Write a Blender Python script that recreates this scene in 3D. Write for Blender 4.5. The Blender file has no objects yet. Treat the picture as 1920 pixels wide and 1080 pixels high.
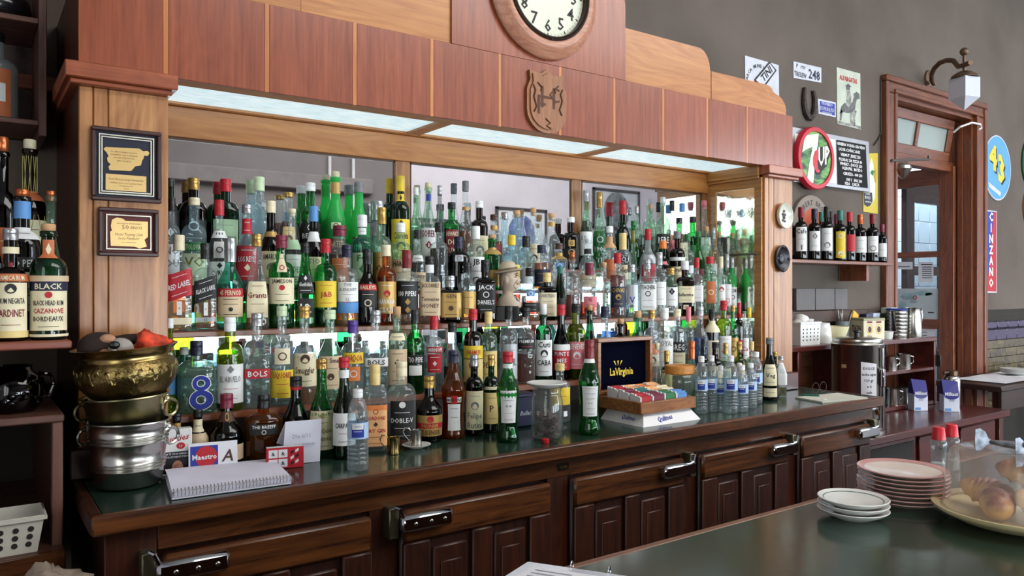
import bpy, bmesh, math, random
from mathutils import Vector, Matrix
random.seed(7)
SC = bpy.context.scene
COL = SC.collection
# ------------------------------------------------------------------ camera, world, exposure
CZ, FPX = 1.48, 1440.0
YAW = math.atan2(.5786, .8156)
FX, FY = math.sin(YAW), math.cos(YAW)
cd = bpy.data.cameras.new('camera'); cd.lens = 27.0; cd.sensor_width = 36.0; cd.clip_start = .05
cam = bpy.data.objects.new('camera', cd); COL.objects.link(cam)
cam.location = (0, 0, CZ); cam.rotation_euler = (math.pi/2, 0, -YAW)
SC.camera = cam
vs = SC.view_settings
vs.view_transform = 'Standard'; vs.look = 'None'; vs.gamma = 1.0; vs.use_curve_mapping = False
vs.exposure = 0.42
w = bpy.data.worlds.new('world'); SC.world = w; w.use_nodes = True
w.node_tree.nodes['Background'].inputs[0].default_value = (.75, .85, 1, 1)
w.node_tree.nodes['Background'].inputs[1].default_value = .5
cy = SC.cycles
cy.max_bounces = 10; cy.diffuse_bounces = 3; cy.glossy_bounces = 4; cy.transmission_bounces = 6
cy.transparent_max_bounces = 40; cy.sample_clamp_indirect = 4.0
WIN_E = 12.0       # daylight through the street windows
PANEL_E = 0.74     # fluorescent light behind the canopy glass
def area(name, loc, rot, sx, sy, power, color=(1, 1, 1)):
    l = bpy.data.lights.new(name, 'AREA'); l.shape = 'RECTANGLE'; l.size = sx; l.size_y = sy
    l.energy = power; l.color = color
    o = bpy.data.objects.new(name, l); COL.objects.link(o); o.location = loc; o.rotation_euler = rot
    return o
area('kitchen_fill', (10.6, 4.6, 3.8), (0, 0, 0), 3.0, .8, 200, (.9, .95, 1))  # added light out of view, brightens the kitchen beyond the door
area('ceiling_fill', (5.0, -1.9, 4.7), (0, 0, 0), 7.0, 3.0, 300, (1, .98, .95))  # unseen area light added overhead to lift the whole room

# ------------------------------------------------------------------ pixel to place
def ray(u):
    s = (u-960)/FPX
    return FX+FY*s, FY-FX*s            # x and y gained per unit of depth
def P(u, v, Y):                         # the point seen at pixel (u,v) on the plane y = Y
    rx, ry = ray(u); d = Y/ry
    return Vector((rx*d, Y, CZ-(v-540)/FPX*d))
def PZ(u, v, Z):                        # the point seen at pixel (u,v) at height Z
    d = (CZ-Z)*FPX/(v-540); rx, ry = ray(u)
    return Vector((rx*d, ry*d, Z))
def depth(u, Y): return Y/ray(u)[1]

# ------------------------------------------------------------------ mesh helpers
class MB:
    def __init__(s): s.v = []; s.f = []; s.m = []
    def add(s, vs_, fs, m=0):
        n = len(s.v); s.v += [tuple(v) for v in vs_]; s.f += [tuple(i+n for i in f) for f in fs]; s.m += [m]*len(fs); return s
    def box(s, x0, x1, y0, y1, z0, z1, c=0, m=0):
        if c <= 0:
            return s.add([(x, y, z) for x in (x0, x1) for y in (y0, y1) for z in (z0, z1)],
                         [(0, 1, 3, 2), (4, 6, 7, 5), (0, 4, 5, 1), (2, 3, 7, 6), (0, 2, 6, 4), (1, 5, 7, 3)], m)
        c = min(c, .49*abs(x1-x0), .49*abs(y1-y0), .49*abs(z1-z0))
        V = []; ix = {}
        for i, x in enumerate((x0, x1)):
            for j, y in enumerate((y0, y1)):
                for k, z in enumerate((z0, z1)):
                    dx, dy, dz = (c, -c)[i], (c, -c)[j], (c, -c)[k]
                    for a, p in enumerate(((x, y+dy, z+dz), (x+dx, y, z+dz), (x+dx, y+dy, z))):
                        ix[i, j, k, a] = len(V); V.append(p)
        F = []
        for i in (0, 1):
            F.append([ix[i, j, k, 0] for j, k in ((0, 0), (1, 0), (1, 1), (0, 1))])
            F.append([ix[j, i, k, 1] for j, k in ((0, 0), (1, 0), (1, 1), (0, 1))])
            F.append([ix[j, k, i, 2] for j, k in ((0, 0), (1, 0), (1, 1), (0, 1))])
            for j in (0, 1):
                F.append([ix[i, j, 0, 0], ix[i, j, 1, 0], ix[i, j, 1, 1], ix[i, j, 0, 1]])
                F.append([ix[i, 0, j, 0], ix[i, 1, j, 0], ix[i, 1, j, 2], ix[i, 0, j, 2]])
                F.append([ix[0, i, j, 1], ix[1, i, j, 1], ix[1, i, j, 2], ix[0, i, j, 2]])
                for k in (0, 1): F.append([ix[i, j, k, 0], ix[i, j, k, 1], ix[i, j, k, 2]])
        return s.add(V, F, m)
    def lathe(s, prof, n=20, m=0, c=(0, 0, 0), shape=None, close=False):
        V = []; F = []; rows = []
        for r, z in prof:
            if r < 1e-6:
                rows.append([len(V)]); V.append((c[0], c[1], c[2]+z)); continue
            row = []
            for i in range(n):
                a = 2*math.pi*i/n
                x, y = shape(a, r) if shape else (r*math.sin(a), -r*math.cos(a))
                row.append(len(V)); V.append((c[0]+x, c[1]+y, c[2]+z))
            rows.append(row)
        pr = list(zip(rows, rows[1:])) + ([(rows[-1], rows[0])] if close else [])
        for A, B in pr:
            for i in range(n):
                j = (i+1) % n
                if len(A) == 1 and len(B) == 1: continue
                if len(A) == 1: F.append((A[0], B[j], B[i]))
                elif len(B) == 1: F.append((A[i], A[j], B[0]))
                else: F.append((A[i], A[j], B[j], B[i]))
        return s.add(V, F, m)
    def cyl(s, c, r, h, n=16, m=0, r2=None, ch=0):
        r2 = r if r2 is None else r2
        pr = [(0, 0), (r-ch, 0), (r, ch), (r2, h-ch), (r2-ch, h), (0, h)] if ch else [(0, 0), (r, 0), (r2, h), (0, h)]
        return s.lathe(pr, n, m, c)
    def tube(s, path, r, n=8, m=0, closed=False):
        pts = [Vector(p) for p in path]; V = []; F = []; N = len(pts)
        up = None
        for i, p in enumerate(pts):
            a = pts[(i-1) % N] if (i or closed) else p; b = pts[(i+1) % N] if (i < N-1 or closed) else p
            t = (b-a).normalized()
            if up is None:
                up = Vector((0, 0, 1)) if abs(t.z) < .9 else Vector((1, 0, 0))
            x = t.cross(up)
            if x.length < 1e-4: x = t.orthogonal()
            x.normalize(); up = x.cross(t).normalized()
            rr = r[i] if isinstance(r, (list, tuple)) else r
            for k in range(n):
                q = 2*math.pi*k/n; V.append(p+x*(rr*math.cos(q))+up*(rr*math.sin(q)))
        for i in range(N if closed else N-1):
            A, B = i*n, ((i+1) % N)*n
            for k in range(n): F.append((A+k, A+(k+1) % n, B+(k+1) % n, B+k))
        if not closed: F += [tuple(range(n))[::-1], tuple(range((N-1)*n, N*n))]
        return s.add(V, F, m)
    def prism(s, out, y0, y1, m=0, inset=0):       # outline in x,z pushed along y
        n = len(out)
        V = [(x, y0, z) for x, z in out]+[(x, y1, z) for x, z in out]
        F = [tuple(range(n)), tuple(range(2*n-1, n-1, -1))]+[(i, (i+1) % n, n+(i+1) % n, n+i) for i in range(n)]
        return s.add(V, F, m)
    def prismz(s, out, z0, z1, m=0):
        n = len(out)
        V = [(x, y, z0) for x, y in out]+[(x, y, z1) for x, y in out]
        F = [tuple(range(n)), tuple(range(2*n-1, n-1, -1))]+[(i, (i+1) % n, n+(i+1) % n, n+i) for i in range(n)]
        return s.add(V, F, m)
    def flat(s, out, y, m=0):
        return s.add([(x, y, z) for x, z in out], [tuple(range(len(out)))], m)
    def ball(s, c, r, n=14, k=8, m=0, sc=(1, 1, 1)):
        pr = [(r*math.sin(math.pi*i/k), -r*math.cos(math.pi*i/k)) for i in range(k+1)]
        b = MB().lathe(pr, n)
        return s.add([(c[0]+x*sc[0], c[1]+y*sc[1], c[2]+z*sc[2]) for x, y, z in b.v], b.f, m)
    def tf(s, M): s.v = [tuple(M @ Vector(v)) for v in s.v]; return s
    def rotz(s, a, c=(0, 0, 0)): return s.tf(Matrix.Translation(c) @ Matrix.Rotation(a, 4, 'Z') @ Matrix.Translation([-q for q in c]))
    def text(s, t, fn, h, maxw=None, m=0, al='c', bold=.02, shear=0):
        V, F, W = glyphs(t, bold, shear)
        k = h; kx = h if not maxw or W*h <= maxw else maxw/W
        ox = {'c': -W*kx/2, 'l': 0, 'r': -W*kx}[al]
        return s.add([fn(x*kx+ox, y*k) for x, y in V], F, m)
    def join(s, o, dm=0):
        n = len(s.v); s.v += o.v; s.f += [tuple(i+n for i in f) for f in o.f]; s.m += [q+dm for q in o.m]; return s

_gl = {}
def glyphs(t, bold=.02, shear=0):
    k = (t, bold, shear)
    if k not in _gl:
        c = bpy.data.curves.new('t', 'FONT'); c.body = t; c.size = 1.0/.73; c.resolution_u = 1; c.offset = bold; c.shear = shear
        o = bpy.data.objects.new('t', c); COL.objects.link(o)
        dg = bpy.context.evaluated_depsgraph_get(); me = o.evaluated_get(dg).to_mesh()
        V = [(v.co.x, v.co.y) for v in me.vertices]; F = [tuple(p.vertices) for p in me.polygons]
        o.evaluated_get(dg).to_mesh_clear()
        bpy.data.objects.remove(o); bpy.data.curves.remove(c)
        x0 = min([v[0] for v in V] or [0]); x1 = max([v[0] for v in V] or [1])
        _gl[k] = ([(x-x0, y) for x, y in V], F, x1-x0)
    return _gl[k]

def plane_fn(o, right, up, n=None):
    o = Vector(o); right = Vector(right); up = Vector(up)
    return lambda x, y: o+right*x+up*y
def on_y(x, y, z): return lambda a, b: (x+a, y, z+b)       # writing on a wall that faces -y

def mesh_of(name, mb, mats, smooth=40):
    me = bpy.data.meshes.new(name); me.from_pydata(mb.v, [], mb.f)
    for q in mats: me.materials.append(q)
    if len(mats) > 1: me.polygons.foreach_set('material_index', mb.m)
    bm = bmesh.new(); bm.from_mesh(me); bmesh.ops.recalc_face_normals(bm, faces=bm.faces); bm.to_mesh(me); bm.free()
    if smooth:
        me.polygons.foreach_set('use_smooth', [True]*len(me.polygons)); me.set_sharp_from_angle(angle=math.radians(smooth))
    me.update(); return me
def wloc(o):
    v = Vector((0, 0, 0))
    while o is not None: v += o.location; o = o.parent
    return v
def tag(o, label=None, cat=None, group=None, kind=None):
    if label: o['label'] = label
    if cat: o['category'] = cat
    if group: o['group'] = group
    if kind: o['kind'] = kind
    return o
def obj(name, mb, mats, parent=None, loc=None, smooth=40, local=False, label=None, cat=None, group=None, kind=None):
    if not isinstance(mats, (list, tuple)): mats = [mats]
    off = Vector((0, 0, 0))
    if not local:
        off = (wloc(parent) if parent else Vector((0, 0, 0)))+(Vector(loc) if loc is not None else Vector((0, 0, 0)))
    if off.length > 0: mb.v = [(x-off.x, y-off.y, z-off.z) for x, y, z in mb.v]
    o = bpy.data.objects.new(name, mesh_of(name, mb, mats, smooth)); COL.objects.link(o)
    if loc is not None: o.location = loc
    if parent: o.parent = parent
    return tag(o, label, cat, group, kind)
def thing(name, label, cat, loc=(0, 0, 0), group=None):
    o = bpy.data.objects.new(name, None); COL.objects.link(o); o.location = loc; o.empty_display_size = .05
    return tag(o, label, cat, group)
def struct(name, mb, mats, parent=None, loc=None, smooth=30, label=None):
    return obj(name, mb, mats, parent, loc, smooth, kind=None if parent else 'structure', label=label)
def shared(name, me, parent, loc=(0, 0, 0), rz=0):        # one more object on shared mesh data
    o = bpy.data.objects.new(name, me); COL.objects.link(o); o.parent = parent; o.location = loc; o.rotation_euler = (0, 0, rz); return o
def dup(root, loc=None, rz=None, label=None, group=None):
    r = root.copy(); COL.objects.link(r)
    if loc is not None: r.location = loc
    if rz is not None: r.rotation_euler = (0, 0, rz)
    if label: r['label'] = label
    if group: r['group'] = group
    for ch in list(root.children):
        c = ch.copy(); COL.objects.link(c); c.parent = r
        for g in list(ch.children):
            d = g.copy(); COL.objects.link(d); d.parent = c
    return r

# ------------------------------------------------------------------ materials
def lin(c):
    return tuple(((x/255)/12.92 if x/255 <= .04045 else ((x/255+.055)/1.055)**2.4) for x in c)+(1,)
_M = {}
def mat(name, c=(128, 128, 128), rough=.5, metal=0, emit=0, var=.06, vs_=6, bump=0, bs=60, coat=0, spec=.5, trans=0, alpha=1):
    if name in _M: return _M[name]
    m = bpy.data.materials.new(name); m.use_nodes = True; nt = m.node_tree; N = nt.nodes; L = nt.links
    b = N['Principled BSDF']; col = lin(c)
    b.inputs['Roughness'].default_value = rough; b.inputs['Metallic'].default_value = metal
    b.inputs['Specular IOR Level'].default_value = spec; b.inputs['Coat Weight'].default_value = coat; b.inputs['Coat Roughness'].default_value = .08
    b.inputs['Transmission Weight'].default_value = trans; b.inputs['Alpha'].default_value = alpha
    tc = N.new('ShaderNodeTexCoord')
    if var > 0:
        no = N.new('ShaderNodeTexNoise'); no.inputs['Scale'].default_value = vs_; no.inputs['Detail'].default_value = 4
        L.new(tc.outputs['Object'], no.inputs['Vector'])
        rp = N.new('ShaderNodeValToRGB'); rp.color_ramp.elements[0].position = .3; rp.color_ramp.elements[1].position = .7
        rp.color_ramp.elements[0].color = tuple(x*(1-2*var) for x in col[:3])+(1,); rp.color_ramp.elements[1].color = tuple(min(1, x*(1+2*var)) for x in col[:3])+(1,)
        L.new(no.outputs[0], rp.inputs[0]); L.new(rp.outputs[0], b.inputs['Base Color'])
        if emit: L.new(rp.outputs[0], b.inputs['Emission Color'])
    else: b.inputs['Base Color'].default_value = col
    if emit:
        b.inputs['Emission Strength'].default_value = emit
        if var <= 0: b.inputs['Emission Color'].default_value = col
    if bump:
        n2 = N.new('ShaderNodeTexNoise'); n2.inputs['Scale'].default_value = bs; n2.inputs['Detail'].default_value = 3
        L.new(tc.outputs['Object'], n2.inputs['Vector'])
        bp = N.new('ShaderNodeBump'); bp.inputs['Strength'].default_value = bump; bp.inputs['Distance'].default_value = .004
        L.new(n2.outputs[0], bp.inputs['Height']); L.new(bp.outputs[0], b.inputs['Normal'])
    _M[name] = m; return m
def wood(name, dark, light, axis='z', rough=.35, scale=1.0, coat=.25, rings=.5, vary=.18, bump=.12):
    if name in _M: return _M[name]
    m = bpy.data.materials.new(name); m.use_nodes = True; nt = m.node_tree; N = nt.nodes; L = nt.links
    b = N['Principled BSDF']; b.inputs['Roughness'].default_value = rough; b.inputs['Coat Weight'].default_value = coat; b.inputs['Coat Roughness'].default_value = .18
    tc = N.new('ShaderNodeTexCoord'); oi = N.new('ShaderNodeObjectInfo')
    ad = N.new('ShaderNodeVectorMath'); ad.operation = 'MULTIPLY_ADD'
    cb = N.new('ShaderNodeCombineXYZ')
    for k in range(3): L.new(oi.outputs['Random'], cb.inputs[k])
    L.new(cb.outputs[0], ad.inputs[0]); ad.inputs[1].default_value = (7.3, 5.1, 9.7); L.new(tc.outputs['Object'], ad.inputs[2])
    def mp(along, across):
        q = N.new('ShaderNodeMapping'); s_ = [across*scale]*3; s_['xyz'.index(axis)] = along*scale
        q.inputs['Scale'].default_value = s_; L.new(ad.outputs[0], q.inputs[0]); return q
    a = N.new('ShaderNodeTexNoise'); a.inputs['Scale'].default_value = 1; a.inputs['Detail'].default_value = 7; a.inputs['Roughness'].default_value = .65; a.inputs['Distortion'].default_value = .35
    L.new(mp(2.2, 46).outputs[0], a.inputs['Vector'])
    c = N.new('ShaderNodeTexNoise'); c.inputs['Scale'].default_value = 1; c.inputs['Detail'].default_value = 2; c.inputs['Distortion'].default_value = 1.2
    L.new(mp(1.1, 7).outputs[0], c.inputs['Vector'])
    wv = N.new('ShaderNodeMath'); wv.operation = 'PINGPONG'; wv.inputs[1].default_value = .5
    mu = N.new('ShaderNodeMath'); mu.operation = 'MULTIPLY'; mu.inputs[1].default_value = 9
    L.new(c.outputs[0], mu.inputs[0]); L.new(mu.outputs[0], wv.inputs[0])
    mx = N.new('ShaderNodeMix'); mx.inputs[0].default_value = rings*.6; L.new(a.outputs[0], mx.inputs[2]); L.new(wv.outputs[0], mx.inputs[3])
    rp = N.new('ShaderNodeValToRGB'); e = rp.color_ramp.elements
    e[0].position = .3; e[1].position = .66; e[0].color = lin(dark); e[1].color = lin(light)
    L.new(mx.outputs[0], rp.inputs[0])
    hs = N.new('ShaderNodeHueSaturation'); L.new(rp.outputs[0], hs.inputs['Color'])
    mr = N.new('ShaderNodeMapRange'); mr.inputs[3].default_value = 1-vary; mr.inputs[4].default_value = 1+vary; L.new(oi.outputs['Random'], mr.inputs[0]); L.new(mr.outputs[0], hs.inputs['Value'])
    L.new(hs.outputs[0], b.inputs['Base Color'])
    bp = N.new('ShaderNodeBump'); bp.inputs['Strength'].default_value = bump; bp.inputs['Distance'].default_value = .002; L.new(a.outputs[0], bp.inputs['Height']); L.new(bp.outputs[0], b.inputs['Normal'])
    _M[name] = m; return m
def glass(name, c, edge=2.0, rough=.02, frost=0, wav=.1):
    """thin bottle glass: tinted, darker where the wall is seen along its length, with a clear reflection"""
    if name in _M: return _M[name]
    m = bpy.data.materials.new(name); m.use_nodes = True; nt = m.node_tree; N = nt.nodes; L = nt.links
    N.remove(N['Principled BSDF']); out = N['Material Output']
    col = lin(c)
    lw = N.new('ShaderNodeLayerWeight'); lw.inputs['Blend'].default_value = .42
    mx = N.new('ShaderNodeMix'); mx.data_type = 'RGBA'; mx.inputs[6].default_value = tuple(x**.6 for x in col[:3])+(1,); mx.inputs[7].default_value = tuple(x**edge*.8 for x in col[:3])+(1,)
    pw = N.new('ShaderNodeMath'); pw.operation = 'POWER'; pw.inputs[1].default_value = 2.2; L.new(lw.outputs['Facing'], pw.inputs[0]); L.new(pw.outputs[0], mx.inputs[0])
    tr = N.new('ShaderNodeBsdfTransparent'); L.new(mx.outputs[2], tr.inputs[0])
    gl = N.new('ShaderNodeBsdfGlossy'); gl.inputs['Roughness'].default_value = rough
    fl = N.new('ShaderNodeLayerWeight'); fl.inputs['Blend'].default_value = .5
    p5 = N.new('ShaderNodeMath'); p5.operation = 'POWER'; p5.inputs[1].default_value = 4.2; L.new(fl.outputs['Facing'], p5.inputs[0])
    fr = N.new('ShaderNodeMath'); fr.operation = 'MULTIPLY_ADD'; fr.inputs[1].default_value = .9; fr.inputs[2].default_value = .05; L.new(p5.outputs[0], fr.inputs[0])
    tc = N.new('ShaderNodeTexCoord'); no = N.new('ShaderNodeTexNoise'); no.inputs['Scale'].default_value = 34; no.inputs['Detail'].default_value = 1; L.new(tc.outputs['Object'], no.inputs['Vector'])
    bp = N.new('ShaderNodeBump'); bp.inputs['Strength'].default_value = wav; bp.inputs['Distance'].default_value = .01; L.new(no.outputs[0], bp.inputs['Height']); L.new(bp.outputs[0], gl.inputs['Normal'])
    L.new(bp.outputs[0], fl.inputs['Normal'])
    ms = N.new('ShaderNodeMixShader'); L.new(fr.outputs[0], ms.inputs[0]); L.new(tr.outputs[0], ms.inputs[1]); L.new(gl.outputs[0], ms.inputs[2])
    res = ms
    if frost:
        di = N.new('ShaderNodeBsdfTranslucent'); di.inputs[0].default_value = col
        dd = N.new('ShaderNodeBsdfDiffuse'); dd.inputs[0].default_value = col
        m0 = N.new('ShaderNodeMixShader'); m0.inputs[0].default_value = .5; L.new(di.outputs[0], m0.inputs[1]); L.new(dd.outputs[0], m0.inputs[2])
        m2 = N.new('ShaderNodeMixShader'); m2.inputs[0].default_value = frost; L.new(ms.outputs[0], m2.inputs[1]); L.new(m0.outputs[0], m2.inputs[2]); res = m2
    L.new(res.outputs[0], out.inputs['Surface'])
    _M[name] = m; return m

OAKZ = wood('light_oak_upright', (140, 84, 44), (194, 138, 84), 'z', .4, 1, .25, .35, .05)
OAKX = wood('light_oak_lengthwise', (164, 98, 44), (200, 136, 72), 'x', .38, 1, .25, .45, .06)
OAKY = wood('light_oak_depthwise', (150, 96, 46), (196, 138, 76), 'y', .38, 1, .3, .5, .06)
MAHZ = wood('mahogany_veneer_upright', (122, 56, 34), (162, 84, 54), 'z', .3, 1.3, .35, .25, .07)
INLAY = wood('inlay_strip_oak', (178, 102, 52), (204, 134, 78), 'z', .35, 1, .3, .3, .05)
MAHX = wood('mahogany_lengthwise', (128, 62, 38), (172, 94, 60), 'x', .33, 1, .3, .3, .05)
DOAKX = wood('dark_oak_lengthwise', (46, 22, 9), (116, 66, 30), 'x', .36, 1.1, .2, .3, .06, .2)
DOAKZ = wood('dark_oak_upright', (34, 13, 5), (74, 31, 13), 'z', .45, 1, .06, .35, .10)
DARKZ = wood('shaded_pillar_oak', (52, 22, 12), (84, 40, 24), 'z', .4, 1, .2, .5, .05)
REDX = wood('dark_red_paint', (58, 20, 18), (94, 36, 32), 'x', .3, .6, .4, .2, .05)
DOORZ = wood('door_brown_upright', (92, 46, 24), (142, 80, 48), 'z', .35, 1, .3, .4, .08)
DOORX = wood('door_brown_lengthwise', (92, 46, 24), (142, 80, 48), 'x', .35, 1, .3, .4, .08)
DOORY = wood('door_brown_depthwise', (92, 46, 24), (142, 80, 48), 'y', .35, 1, .3, .4, .08)
HUTX = wood('old_hutch_wood_lengthwise', (70, 40, 32), (120, 78, 62), 'x', .5, 1, .1, .4, .06)
HUTZ = wood('old_hutch_wood_upright', (60, 34, 28), (118, 78, 66), 'z', .5, 1, .1, .4, .06)
REDSHELF = wood('reddish_shelf_edge', (108, 48, 32), (160, 84, 60), 'x', .45, 1, .2, .4, .05)
SHELFX = wood('bottle_shelf_wood', (112, 62, 38), (156, 94, 62), 'x', .4, 1, .2, .4, .05)
TEAK = wood('tea_box_wood', (122, 74, 40), (178, 118, 70), 'x', .35, 2, .3, .5, .06)
WALLM = mat('grey_brown_wall_paint', (100, 90, 83), .85, var=.10, vs_=1.6, bump=.12, bs=30, spec=.25)
ROOMW = mat('pale_room_wall', (204, 198, 206), .9, var=.05, vs_=1.2, spec=.2)
ROOMD = mat('grey_room_wall_upper', (120, 114, 114), .9, var=.08, vs_=.8, spec=.2)
CEILM = mat('ceiling_plaster', (190, 188, 186), .9, var=.03)
FLOORM = mat('dark_floor', (62, 48, 40), .5, var=.1)
GREEN = mat('dark_green_lino', (36, 56, 46), .15, var=.14, vs_=5, bump=.04, bs=25, coat=.05, spec=.5)
CHROME = mat('chrome', (205, 208, 212), .12, 1, var=.04)
STEEL = mat('brushed_steel', (190, 188, 182), .24, 1, var=.06, bump=.05, bs=40)
BRASS = mat('brass', (158, 134, 84), .25, 1, var=.1, bump=.05, bs=30)
PEWTER = mat('pewter', (170, 166, 158), .32, 1, var=.08)
BLACK = mat('black_plastic', (16, 16, 17), .35, var=0)
WHITEP = mat('white_plastic', (226, 226, 224), .35, var=.02)
PAPER = mat('white_paper', (222, 222, 228), .8, var=.03, vs_=9)
INK = mat('black_ink', (22, 20, 20), .6, var=0)
MIRROR = mat('mirror_silver', (236, 238, 240), .015, 1, var=.02, vs_=3)
CLEARG = glass('clear_glass', (216, 230, 228))
# ------------------------------------------------------------------ the room
WY = 2.90
struct('floor', MB().box(-2.5, 14, -4.6, 6.2, -.1, 0), FLOORM)
struct('ceiling', MB().box(-2.5, 14, -4.6, 6.2, 4.8, 4.9), CEILM)
DX0, DX1, DZ = 5.38, 6.59, 2.86
b = MB(); b.box(-2.5, DX0, WY, WY+.22, 0, 4.8); b.box(DX1, 14, WY, WY+.22, 0, 4.8); b.box(DX0, DX1, WY, WY+.22, DZ, 4.8)
struct('wall_back', b, WALLM)
b = MB(); b.box(-2.6, -2.5, -4.6, -3.3, 0, 4.8); b.box(-2.6, -2.5, -.7, 6.2, 0, 4.8); b.box(-2.6, -2.5, -3.3, -.7, 0, .5); b.box(-2.6, -2.5, -3.3, -.7, 3.1, 4.8)
struct('wall_left', b, ROOMW)
struct('wall_right', MB().box(14, 14.1, -4.6, 6.2, 0, 4.8), ROOMW)
# street side behind the camera: wall with low wide windows and one tall window
WINS = [(1.0, 3.0, .35, 1.72), (3.4, 5.4, .35, 1.72), (5.8, 7.8, .35, 1.72), (8.2, 9.9, .35, 1.72), (10.5, 13.4, .35, 3.9)]
b = MB(); xs = [-2.5]+[q for w_ in WINS for q in w_[:2]]+[14]
for i in range(0, len(xs), 2): b.box(xs[i], xs[i+1], -4.75, -4.6, 0, 4.8)
for x0, x1, z0, z1 in WINS: b.box(x0, x1, -4.75, -4.6, 0, z0); b.box(x0, x1, -4.75, -4.6, z1, 4.8)
b2 = MB()
for v_, f_ in ((b.v, b.f),): b2.add(v_, f_, 0)
n0 = 8*0
b2.box(-2.5, 5.15, -4.6, -4.585, 1.9, 4.8, 0, 1)
struct('wall_front', b2, [ROOMW, ROOMD])
struct('trim_4', MB().box(1.2, 4.6, -4.59, -4.50, 2.78, 2.98, .01), mat('grey_lintel_paint', (124, 118, 118), .9))
for k, x in enumerate((3.98, 4.32)): tag(obj('wall_conduit', MB().tube([(x, -4.55, 1.9), (x, -4.55, 4.79)], .022, 8), mat('conduit_white', (206, 204, 208), .6), None, loc=(x, -4.55, 1.9)), ('left', 'right')[k]+' white conduit running up the street wall seen in the mirror', 'conduit', 'white conduits on the street wall')
DAY = mat('daylight_pane', (226, 240, 248), .4, emit=WIN_E, var=0)
for k, (x0, x1, z0, z1) in enumerate(WINS):
    b = MB(); t = .05
    b.box(x0, x1, -4.7, -4.58, z0, z0+t); b.box(x0, x1, -4.7, -4.58, z1-t, z1); b.box(x0, x0+t, -4.7, -4.58, z0, z1); b.box(x1-t, x1, -4.7, -4.58, z0, z1)
    xm = (x0+x1)/2; b.box(xm-.025, xm+.025, -4.7, -4.6, z0, z1)
    f = struct('window_%d' % (k+1), b, DOORZ)
    for a, c in ((x0+t, xm-.025), (xm+.025, x1-t)):
        obj('pane', MB().box(a, c, -4.66, -4.65, z0+t, z1-t), DAY, f)
b = MB(); b.box(-2.58, -2.46, -3.3, -3.24, .5, 3.1); b.box(-2.58, -2.46, -.76, -.7, .5, 3.1); b.box(-2.58, -2.46, -2.03, -1.97, .5, 3.1); b.box(-2.58, -2.46, -3.3, -.7, .5, .56); b.box(-2.58, -2.46, -3.3, -.7, 3.04, 3.1)
f = struct('window_6', b, DOORZ)
for a, c in ((-3.24, -2.03), (-1.97, -.76)): obj('pane', MB().box(-2.55, -2.54, a, c, .56, 3.04), mat('shaded_daylight_pane', (226, 234, 226), .4, emit=3.2, var=0), f)
# a pair of framed pictures hang on that wall (they show in the mirror)
def framed_picture(x0, x1, z0, z1, label, c1, c2):
    t = thing('framed_picture', label, 'picture', ((x0+x1)/2, -4.58, z0), 'framed pictures on the street wall')
    b = MB(); k = .04
    b.box(x0, x1, -4.6, -4.56, z0, z0+k); b.box(x0, x1, -4.6, -4.56, z1-k, z1); b.box(x0, x0+k, -4.6, -4.56, z0, z1); b.box(x1-k, x1, -4.6, -4.56, z0, z1)
    obj('picture_frame', b, mat('dark_picture_frame', (60, 58, 60), .5), t)
    obj('print', MB().box(x0+k, x1-k, -4.595, -4.58, z0+k, z1-k), mat('print_'+str(c1), c1, .6), t)
    obj('motif', MB().ball(((x0+x1)/2, -4.58, z0+.45*(z1-z0)), .28*(x1-x0), sc=(1, .05, 1.1)), mat('motif_'+str(c2), c2, .6, vs_=9, var=.3), t)
framed_picture(6.7, 7.7, 2.0, 2.75, 'dark framed print with pale mount reflected beside the centre mullion', (210, 214, 222), (92, 106, 150))
framed_picture(5.3, 6.0, 2.0, 2.5, 'small pink framed print reflected behind the clear bottles', (206, 150, 178), (150, 120, 130))
framed_picture(8.7, 9.8, 2.5, 3.2, 'large dark framed drawing reflected in the right mirror', (188, 194, 200), (110, 116, 120))
framed_picture(8.2, 8.65, 2.15, 2.6, 'small framed print reflected low in the right mirror', (200, 204, 210), (140, 146, 152))

# ------------------------------------------------------------------ back bar (one piece of joinery)
FY0, MY = 2.30, 2.65
XL, XLi, XRi, XR = .238, .458, 3.115, 3.337
BAR = thing('back_bar', 'tall oak and mahogany back bar with mirrors, shelves and canopy', 'bar cabinet', (1.787, 2.3, .98))
def pillar(xs, dark_left):
    x0, x1 = xs[0], xs[-1]
    b = MB().box(x0, x1, FY0+.012, WY, .98, 2.067)
    p = obj('pillar', b, DARKZ if dark_left else OAKZ, BAR, label='shaded dark sided left pillar' if dark_left else 'light oak right pillar')
    for a, c in zip(xs, xs[1:]):
        obj('plank', MB().box(a+.0008, c-.0008, FY0, FY0+.02, .985 if dark_left else 1.065, 2.012, .0025), OAKZ, p)
    return p
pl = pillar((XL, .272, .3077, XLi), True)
pr = pillar((XRi, 3.147, 3.187, XR), False)
obj('plinth_block', MB().box(XRi-.002, XR+.02, FY0-.02, WY-.1, .98, 1.065, .004), REDX, pr)
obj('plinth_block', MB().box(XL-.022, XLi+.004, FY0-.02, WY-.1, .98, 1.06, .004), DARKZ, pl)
# inner lining of the right pillar: frame, patterned side glass
lin_y = OAKY
b = MB(); b.box(XRi-.012, XRi, FY0+.01, 2.35, 1.13, 2.012); b.box(XRi-.012, XRi, 2.585, MY, 1.13, 2.012); b.box(XRi-.012, XRi, 2.35, 2.585, 1.965, 2.012)
obj('side_frame', b, OAKY, pr)
SIDEG = mat('wavy_side_mirror', (240, 240, 226), .1, 1, var=.05, vs_=14, bump=.35, bs=16)
obj('side_mirror', MB().box(XRi-.006, XRi-.001, 2.35, 2.585, 1.13, 1.965), SIDEG, pr)
obj('bracket_bar', MB().box(XRi-.02, XRi-.012, 2.33, 2.5, 1.640, 1.650, .002), mat('grey_metal', (120, 118, 112), .4, .8), pr)
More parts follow.
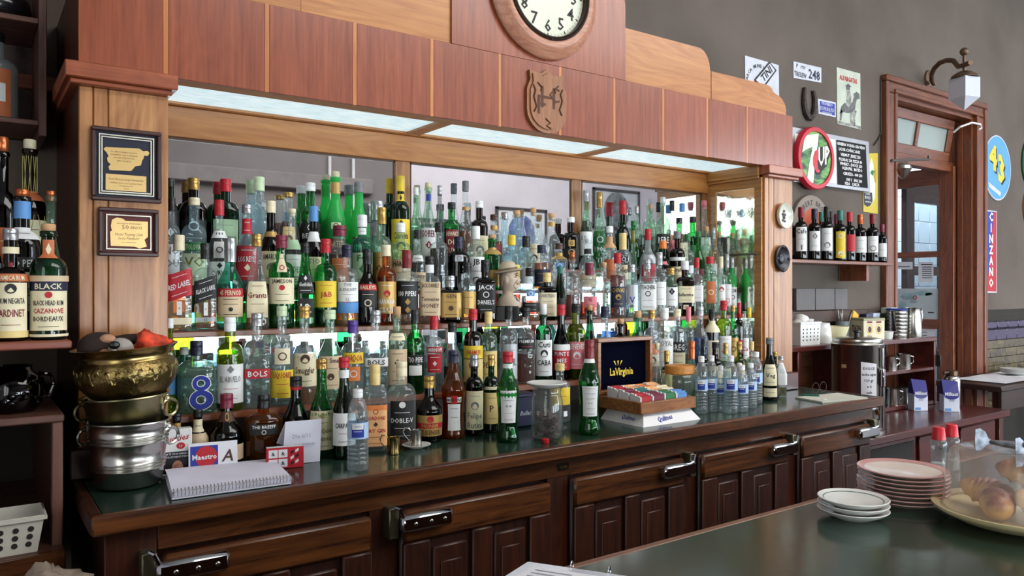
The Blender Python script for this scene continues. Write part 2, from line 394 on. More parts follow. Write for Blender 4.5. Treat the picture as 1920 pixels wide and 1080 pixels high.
# cornices above the pillars
def cornice(x0, x1, inner):
    b = MB(); b.box(x0, x1, FY0-.036, WY-.03, 2.026, 2.068, .003); b.box(x0+.012, x1-.012, FY0-.022, WY-.03, 2.012, 2.026, .003)
    return obj('cornice', b, MAHX, BAR)
cornice(XL-.034, XLi+.018, 1); cornice(XRi-.012, XR+.034, -1)
b = MB(); b.box(XRi-.028, XRi-.012, FY0+.02, MY-.02, 2.02, 2.066, .002); b.box(XRi-.022, XRi-.012, FY0+.02, MY-.02, 2.006, 2.02, .002)
obj('cornice', b, OAKY, BAR)
# canopy: mahogany panels divided by pale inlay strips
CZ0, CZ1 = 2.067, 2.331
can = obj('canopy', MB().box(XL, XR, FY0+.014, WY, CZ0+.02, CZ1), DARKZ, BAR)
cuts = [XL]+[.4445+.2818*k for k in range(10)]+[XR]
for i in range(11):
    a = cuts[i]+(.0135 if i else 0); c = cuts[i+1]-(.0005 if i < 10 else 0)
    obj('panel', MB().box(a, c, FY0, FY0+.018, CZ0, CZ1, .0012), MAHZ, can)
    if i < 10: obj('inlay_strip', MB().box(cuts[i+1], cuts[i+1]+.013, FY0+.0006, FY0+.018, CZ0, CZ1), INLAY, can)
# soffit frame and lit glass
b = MB(); b.box(XLi, XRi, FY0+.018, 2.372, CZ0, CZ0+.016); b.box(XLi, XRi, 2.618, MY, CZ0-.004, CZ0+.016, .002)
for x in (1.369, 2.212): b.box(x, x+.05, 2.372, 2.618, CZ0, CZ0+.016)
so = obj('soffit_frame', b, OAKX, BAR)
def ripple_light():
    m = bpy.data.materials.new('rippled_lit_glass'); m.use_nodes = True; nt = m.node_tree; N = nt.nodes; L = nt.links
    bs = N['Principled BSDF']; bs.inputs['Roughness'].default_value = .25; bs.inputs['Base Color'].default_value = lin((190, 215, 220))
    tc = N.new('ShaderNodeTexCoord'); mp = N.new('ShaderNodeMapping'); mp.inputs['Scale'].default_value = (16, 90, 1); L.new(tc.outputs['Object'], mp.inputs[0])
    no = N.new('ShaderNodeTexNoise'); no.inputs['Scale'].default_value = 1; no.inputs['Detail'].default_value = 1; no.inputs['Distortion'].default_value = .6; L.new(mp.outputs[0], no.inputs['Vector'])
    rp = N.new('ShaderNodeValToRGB'); rp.color_ramp.elements[0].position = .38; rp.color_ramp.elements[1].position = .6
    rp.color_ramp.elements[0].color = lin((170, 204, 214)); rp.color_ramp.elements[1].color = lin((206, 226, 232)); L.new(no.outputs[0], rp.inputs[0])
    L.new(rp.outputs[0], bs.inputs['Emission Color']); bs.inputs['Emission Strength'].default_value = PANEL_E
    return m
RIP = ripple_light()
for a, c in ((XLi, 1.369), (1.419, 2.212), (2.262, XRi)):
    obj('light_glass', MB().box(a, c, 2.372, 2.618, CZ0+.007, CZ0+.012), RIP, so)
    b = MB(); b.box(a, c, 2.610, 2.618, CZ0-.001, CZ0+.007); b.box(c-.006, c, 2.372, 2.61, CZ0-.001, CZ0+.007)
    obj('glass_bead', b, OAKX, so)
# mirror frame and mirrors
b = MB(); b.box(XLi, XRi-.012, MY-.02, MY+.02, 1.965, CZ0-.004, .002)
mf = obj('mirror_frame', b, OAKX, BAR)
for x0, x1 in ((1.33, 1.395), (2.203, 2.262), (XRi-.045, XRi-.012)): obj('mullion', MB().box(x0, x1, MY-.0055, MY+.02, 1.12, 1.966, .002), OAKZ, mf)
for a, c in ((XLi, 1.33), (1.395, 2.203), (2.262, XRi-.045)):
    obj('mirror', MB().box(a, c, MY, MY+.01, 1.12, 1.966), MIRROR, BAR)
    b = MB(); b.box(a, c, MY-.005, MY, 1.958, 1.966); b.box(a, a+.005, MY-.005, MY, 1.12, 1.966); b.box(c-.005, c, MY-.005, MY, 1.12, 1.966)
    obj('mirror_bead', b, mat('dark_bead', (86, 56, 30), .5), mf)
# shelves
ZL, ZU, ZM, ZB = 1.119, 1.352, 1.470, 1.560     # lower shelf, upper shelf, middle and back steps
obj('lower_shelf', MB().box(XLi, XRi-.012, FY0+.002, MY-.01, ZL-.021, ZL, .003), SHELFX, BAR)
obj('upper_shelf', MB().box(XLi, XRi-.012, 2.398, MY-.01, ZU-.019, ZU, .003), SHELFX, BAR)
obj('middle_step', MB().box(XLi, XRi-.012, 2.4915, MY-.01, ZM-.012, ZM), SHELFX, BAR)
obj('back_step', MB().box(XLi, XRi-.012, 2.567, MY-.01, ZB-.012, ZB), SHELFX, BAR)
obj('back_panel', MB().box(XLi, XRi, MY-.012, WY-.05, .98, 1.098), DOAKX, BAR, label='dark strip below the lower shelf')
# crest boards above the canopy
def arc(cx, cz, rx, rz, a0, a1, n=8): return [(cx+rx*math.cos(math.radians(a0+(a1-a0)*i/n)), cz+rz*math.sin(math.radians(a0+(a1-a0)*i/n))) for i in range(n+1)]
CX = 1.787
def both(name, out, y0, y1, m):
    obj(name, MB().prism(out, y0, y1), m, BAR); obj(name, MB().prism([(2*CX-x, z) for x, z in out], y0, y1), m, BAR)
both('crest_board', [(2.19, CZ1), (2.735, CZ1), (2.735, 2.46)]+arc(2.655, 2.46, .075, .09, 0, 90)+[(2.19, 2.55)], FY0+.006, FY0+.05, OAKX)
both('crest_end_board', [(2.737, CZ1), (3.29, CZ1), (3.29, 2.35)]+arc(3.19, 2.35, .10, .075, 0, 80)[1:]+[(3.185, 2.432)]+arc(3.13, 2.432, .055, .026, 0, 90, 5)+[(2.737, 2.458)], FY0+.004, FY0+.05, OAKX)
hb = [(CX-.413, CZ1), (CX+.413, CZ1), (CX+.413, 2.64)]+arc(CX+.30, 2.70, .10, .14, 0, 90)+arc(CX-.30, 2.70, .10, .14, 90, 180)+[(CX-.413, 2.64)]
obj('clock_board', MB().prism(hb, FY0-.002, FY0+.05), wood('mahogany_clock_board', (126, 58, 36), (170, 90, 58), 'z', .3, 1.1, .35, .25, .05), BAR)

# carved shield hung on the canopy
sh = thing('carved_shield', 'carved wooden shield with raised interlaced letters below the clock', 'plaque', (1.785, FY0, 2.187))
so_ = [(-.082, .105), (-.03, .098), (0, .118), (.03, .098), (.082, .105), (.078, .07), (.094, .035), (.094, -.04)]+[(.094*math.cos(a), -.04-.084*math.sin(a)) for a in [math.pi*i/12 for i in range(1, 12)]]+[(-.094, -.04), (-.094, .035), (-.078, .07)]
SHW = wood('carved_shield_wood', (132, 80, 48), (168, 112, 70), 'z', .5, 2, .1, .3, .02)
SHD = mat('carved_groove', (84, 48, 28), .7)
b = MB().prism(so_, -.012, 0); obj('shield_board', b, SHW, sh, local=True)
b = MB().prism([(x*.86, z*.88) for x, z in so_], -.018, -.012); obj('shield_face', b, SHW, sh, local=True)
b = MB()
for t, x, z, h, s_ in (('H', 0, -.03, .085, 1), ('F', -.03, -.055, .075, 1), ('C', .03, -.005, .06, 1)):
    V, F, W = glyphs(t, .0)
    b.add([(x+(a-W/2)*h*s_, -.0187-.0005*ord(t)%.0017, z+c*h) for a, c in V], F)
for sx in (-1, 1):
    b.tube([(sx*.07, -.018, .05), (sx*.06, -.019, .03), (sx*.068, -.019, .005), (sx*.055, -.019, -.03), (sx*.066, -.019, -.05)], .0035, 5)
    b.tube([(sx*.05, -.019, .06), (sx*.03, -.02, .045), (sx*.035, -.019, .03)], .003, 5)
b.tube([(-.012, -.019, -.07), (.01, -.019, -.085), (-.008, -.019, -.097), (.012, -.019, -.105)], .003, 5)
obj('carving', b, SHD, sh, local=True)
sh.location = (1.785, FY0-.001, 2.187)

# wall clock
ck = thing('wall_clock', 'round white dial clock in a pale turned wooden rim', 'clock', (1.775, FY0-.002, 2.592))
def ylathe(prof, n=48): return MB().lathe(prof, n).tf(Matrix.Rotation(math.pi/2, 4, 'X'))   # axis towards -y
RIMW = wood('clock_rim_wood', (168, 108, 84), (206, 150, 122), 'x', .4, 1.5, .2, .3, .02)
obj('rim', ylathe([(.186, 0), (.247, 0), (.25, .012), (.243, .024), (.228, .03), (.215, .046), (.198, .05), (.186, .044)]), RIMW, ck, local=True)
obj('bezel', ylathe([(.186, .01), (.188, .05), (.18, .055), (.173, .05), (.171, .03)]), mat('dark_bronze_bezel', (58, 44, 36), .35, .7), ck, local=True)
obj('dial', ylathe([(0, .028), (.176, .028)]), mat('aged_white_dial', (226, 226, 206), .5, var=.05, vs_=8), ck, local=True)
b = MB()
for i in range(1, 13):
    a = math.radians(90-30*i); r = .126
    b.text(str(i), on_y(r*math.cos(a), -.0288, r*math.sin(a)-.024), .048, .05, bold=.02)
for i in range(60):
    a = math.radians(6*i); r0, r1 = (.158, .166) if i % 5 else (.156, .168); t = .0006 if i % 5 else .0025
    c, s_ = math.cos(a), math.sin(a)
    b.add([(r0*c-t*s_, -.0288, r0*s_+t*c), (r1*c-t*s_, -.0288, r1*s_+t*c), (r1*c+t*s_, -.0288, r1*s_-t*c), (r0*c+t*s_, -.0288, r0*s_-t*c)], [(0, 1, 2, 3)])
obj('numerals', b, INK, ck, local=True)
obj('hand', MB().prism([(-.005, -.02), (.005, -.02), (.002, .10), (-.002, .10)], -.034, -.032).tf(Matrix.Rotation(.9, 4, 'Y')), INK, ck, local=True)
obj('hand', MB().prism([(-.004, -.02), (.004, -.02), (.0015, .14), (-.0015, .14)], -.037, -.035).tf(Matrix.Rotation(-1.1, 4, 'Y')), INK, ck, local=True)
obj('catch', MB().tube([(-.004, -.058, -.187), (0, -.06, -.192), (.004, -.058, -.187)], .002, 6), mat('dark_bronze_bezel'), ck, local=True)

# ------------------------------------------------------------------ counter under the back bar
TZ = .98
TOP = thing('counter_worktop', 'green lino worktop with dark oak edge below the bottle shelves', 'worktop', (1.8, 2.2, .94))
obj('green_surface', MB().box(.245, 3.415, 1.912, 2.64, TZ-.012, TZ-.001), GREEN, TOP)
obj('front_edge', MB().box(.22, 3.437, 1.888, 1.914, .936, TZ, .005), DOAKX, TOP)
obj('end_edge', MB().box(.218, .246, 1.90, 2.295, .936, TZ, .005), DOAKZ, TOP)
obj('end_edge', MB().box(3.413, 3.437, 1.91, 2.64, .936, TZ, .005), DOAKZ, TOP)
CAB = thing('counter_cabinet', 'long dark oak fridge counter with panelled doors and chrome latches', 'cabinet', (1.8, 2.2, 0))
b = MB(); b.box(.255, 3.415, 1.945, 2.64, .05, .936)
obj('carcass', b, DOAKZ, CAB)
obj('frieze_rail', MB().box(.36, 3.41, 1.928, 1.95, .872, .936, .002), DOAKX, CAB)
obj('corner_stile', MB().box(.25, .358, 1.926, 1.95, .05, .936, .002), DOAKZ, CAB)
FRD = wood('door_frame_oak_upright', (30, 11, 6), (58, 24, 12), 'z', .45, 1, .06, .4, .06)
for k in range(5):
    x0 = .365+.6135*k; x1 = x0+.527
    if k: obj('stile', MB().box(x0-.085, x0-.002, 1.93, 1.95, .05, .872), DOAKZ, CAB)
    d = obj('door', MB().box(x0, x1, 1.913, 1.945, .10, .862, .008), FRD, CAB)
    obj('top_rail', MB().box(x0+.004, x1-.004, 1.898, 1.916, .772, .866, .009), DOAKX, d)
    w1 = .068; xm = (x0+x1)/2
    for a, c in ((x0+.004, x0+w1+.02), (xm-.035, xm+.035), (x1-w1-.02, x1-.004)):
        obj('door_stile', MB().box(a, c, 1.899, 1.916, .11, .772, .004), DOAKZ, d)
    for a, c in ((x0+w1+.02, xm-.035), (xm+.035, x1-w1-.02)):
        obj('raised_panel', MB().box(a+.012, c-.012, 1.906, 1.916, .16, .745, .007), DOAKZ, d); obj('panel_field', MB().box(a+.036, c-.036, 1.902, 1.907, .20, .70, .003), DOAKZ, d)
    left = k < 2
    lx = x0-.03 if left else x1+.03
    sgn = 1 if left else -1
    hx0, hx1 = sorted((lx+sgn*.012, lx+sgn*.172))
    hz = .835
    L_ = obj('latch', MB().box(hx0, hx1, 1.862, 1.890, hz-.022, hz+.024, .008), CHROME, CAB, label='chrome latch handle')
    obj('latch_plate', MB().box(lx-.015, lx+.015, 1.890, 1.93, hz-.04, hz+.045, .003), mat('aged_latch_metal', (128, 126, 104), .35, .9), L_)
    b = MB(); b.tube([(lx, 1.885, hz+.048), (lx+.008*sgn, 1.874, hz+.045), (lx+.02*sgn, 1.872, hz+.018)], .005, 6)
    obj('latch_tongue', b, CHROME, L_)
    b = MB()
    for q in ((.25, .55, .82) if left else ()): b.ball((hx0+(hx1-hx0)*q, 1.862, hz), .006, 8, 6, sc=(1, .5, 1))
    b.box(min(hx0, hx1)+.004, max(hx0, hx1)-.004, 1.883, 1.90, hz-.012, hz+.014)
    obj('screw', b, STEEL, L_)
b = MB().box(1.548, 1.592, 1.924, 1.93, .893, .915, .001)
np_ = obj('maker_plate', b, mat('dark_brass_plate', (40, 34, 26), .4, .6), CAB)
obj('plate_lettering', MB().text('YORK', on_y(1.57, 1.9235, .899), .009, .03), mat('worn_brass_letters', (120, 96, 58), .4, .6), np_)

# ------------------------------------------------------------------ front bar
FB = thing('front_bar', 'dark green topped serving bar with thin wooden edge in front', 'bar counter', (1.8, .5, 0))
obj('bar_top', MB().box(-.6, 4.6, .12, .905, 1.01, 1.05), GREEN, FB)
obj('bar_edge', MB().box(-.6, 4.6, .905, .92, 1.012, 1.051, .002), wood('bar_edge_wood', (96, 62, 46), (150, 108, 84), 'x', .5, 1, .1, .4, .04), FB)
obj('bar_body', MB().box(-.6, 4.6, .2, .86, 0, 1.01), DOAKX, FB)
# ------------------------------------------------------------------ bottles
CC = dict(palebl=(172, 200, 232), cream=(226, 214, 180), white=(228, 228, 228), beige=(206, 182, 148), black=(20, 20, 22), red=(178, 24, 38), yellow=(228, 196, 48), gold=(186, 150, 84),
          blue=(30, 50, 150), navy=(22, 26, 54), silver=(176, 178, 182), pink=(214, 120, 128), orange=(226, 128, 62), dkred=(120, 20, 32), green=(40, 110, 64), ltblue=(86, 140, 200),
          cork=(196, 152, 110), purple=(72, 44, 130), brown=(70, 40, 28), grey=(120, 120, 124), mint=(176, 210, 170), teal=(40, 110, 100), olive=(110, 110, 40), peach=(232, 176, 120), wax=(222, 196, 130), burg=(116, 26, 52), palegr=(196, 214, 176), copper=(190, 104, 60))
def lab(c): return mat('label_'+c, CC[c], .55, var=.03, vs_=30) if c not in ('gold', 'silver') else mat('label_'+c, CC[c], .4, .35, var=.04)
def capm(c):
    if c in ('gold', 'silver', 'copper'): return mat('cap_'+c, CC[c], .3, .75, var=.05)
    return mat('cap_'+c, CC[c], .75 if c == 'cork' else .35, var=.08, vs_=20)
GL = dict(cl=glass('glass_clear', (240, 247, 248), 1.9, frost=.09, wav=.45), bl=glass('glass_pale_blue', (216, 238, 244), 1.7, frost=.12, wav=.45), lg=glass('glass_pale_green', (202, 234, 212), 1.7, frost=.1, wav=.35), gr=glass('glass_green', (44, 172, 82), 1.5, frost=.07, wav=.3),
          dg=glass('glass_dark_green', (20, 78, 44), 1.3, frost=.04), ol=glass('glass_olive', (136, 156, 36), 1.5, frost=.1, wav=.2), am=glass('glass_amber', (190, 112, 36), 1.4, frost=.1), br=glass('glass_brown', (44, 20, 12), 1.2),
          bk=glass('glass_black', (16, 14, 18), 1.1), tl=glass('glass_teal', (96, 184, 160), 1.4, frost=.14, wav=.2), fg=glass('glass_frosted_green', (84, 216, 120), 1.3, frost=.7), fw=glass('glass_frosted', (206, 214, 214), 1.2, frost=.4), yg=glass('glass_yellow_green', (160, 186, 40), 1.5, frost=.12, wav=.3),
          gy=glass('glass_smoke', (190, 194, 200), 1.4, frost=.12))
LQ = dict(am=glass('liquid_amber', (206, 124, 32), 1.3, frost=.2), rd=glass('liquid_red_amber', (160, 58, 26), 1.3, frost=.2), dk=glass('liquid_dark', (30, 14, 14), 1.1, frost=.05), bu=glass('liquid_blue', (20, 120, 210), 1.2, frost=.25), go=glass('liquid_gold', (220, 172, 52), 1.3, frost=.25),
          wn=glass('liquid_wine', (50, 10, 20), 1.1, frost=.06), gr=glass('liquid_green', (20, 150, 60), 1.2, frost=.2), wa=glass('liquid_water', (214, 228, 232), 1.3), ol=glass('liquid_olive', (140, 130, 30), 1.3, frost=.1))
SHP = {'W': (.60, .73, 'r'), 'B': (.40, .76, 's'), 'S': (.60, .72, 'r'), 'L': (.52, .66, 'r'), 'Q': (.62, .72, 'r'), 'F': (.60, .74, 'r'), 'T': (.26, .88, 's'), 'C': (.38, .80, 's'), 'V': (.6, .78, 'v'), 'D': (.3, .56, 'd'), 'A': (.46, .72, 's'), 'P': (.64, .86, 'p'), 'G': (.66, .76, 'r'), 'O': (.5, .70, 'd')}
def prof_of(H, R, shp, rn):
    sh, nk, cv = SHP[shp]; pr = [(0, .004), (R*.62, .004), (R*.9, 0), (R*.985, .004), (R, .012)]
    if cv == 'd':                                              # round decanter belly
        c = .36*H if shp == 'O' else .3*H; pr = [(0, .004), (R*.5, 0), (R*.56, .004)]
        for i in range(1, 10):
            t = i/9; a = -1.0+t*2.25; pr.append((max(rn, R*math.cos(a)), c+(c-.006)*math.sin(a)/math.sin(1.0)*(.98 if a < 0 else .75)))
        pr = [q for q in pr if q[1] < nk*H-.004]; pr.append((rn*1.05, nk*H))
    elif cv == 'v':                                            # waisted vermouth bottle
        pr += [(R, .06*H), (R*.86, .12*H), (R*.84, .3*H), (R*.93, .46*H), (R, .54*H), (R*.98, .58*H), (R*.74, .68*H), (R*.5, .75*H), (rn, .81*H)]
    elif cv == 'p':                                            # small plastic water bottle with ribs
        for i in range(5): z = .08*H+i*.055*H; pr += [(R, z), (R, z+.03*H), (R*.93, z+.042*H)]
        pr += [(R, .37*H), (R*.97, .39*H), (R*.97, .60*H), (R, .62*H), (R*.98, .68*H), (R*.86, .78*H), (R*.6, .87*H), (rn, .9*H)]
    else:
        pr.append((R, sh*H))
        for i in range(1, 9):
            t = i/8; r = rn+(R-rn)*((1-t*t)**.58 if cv == 'r' else .5+.5*math.cos(math.pi*t)); pr.append((r, (sh+(nk-sh)*t)*H))
    return pr
def rad_at(pr, z):
    for (a, y), (c, q) in zip(pr[3:], pr[4:]):
        if y <= z <= q and q > y: return a+(c-a)*(z-y)/(q-y)
    return pr[-1][0]
class Body:
    def __init__(s, H, R, shp, rn, sq, ysq): s.H, s.R, s.rn, s.sq, s.ysq = H, R, rn, sq, ysq; s.pr = prof_of(H, R, shp, rn)
    def pt(s, a, r):
        c, n = math.cos(a), math.sin(a); k = 0 if s.R-s.rn < 1e-4 else max(0, min(1, (r-s.rn)/(s.R-s.rn)))
        q = 1+((abs(c)**s.sq+abs(n)**s.sq)**(-1/s.sq)-1)*min(1, 1.6*k) if s.sq else 1
        y = 1+(s.ysq-1)*min(1, 1.4*k)
        return r*n*q, -r*c*q*y
    def on(s, a, z, off):
        r = rad_at(s.pr, z)+off; x, y = s.pt(a, r); return (x, y, z)
def label_mesh(bd, z0, z1, half, lines, sub, out=.0007, slant=0):
    """paper patch (0) with printed lines (1) that follow the glass"""
    sl = lambda a, z, o: bd.on(a, z+slant*bd.R*math.sin(a), o)
    mb = MB(); na = max(4, int(half/11)*2); h = math.radians(half); nz = 4 if sub else 2
    V = []; F = []
    for j in range(nz+1):
        z = z0+(z1-z0)*j/nz
        for i in range(na+1): V.append(sl(-h+2*h*i/na, z, out))
    for j in range(nz):
        for i in range(na): a = j*(na+1)+i; F.append((a, a+1, a+na+2, a+na+1))
    mb.add(V, F, 0)
    if lines:
        R = bd.R; n = len(lines); lh = (z1-z0)/n; W = 2*R*min(h, .92)*.9 if not bd.sq else 2*R*min(math.tan(min(h, .8)), .92)*.92
        ang = (lambda x: math.atan(x/R)) if bd.sq else (lambda x: x/R)
        for i, t in enumerate(lines):
            zc = z1-(i+.5)*lh; mi = 1
            if t[:1] == '!': mi = 2; t = t[1:]
            fn = lambda x, y, zb=zc, off=out+.0008: sl(ang(x), min(z1, max(z0, zb+y)), off)
            if t == '~':
                mb.add([fn(-W*.33+W*.66*q/6, s*.0007) for q in range(7) for s in (-1, 1)], [(2*q, 2*q+2, 2*q+3, 2*q+1) for q in range(6)], mi)
            elif t in '@*O' and t:
                r = min(lh*.42, W*.3); nn = 12; sx = 1 if t != '*' else .75
                ring = [(r*sx*math.cos(2*math.pi*q/nn), r*math.sin(2*math.pi*q/nn)) for q in range(nn)] if t != '*' else [(0, r), (r*.5, r*.3), (r*.85, 0), (r*.5, -r*.45), (0, -r), (-r*.5, -r*.45), (-r*.85, 0), (-r*.5, r*.3)]
                if t == 'O':
                    mb.add([fn(x*k_, y*k_) for k_ in (1, .72) for x, y in ring], [(q, (q+1) % nn, nn+(q+1) % nn, nn+q) for q in range(nn)], mi)
                else: mb.add([fn(x, y) for x, y in ring], [tuple(range(len(ring)))], mi)
            elif t:
                hh = min(lh*.62, .03); V_, F_, w_ = glyphs(t); kx = min(hh, W/max(w_, .1))
                hh = min(hh, kx*2.2)
                mb.text(t, lambda x, y: fn(x, y-hh*.5), hh, W, mi)
    return mb
def make_bottle(loc, H, R, shp, g, cap, labels, liq, fill, label, group, rz, sq=0, ysq=1, rn=None, name='bottle', capname='cap'):
    rn = rn or min(.0155, max(.0085, R*.4)); bd = Body(H, R, shp, rn, sq, ysq)
    n = 20 if R*H > .004 else 14
    if sq: n = 24
    cn, cl = cap if cap else (None, .0)
    cork = cn == 'cork' or (cn or '').startswith('c:')
    top = H*(1-cl*.62) if cork else H*.995
    pr = list(bd.pr); nz = pr[-1][1]
    if not cap or cork: pr += [(rn, top-.014), (rn*1.22, top-.012), (rn*1.22, top-.002), (rn*1.1, top), (rn*.7, top)]
    else: pr += [(rn, top-.006), (rn*.98, top), (0, top)]
    body = obj(name, MB().lathe(pr, n, shape=bd.pt), GL[g], None, smooth=50, local=True, label=label, cat='bottle', group=group)
    body.location = loc; body.rotation_euler = (0, 0, rz)
    if cap:
        m = capm(cn[2:] if cn.startswith('c:') else cn)
        if cork: c = MB().lathe([(0, top-.012), (rn*.72, top-.012), (rn*.85, top+.001), (rn*.98, top+.003), (rn*.98, H-.002), (rn*.85, H), (0, H)], 12)
        else:
            z0 = max(H*(1-cl), nz*.985); q = rn*1.16
            c = MB().lathe([(rn*1.04, z0), (q, z0+.001), (q, z0+(H-z0)*.55), (q*.97, z0+(H-z0)*.57), (q, z0+(H-z0)*.6), (q, H-.002), (q*.92, H+.001), (0, H+.001)], 14)
        obj('cork' if cork else capname, c, m, body, smooth=45, local=True)
    if liq:
        f = fill*H; lp = [(0, .007)]+[(max(.002, r*.93), max(z, .007)) for r, z in bd.pr[2:] if z < f]+[(max(.002, rad_at(bd.pr, f)*.93), f), (0, f)]
        obj('liquid', MB().lathe(lp, n, shape=bd.pt), LQ[liq], body, smooth=50, local=True)
    for s_ in filter(None, labels.split(';')):
        p = s_.split(':'); sln = .42 if p[0].endswith('/') else 0; p[0] = p[0].rstrip('/'); z0, z1 = [float(q)/100*H for q in p[0].split('-')]
        lines = p[4].split('|') if len(p) > 4 and p[4] else []
        inks = p[2].split(','); ms = [lab(p[1])]+[lab(q) for q in inks]
        while len(ms) < 3: ms.append(ms[-1])
        lo = obj('label', label_mesh(bd, z0, z1, float(p[3]), lines, z1 > SHP[shp][0]*H*.98, .0008+.0006*len([c_ for c_ in body.children if c_.name.startswith('label')]), sln), ms, body, smooth=60, local=True)
    return body

ROWS = {'K': (2.475, ZL), '3': (2.605, ZB), '2': (2.5255, ZM), '1': (2.445, ZU), 'L': (2.348, ZL)}
SUF = {'K': 'in lower rear row', '3': 'on the top back step', '2': 'in the middle step row', '1': 'on the upper shelf edge', 'L': 'on the lower shelf', 'C': 'on the green worktop'}
GRP = {'K': 'bottles in the rear row of the lower shelf', '3': 'bottles on the top back step', '2': 'bottles on the middle step', '1': 'bottles along the upper shelf', 'L': 'bottles along the lower shelf', 'C': 'bottles standing on the worktop'}
SPECS = []
def B(row, u, vt, w, shp, g, cap, labels, desc, liq=None, fill=.6, vb=None, dy=0, sq=None, ysq=None, face=.85, rn=None, suf=None):
    SPECS.append(dict(row=row, u=u, vt=vt, w=w, shp=shp, g=g, cap=cap, labels=labels, desc=desc, liq=liq, fill=fill, vb=vb, dy=dy, sq=sq, ysq=ysq, face=face, rn=rn, suf=suf))
# top back step, left to right
B('3', 322, 336, 34, 'S', 'dg', ('black', .1), '10-62:black:white:70:|*|~', 'dark green bottle with black label half hidden by the pillar')
B('3', 360, 335, 52, 'F', 'br', ('gold', .14), '8-50:black:white:60:!O|~|JS', 'wide dark whisky flask with gold capsule and outlined black label', ysq=.7)
B('3', 423, 337, 58, 'F', 'dg', ('red', .15), '10-52:mint:grey:62:~|Deluxe|~', 'broad dark green flask with bright red cap and pale label', ysq=.65)
B('3', 486, 333, 62, 'F', 'bl', ('palegr', .16), '', 'broad clear flask with pale green capped neck', ysq=.6)
B('3', 541, 362, 58, 'O', 'cl', ('gold', .06), '30-52:wax:brown:34:~|@', 'round decanter of reddish amber with flat gold stopper', 'rd', .6)
B('3', 582, 344, 44, 'S', 'gr', ('white', .1), "10-50:black:white:58:O|BELL'S|~|~", 'green bottle with white cap and black label in white capitals', 'gr', .55)
B('3', 629, 322, 42, 'B', 'fg', ('c:cream', .1), '6-28:brown:gold:70:MARTELL|~;38-45:palegr:brown:26:O;76-88:gold:brown:80', 'tall milky green bottle with gold neck band and round seal', 'gr', .5)
B('3', 673, 343, 40, 'B', 'fg', ('grey', .12), '14-34:dkred:cream:40:*', 'tall milky green bottle with dark neck foil and red shield')
B('3', 708, 378, 30, 'D', 'gy', ('silver', .3), '', 'small smoked bottle under a dented silver pourer', rn=.02)
B('3', 751, 331, 34, 'W', 'dg', ('yellow', .17), '4-52:yellow:black:80:*|Cuarenta|!@|~;72-80:yellow:black:60:*', 'large yellow labelled bottle with yellow neck beside the mirror mullion')
B('3', 780, 352, 20, 'C', 'lg', ('white', .1), '', 'slim pale green bottle just right of the mirror mullion')
B('3', 805, 343, 32, 'B', 'lg', ('c:cream', .1), '6-46:white:dkred:66:SOBER|*|~;78-86:blue:white:40', 'pale green bottle with cream cork and blue neck stamp', 'wa', .5)
B('3', 829, 349, 22, 'C', 'gy', ('silver', .12), '', 'tall smoky clear bottle with silver foil')
B('3', 842, 380, 42, 'F', 'gr', ('black', .1), "8-58:dkred:cream:42:DEWAR'S|DE|LUXE|~", 'bright green flask with black cap and dark red arched label', 'gr', .6, ysq=.7)
B('3', 872, 340, 28, 'B', 'cl', ('grey', .12), '66-70:gold:brown:80', 'tall clear bottle with grey foil and gold neck ring', 'am', .42)
B('3', 900, 378, 34, 'W', 'br', ('white', .1), '6-48:cream:brown:70:~|@|~', 'dark brown bottle with small white cap and cream label')
B('3', 925, 403, 34, 'S', 'cl', ('brown', .1), '70-80:gold:brown:80;8-44:dkred:cream:60:~', 'clear bottle with dark cap and gold neck band', 'rd', .5)
B('3', 948, 400, 18, 'C', 'cl', ('silver', .12), '', 'very slim clear bottle with silver top')
B('3', 968, 395, 42, 'A', 'bl', ('cork', .12), '', 'broad shouldered clear bottle with cork before the pink print')
B('3', 1000, 390, 28, 'B', 'cl', ('cork', .14), '10-40:cream:brown:60:~|@', 'clear bottle with long cork and low cream label', 'go', .2)
B('3', 1034, 400, 34, 'A', 'cl', ('cork', .12), '76-84:gold:brown:80', 'clear sloping bottle with cork and gold neck band', 'rd', .12)
B('3', 1070, 408, 42, 'S', 'br', ('white', .1), '10-40:black:gold:55:O|~;44-56:gold:black:20:O', 'stout black brown bottle with white cap and gold round seal')
B('3', 1099, 358, 24, 'B', 'lg', ('silver', .14), '18-48:white:black:75:E. Ceruso|~', 'tall slim bottle of dark red wine with white label', 'wn', .62)
B('3', 1124, 361, 25, 'C', 'lg', ('gold', .2), '34-44:green:white:60:O;22-32:green:white:60:1900;8-18:green:white:60:TE', 'green sparkling bottle with gold foil and white printed numbers', 'gr', .5)
B('3', 1146, 390, 18, 'C', 'cl', ('burg', .14), '', 'slim clear bottle with burgundy cap beside the green sparkling one')
B('3', 1168, 377, 36, 'O', 'dg', ('red', .2), '', 'squat dark round bottle with tall red capsule')
B('3', 1191, 415, 28, 'O', 'gr', ('green', .1), '', 'bright green round bottle low between taller necks', 'gr', .5)
B('3', 1196, 388, 12, 'S', 'cl', ('silver', .12), '8-50:black:white:70', 'tiny slim bottle with dark paper strip', dy=.02)
B('3', 1220, 383, 18, 'W', 'lg', ('cork', .1), '10-30:black:cream:70:O', 'slim clear green bottle with cork above a dark belly', 'dk', .4)
B('3', 1243, 370, 26, 'W', 'lg', ('c:white', .14), '34-50:black:white:70:BERE', 'pale green bottle with white stopper and dark liquor', 'dk', .48)
B('3', 1260, 377, 20, 'C', 'cl', ('black', .14), '28-44:pink:burg:70:BAJO', 'slim clear bottle with black cap and pink strip', 'wn', .3)
B('3', 1279, 382, 22, 'W', 'cl', ('ltblue', .12), '8-42:cream:brown:70:~|~', 'clear bottle with pale blue silver cap and amber inside', 'am', .55)
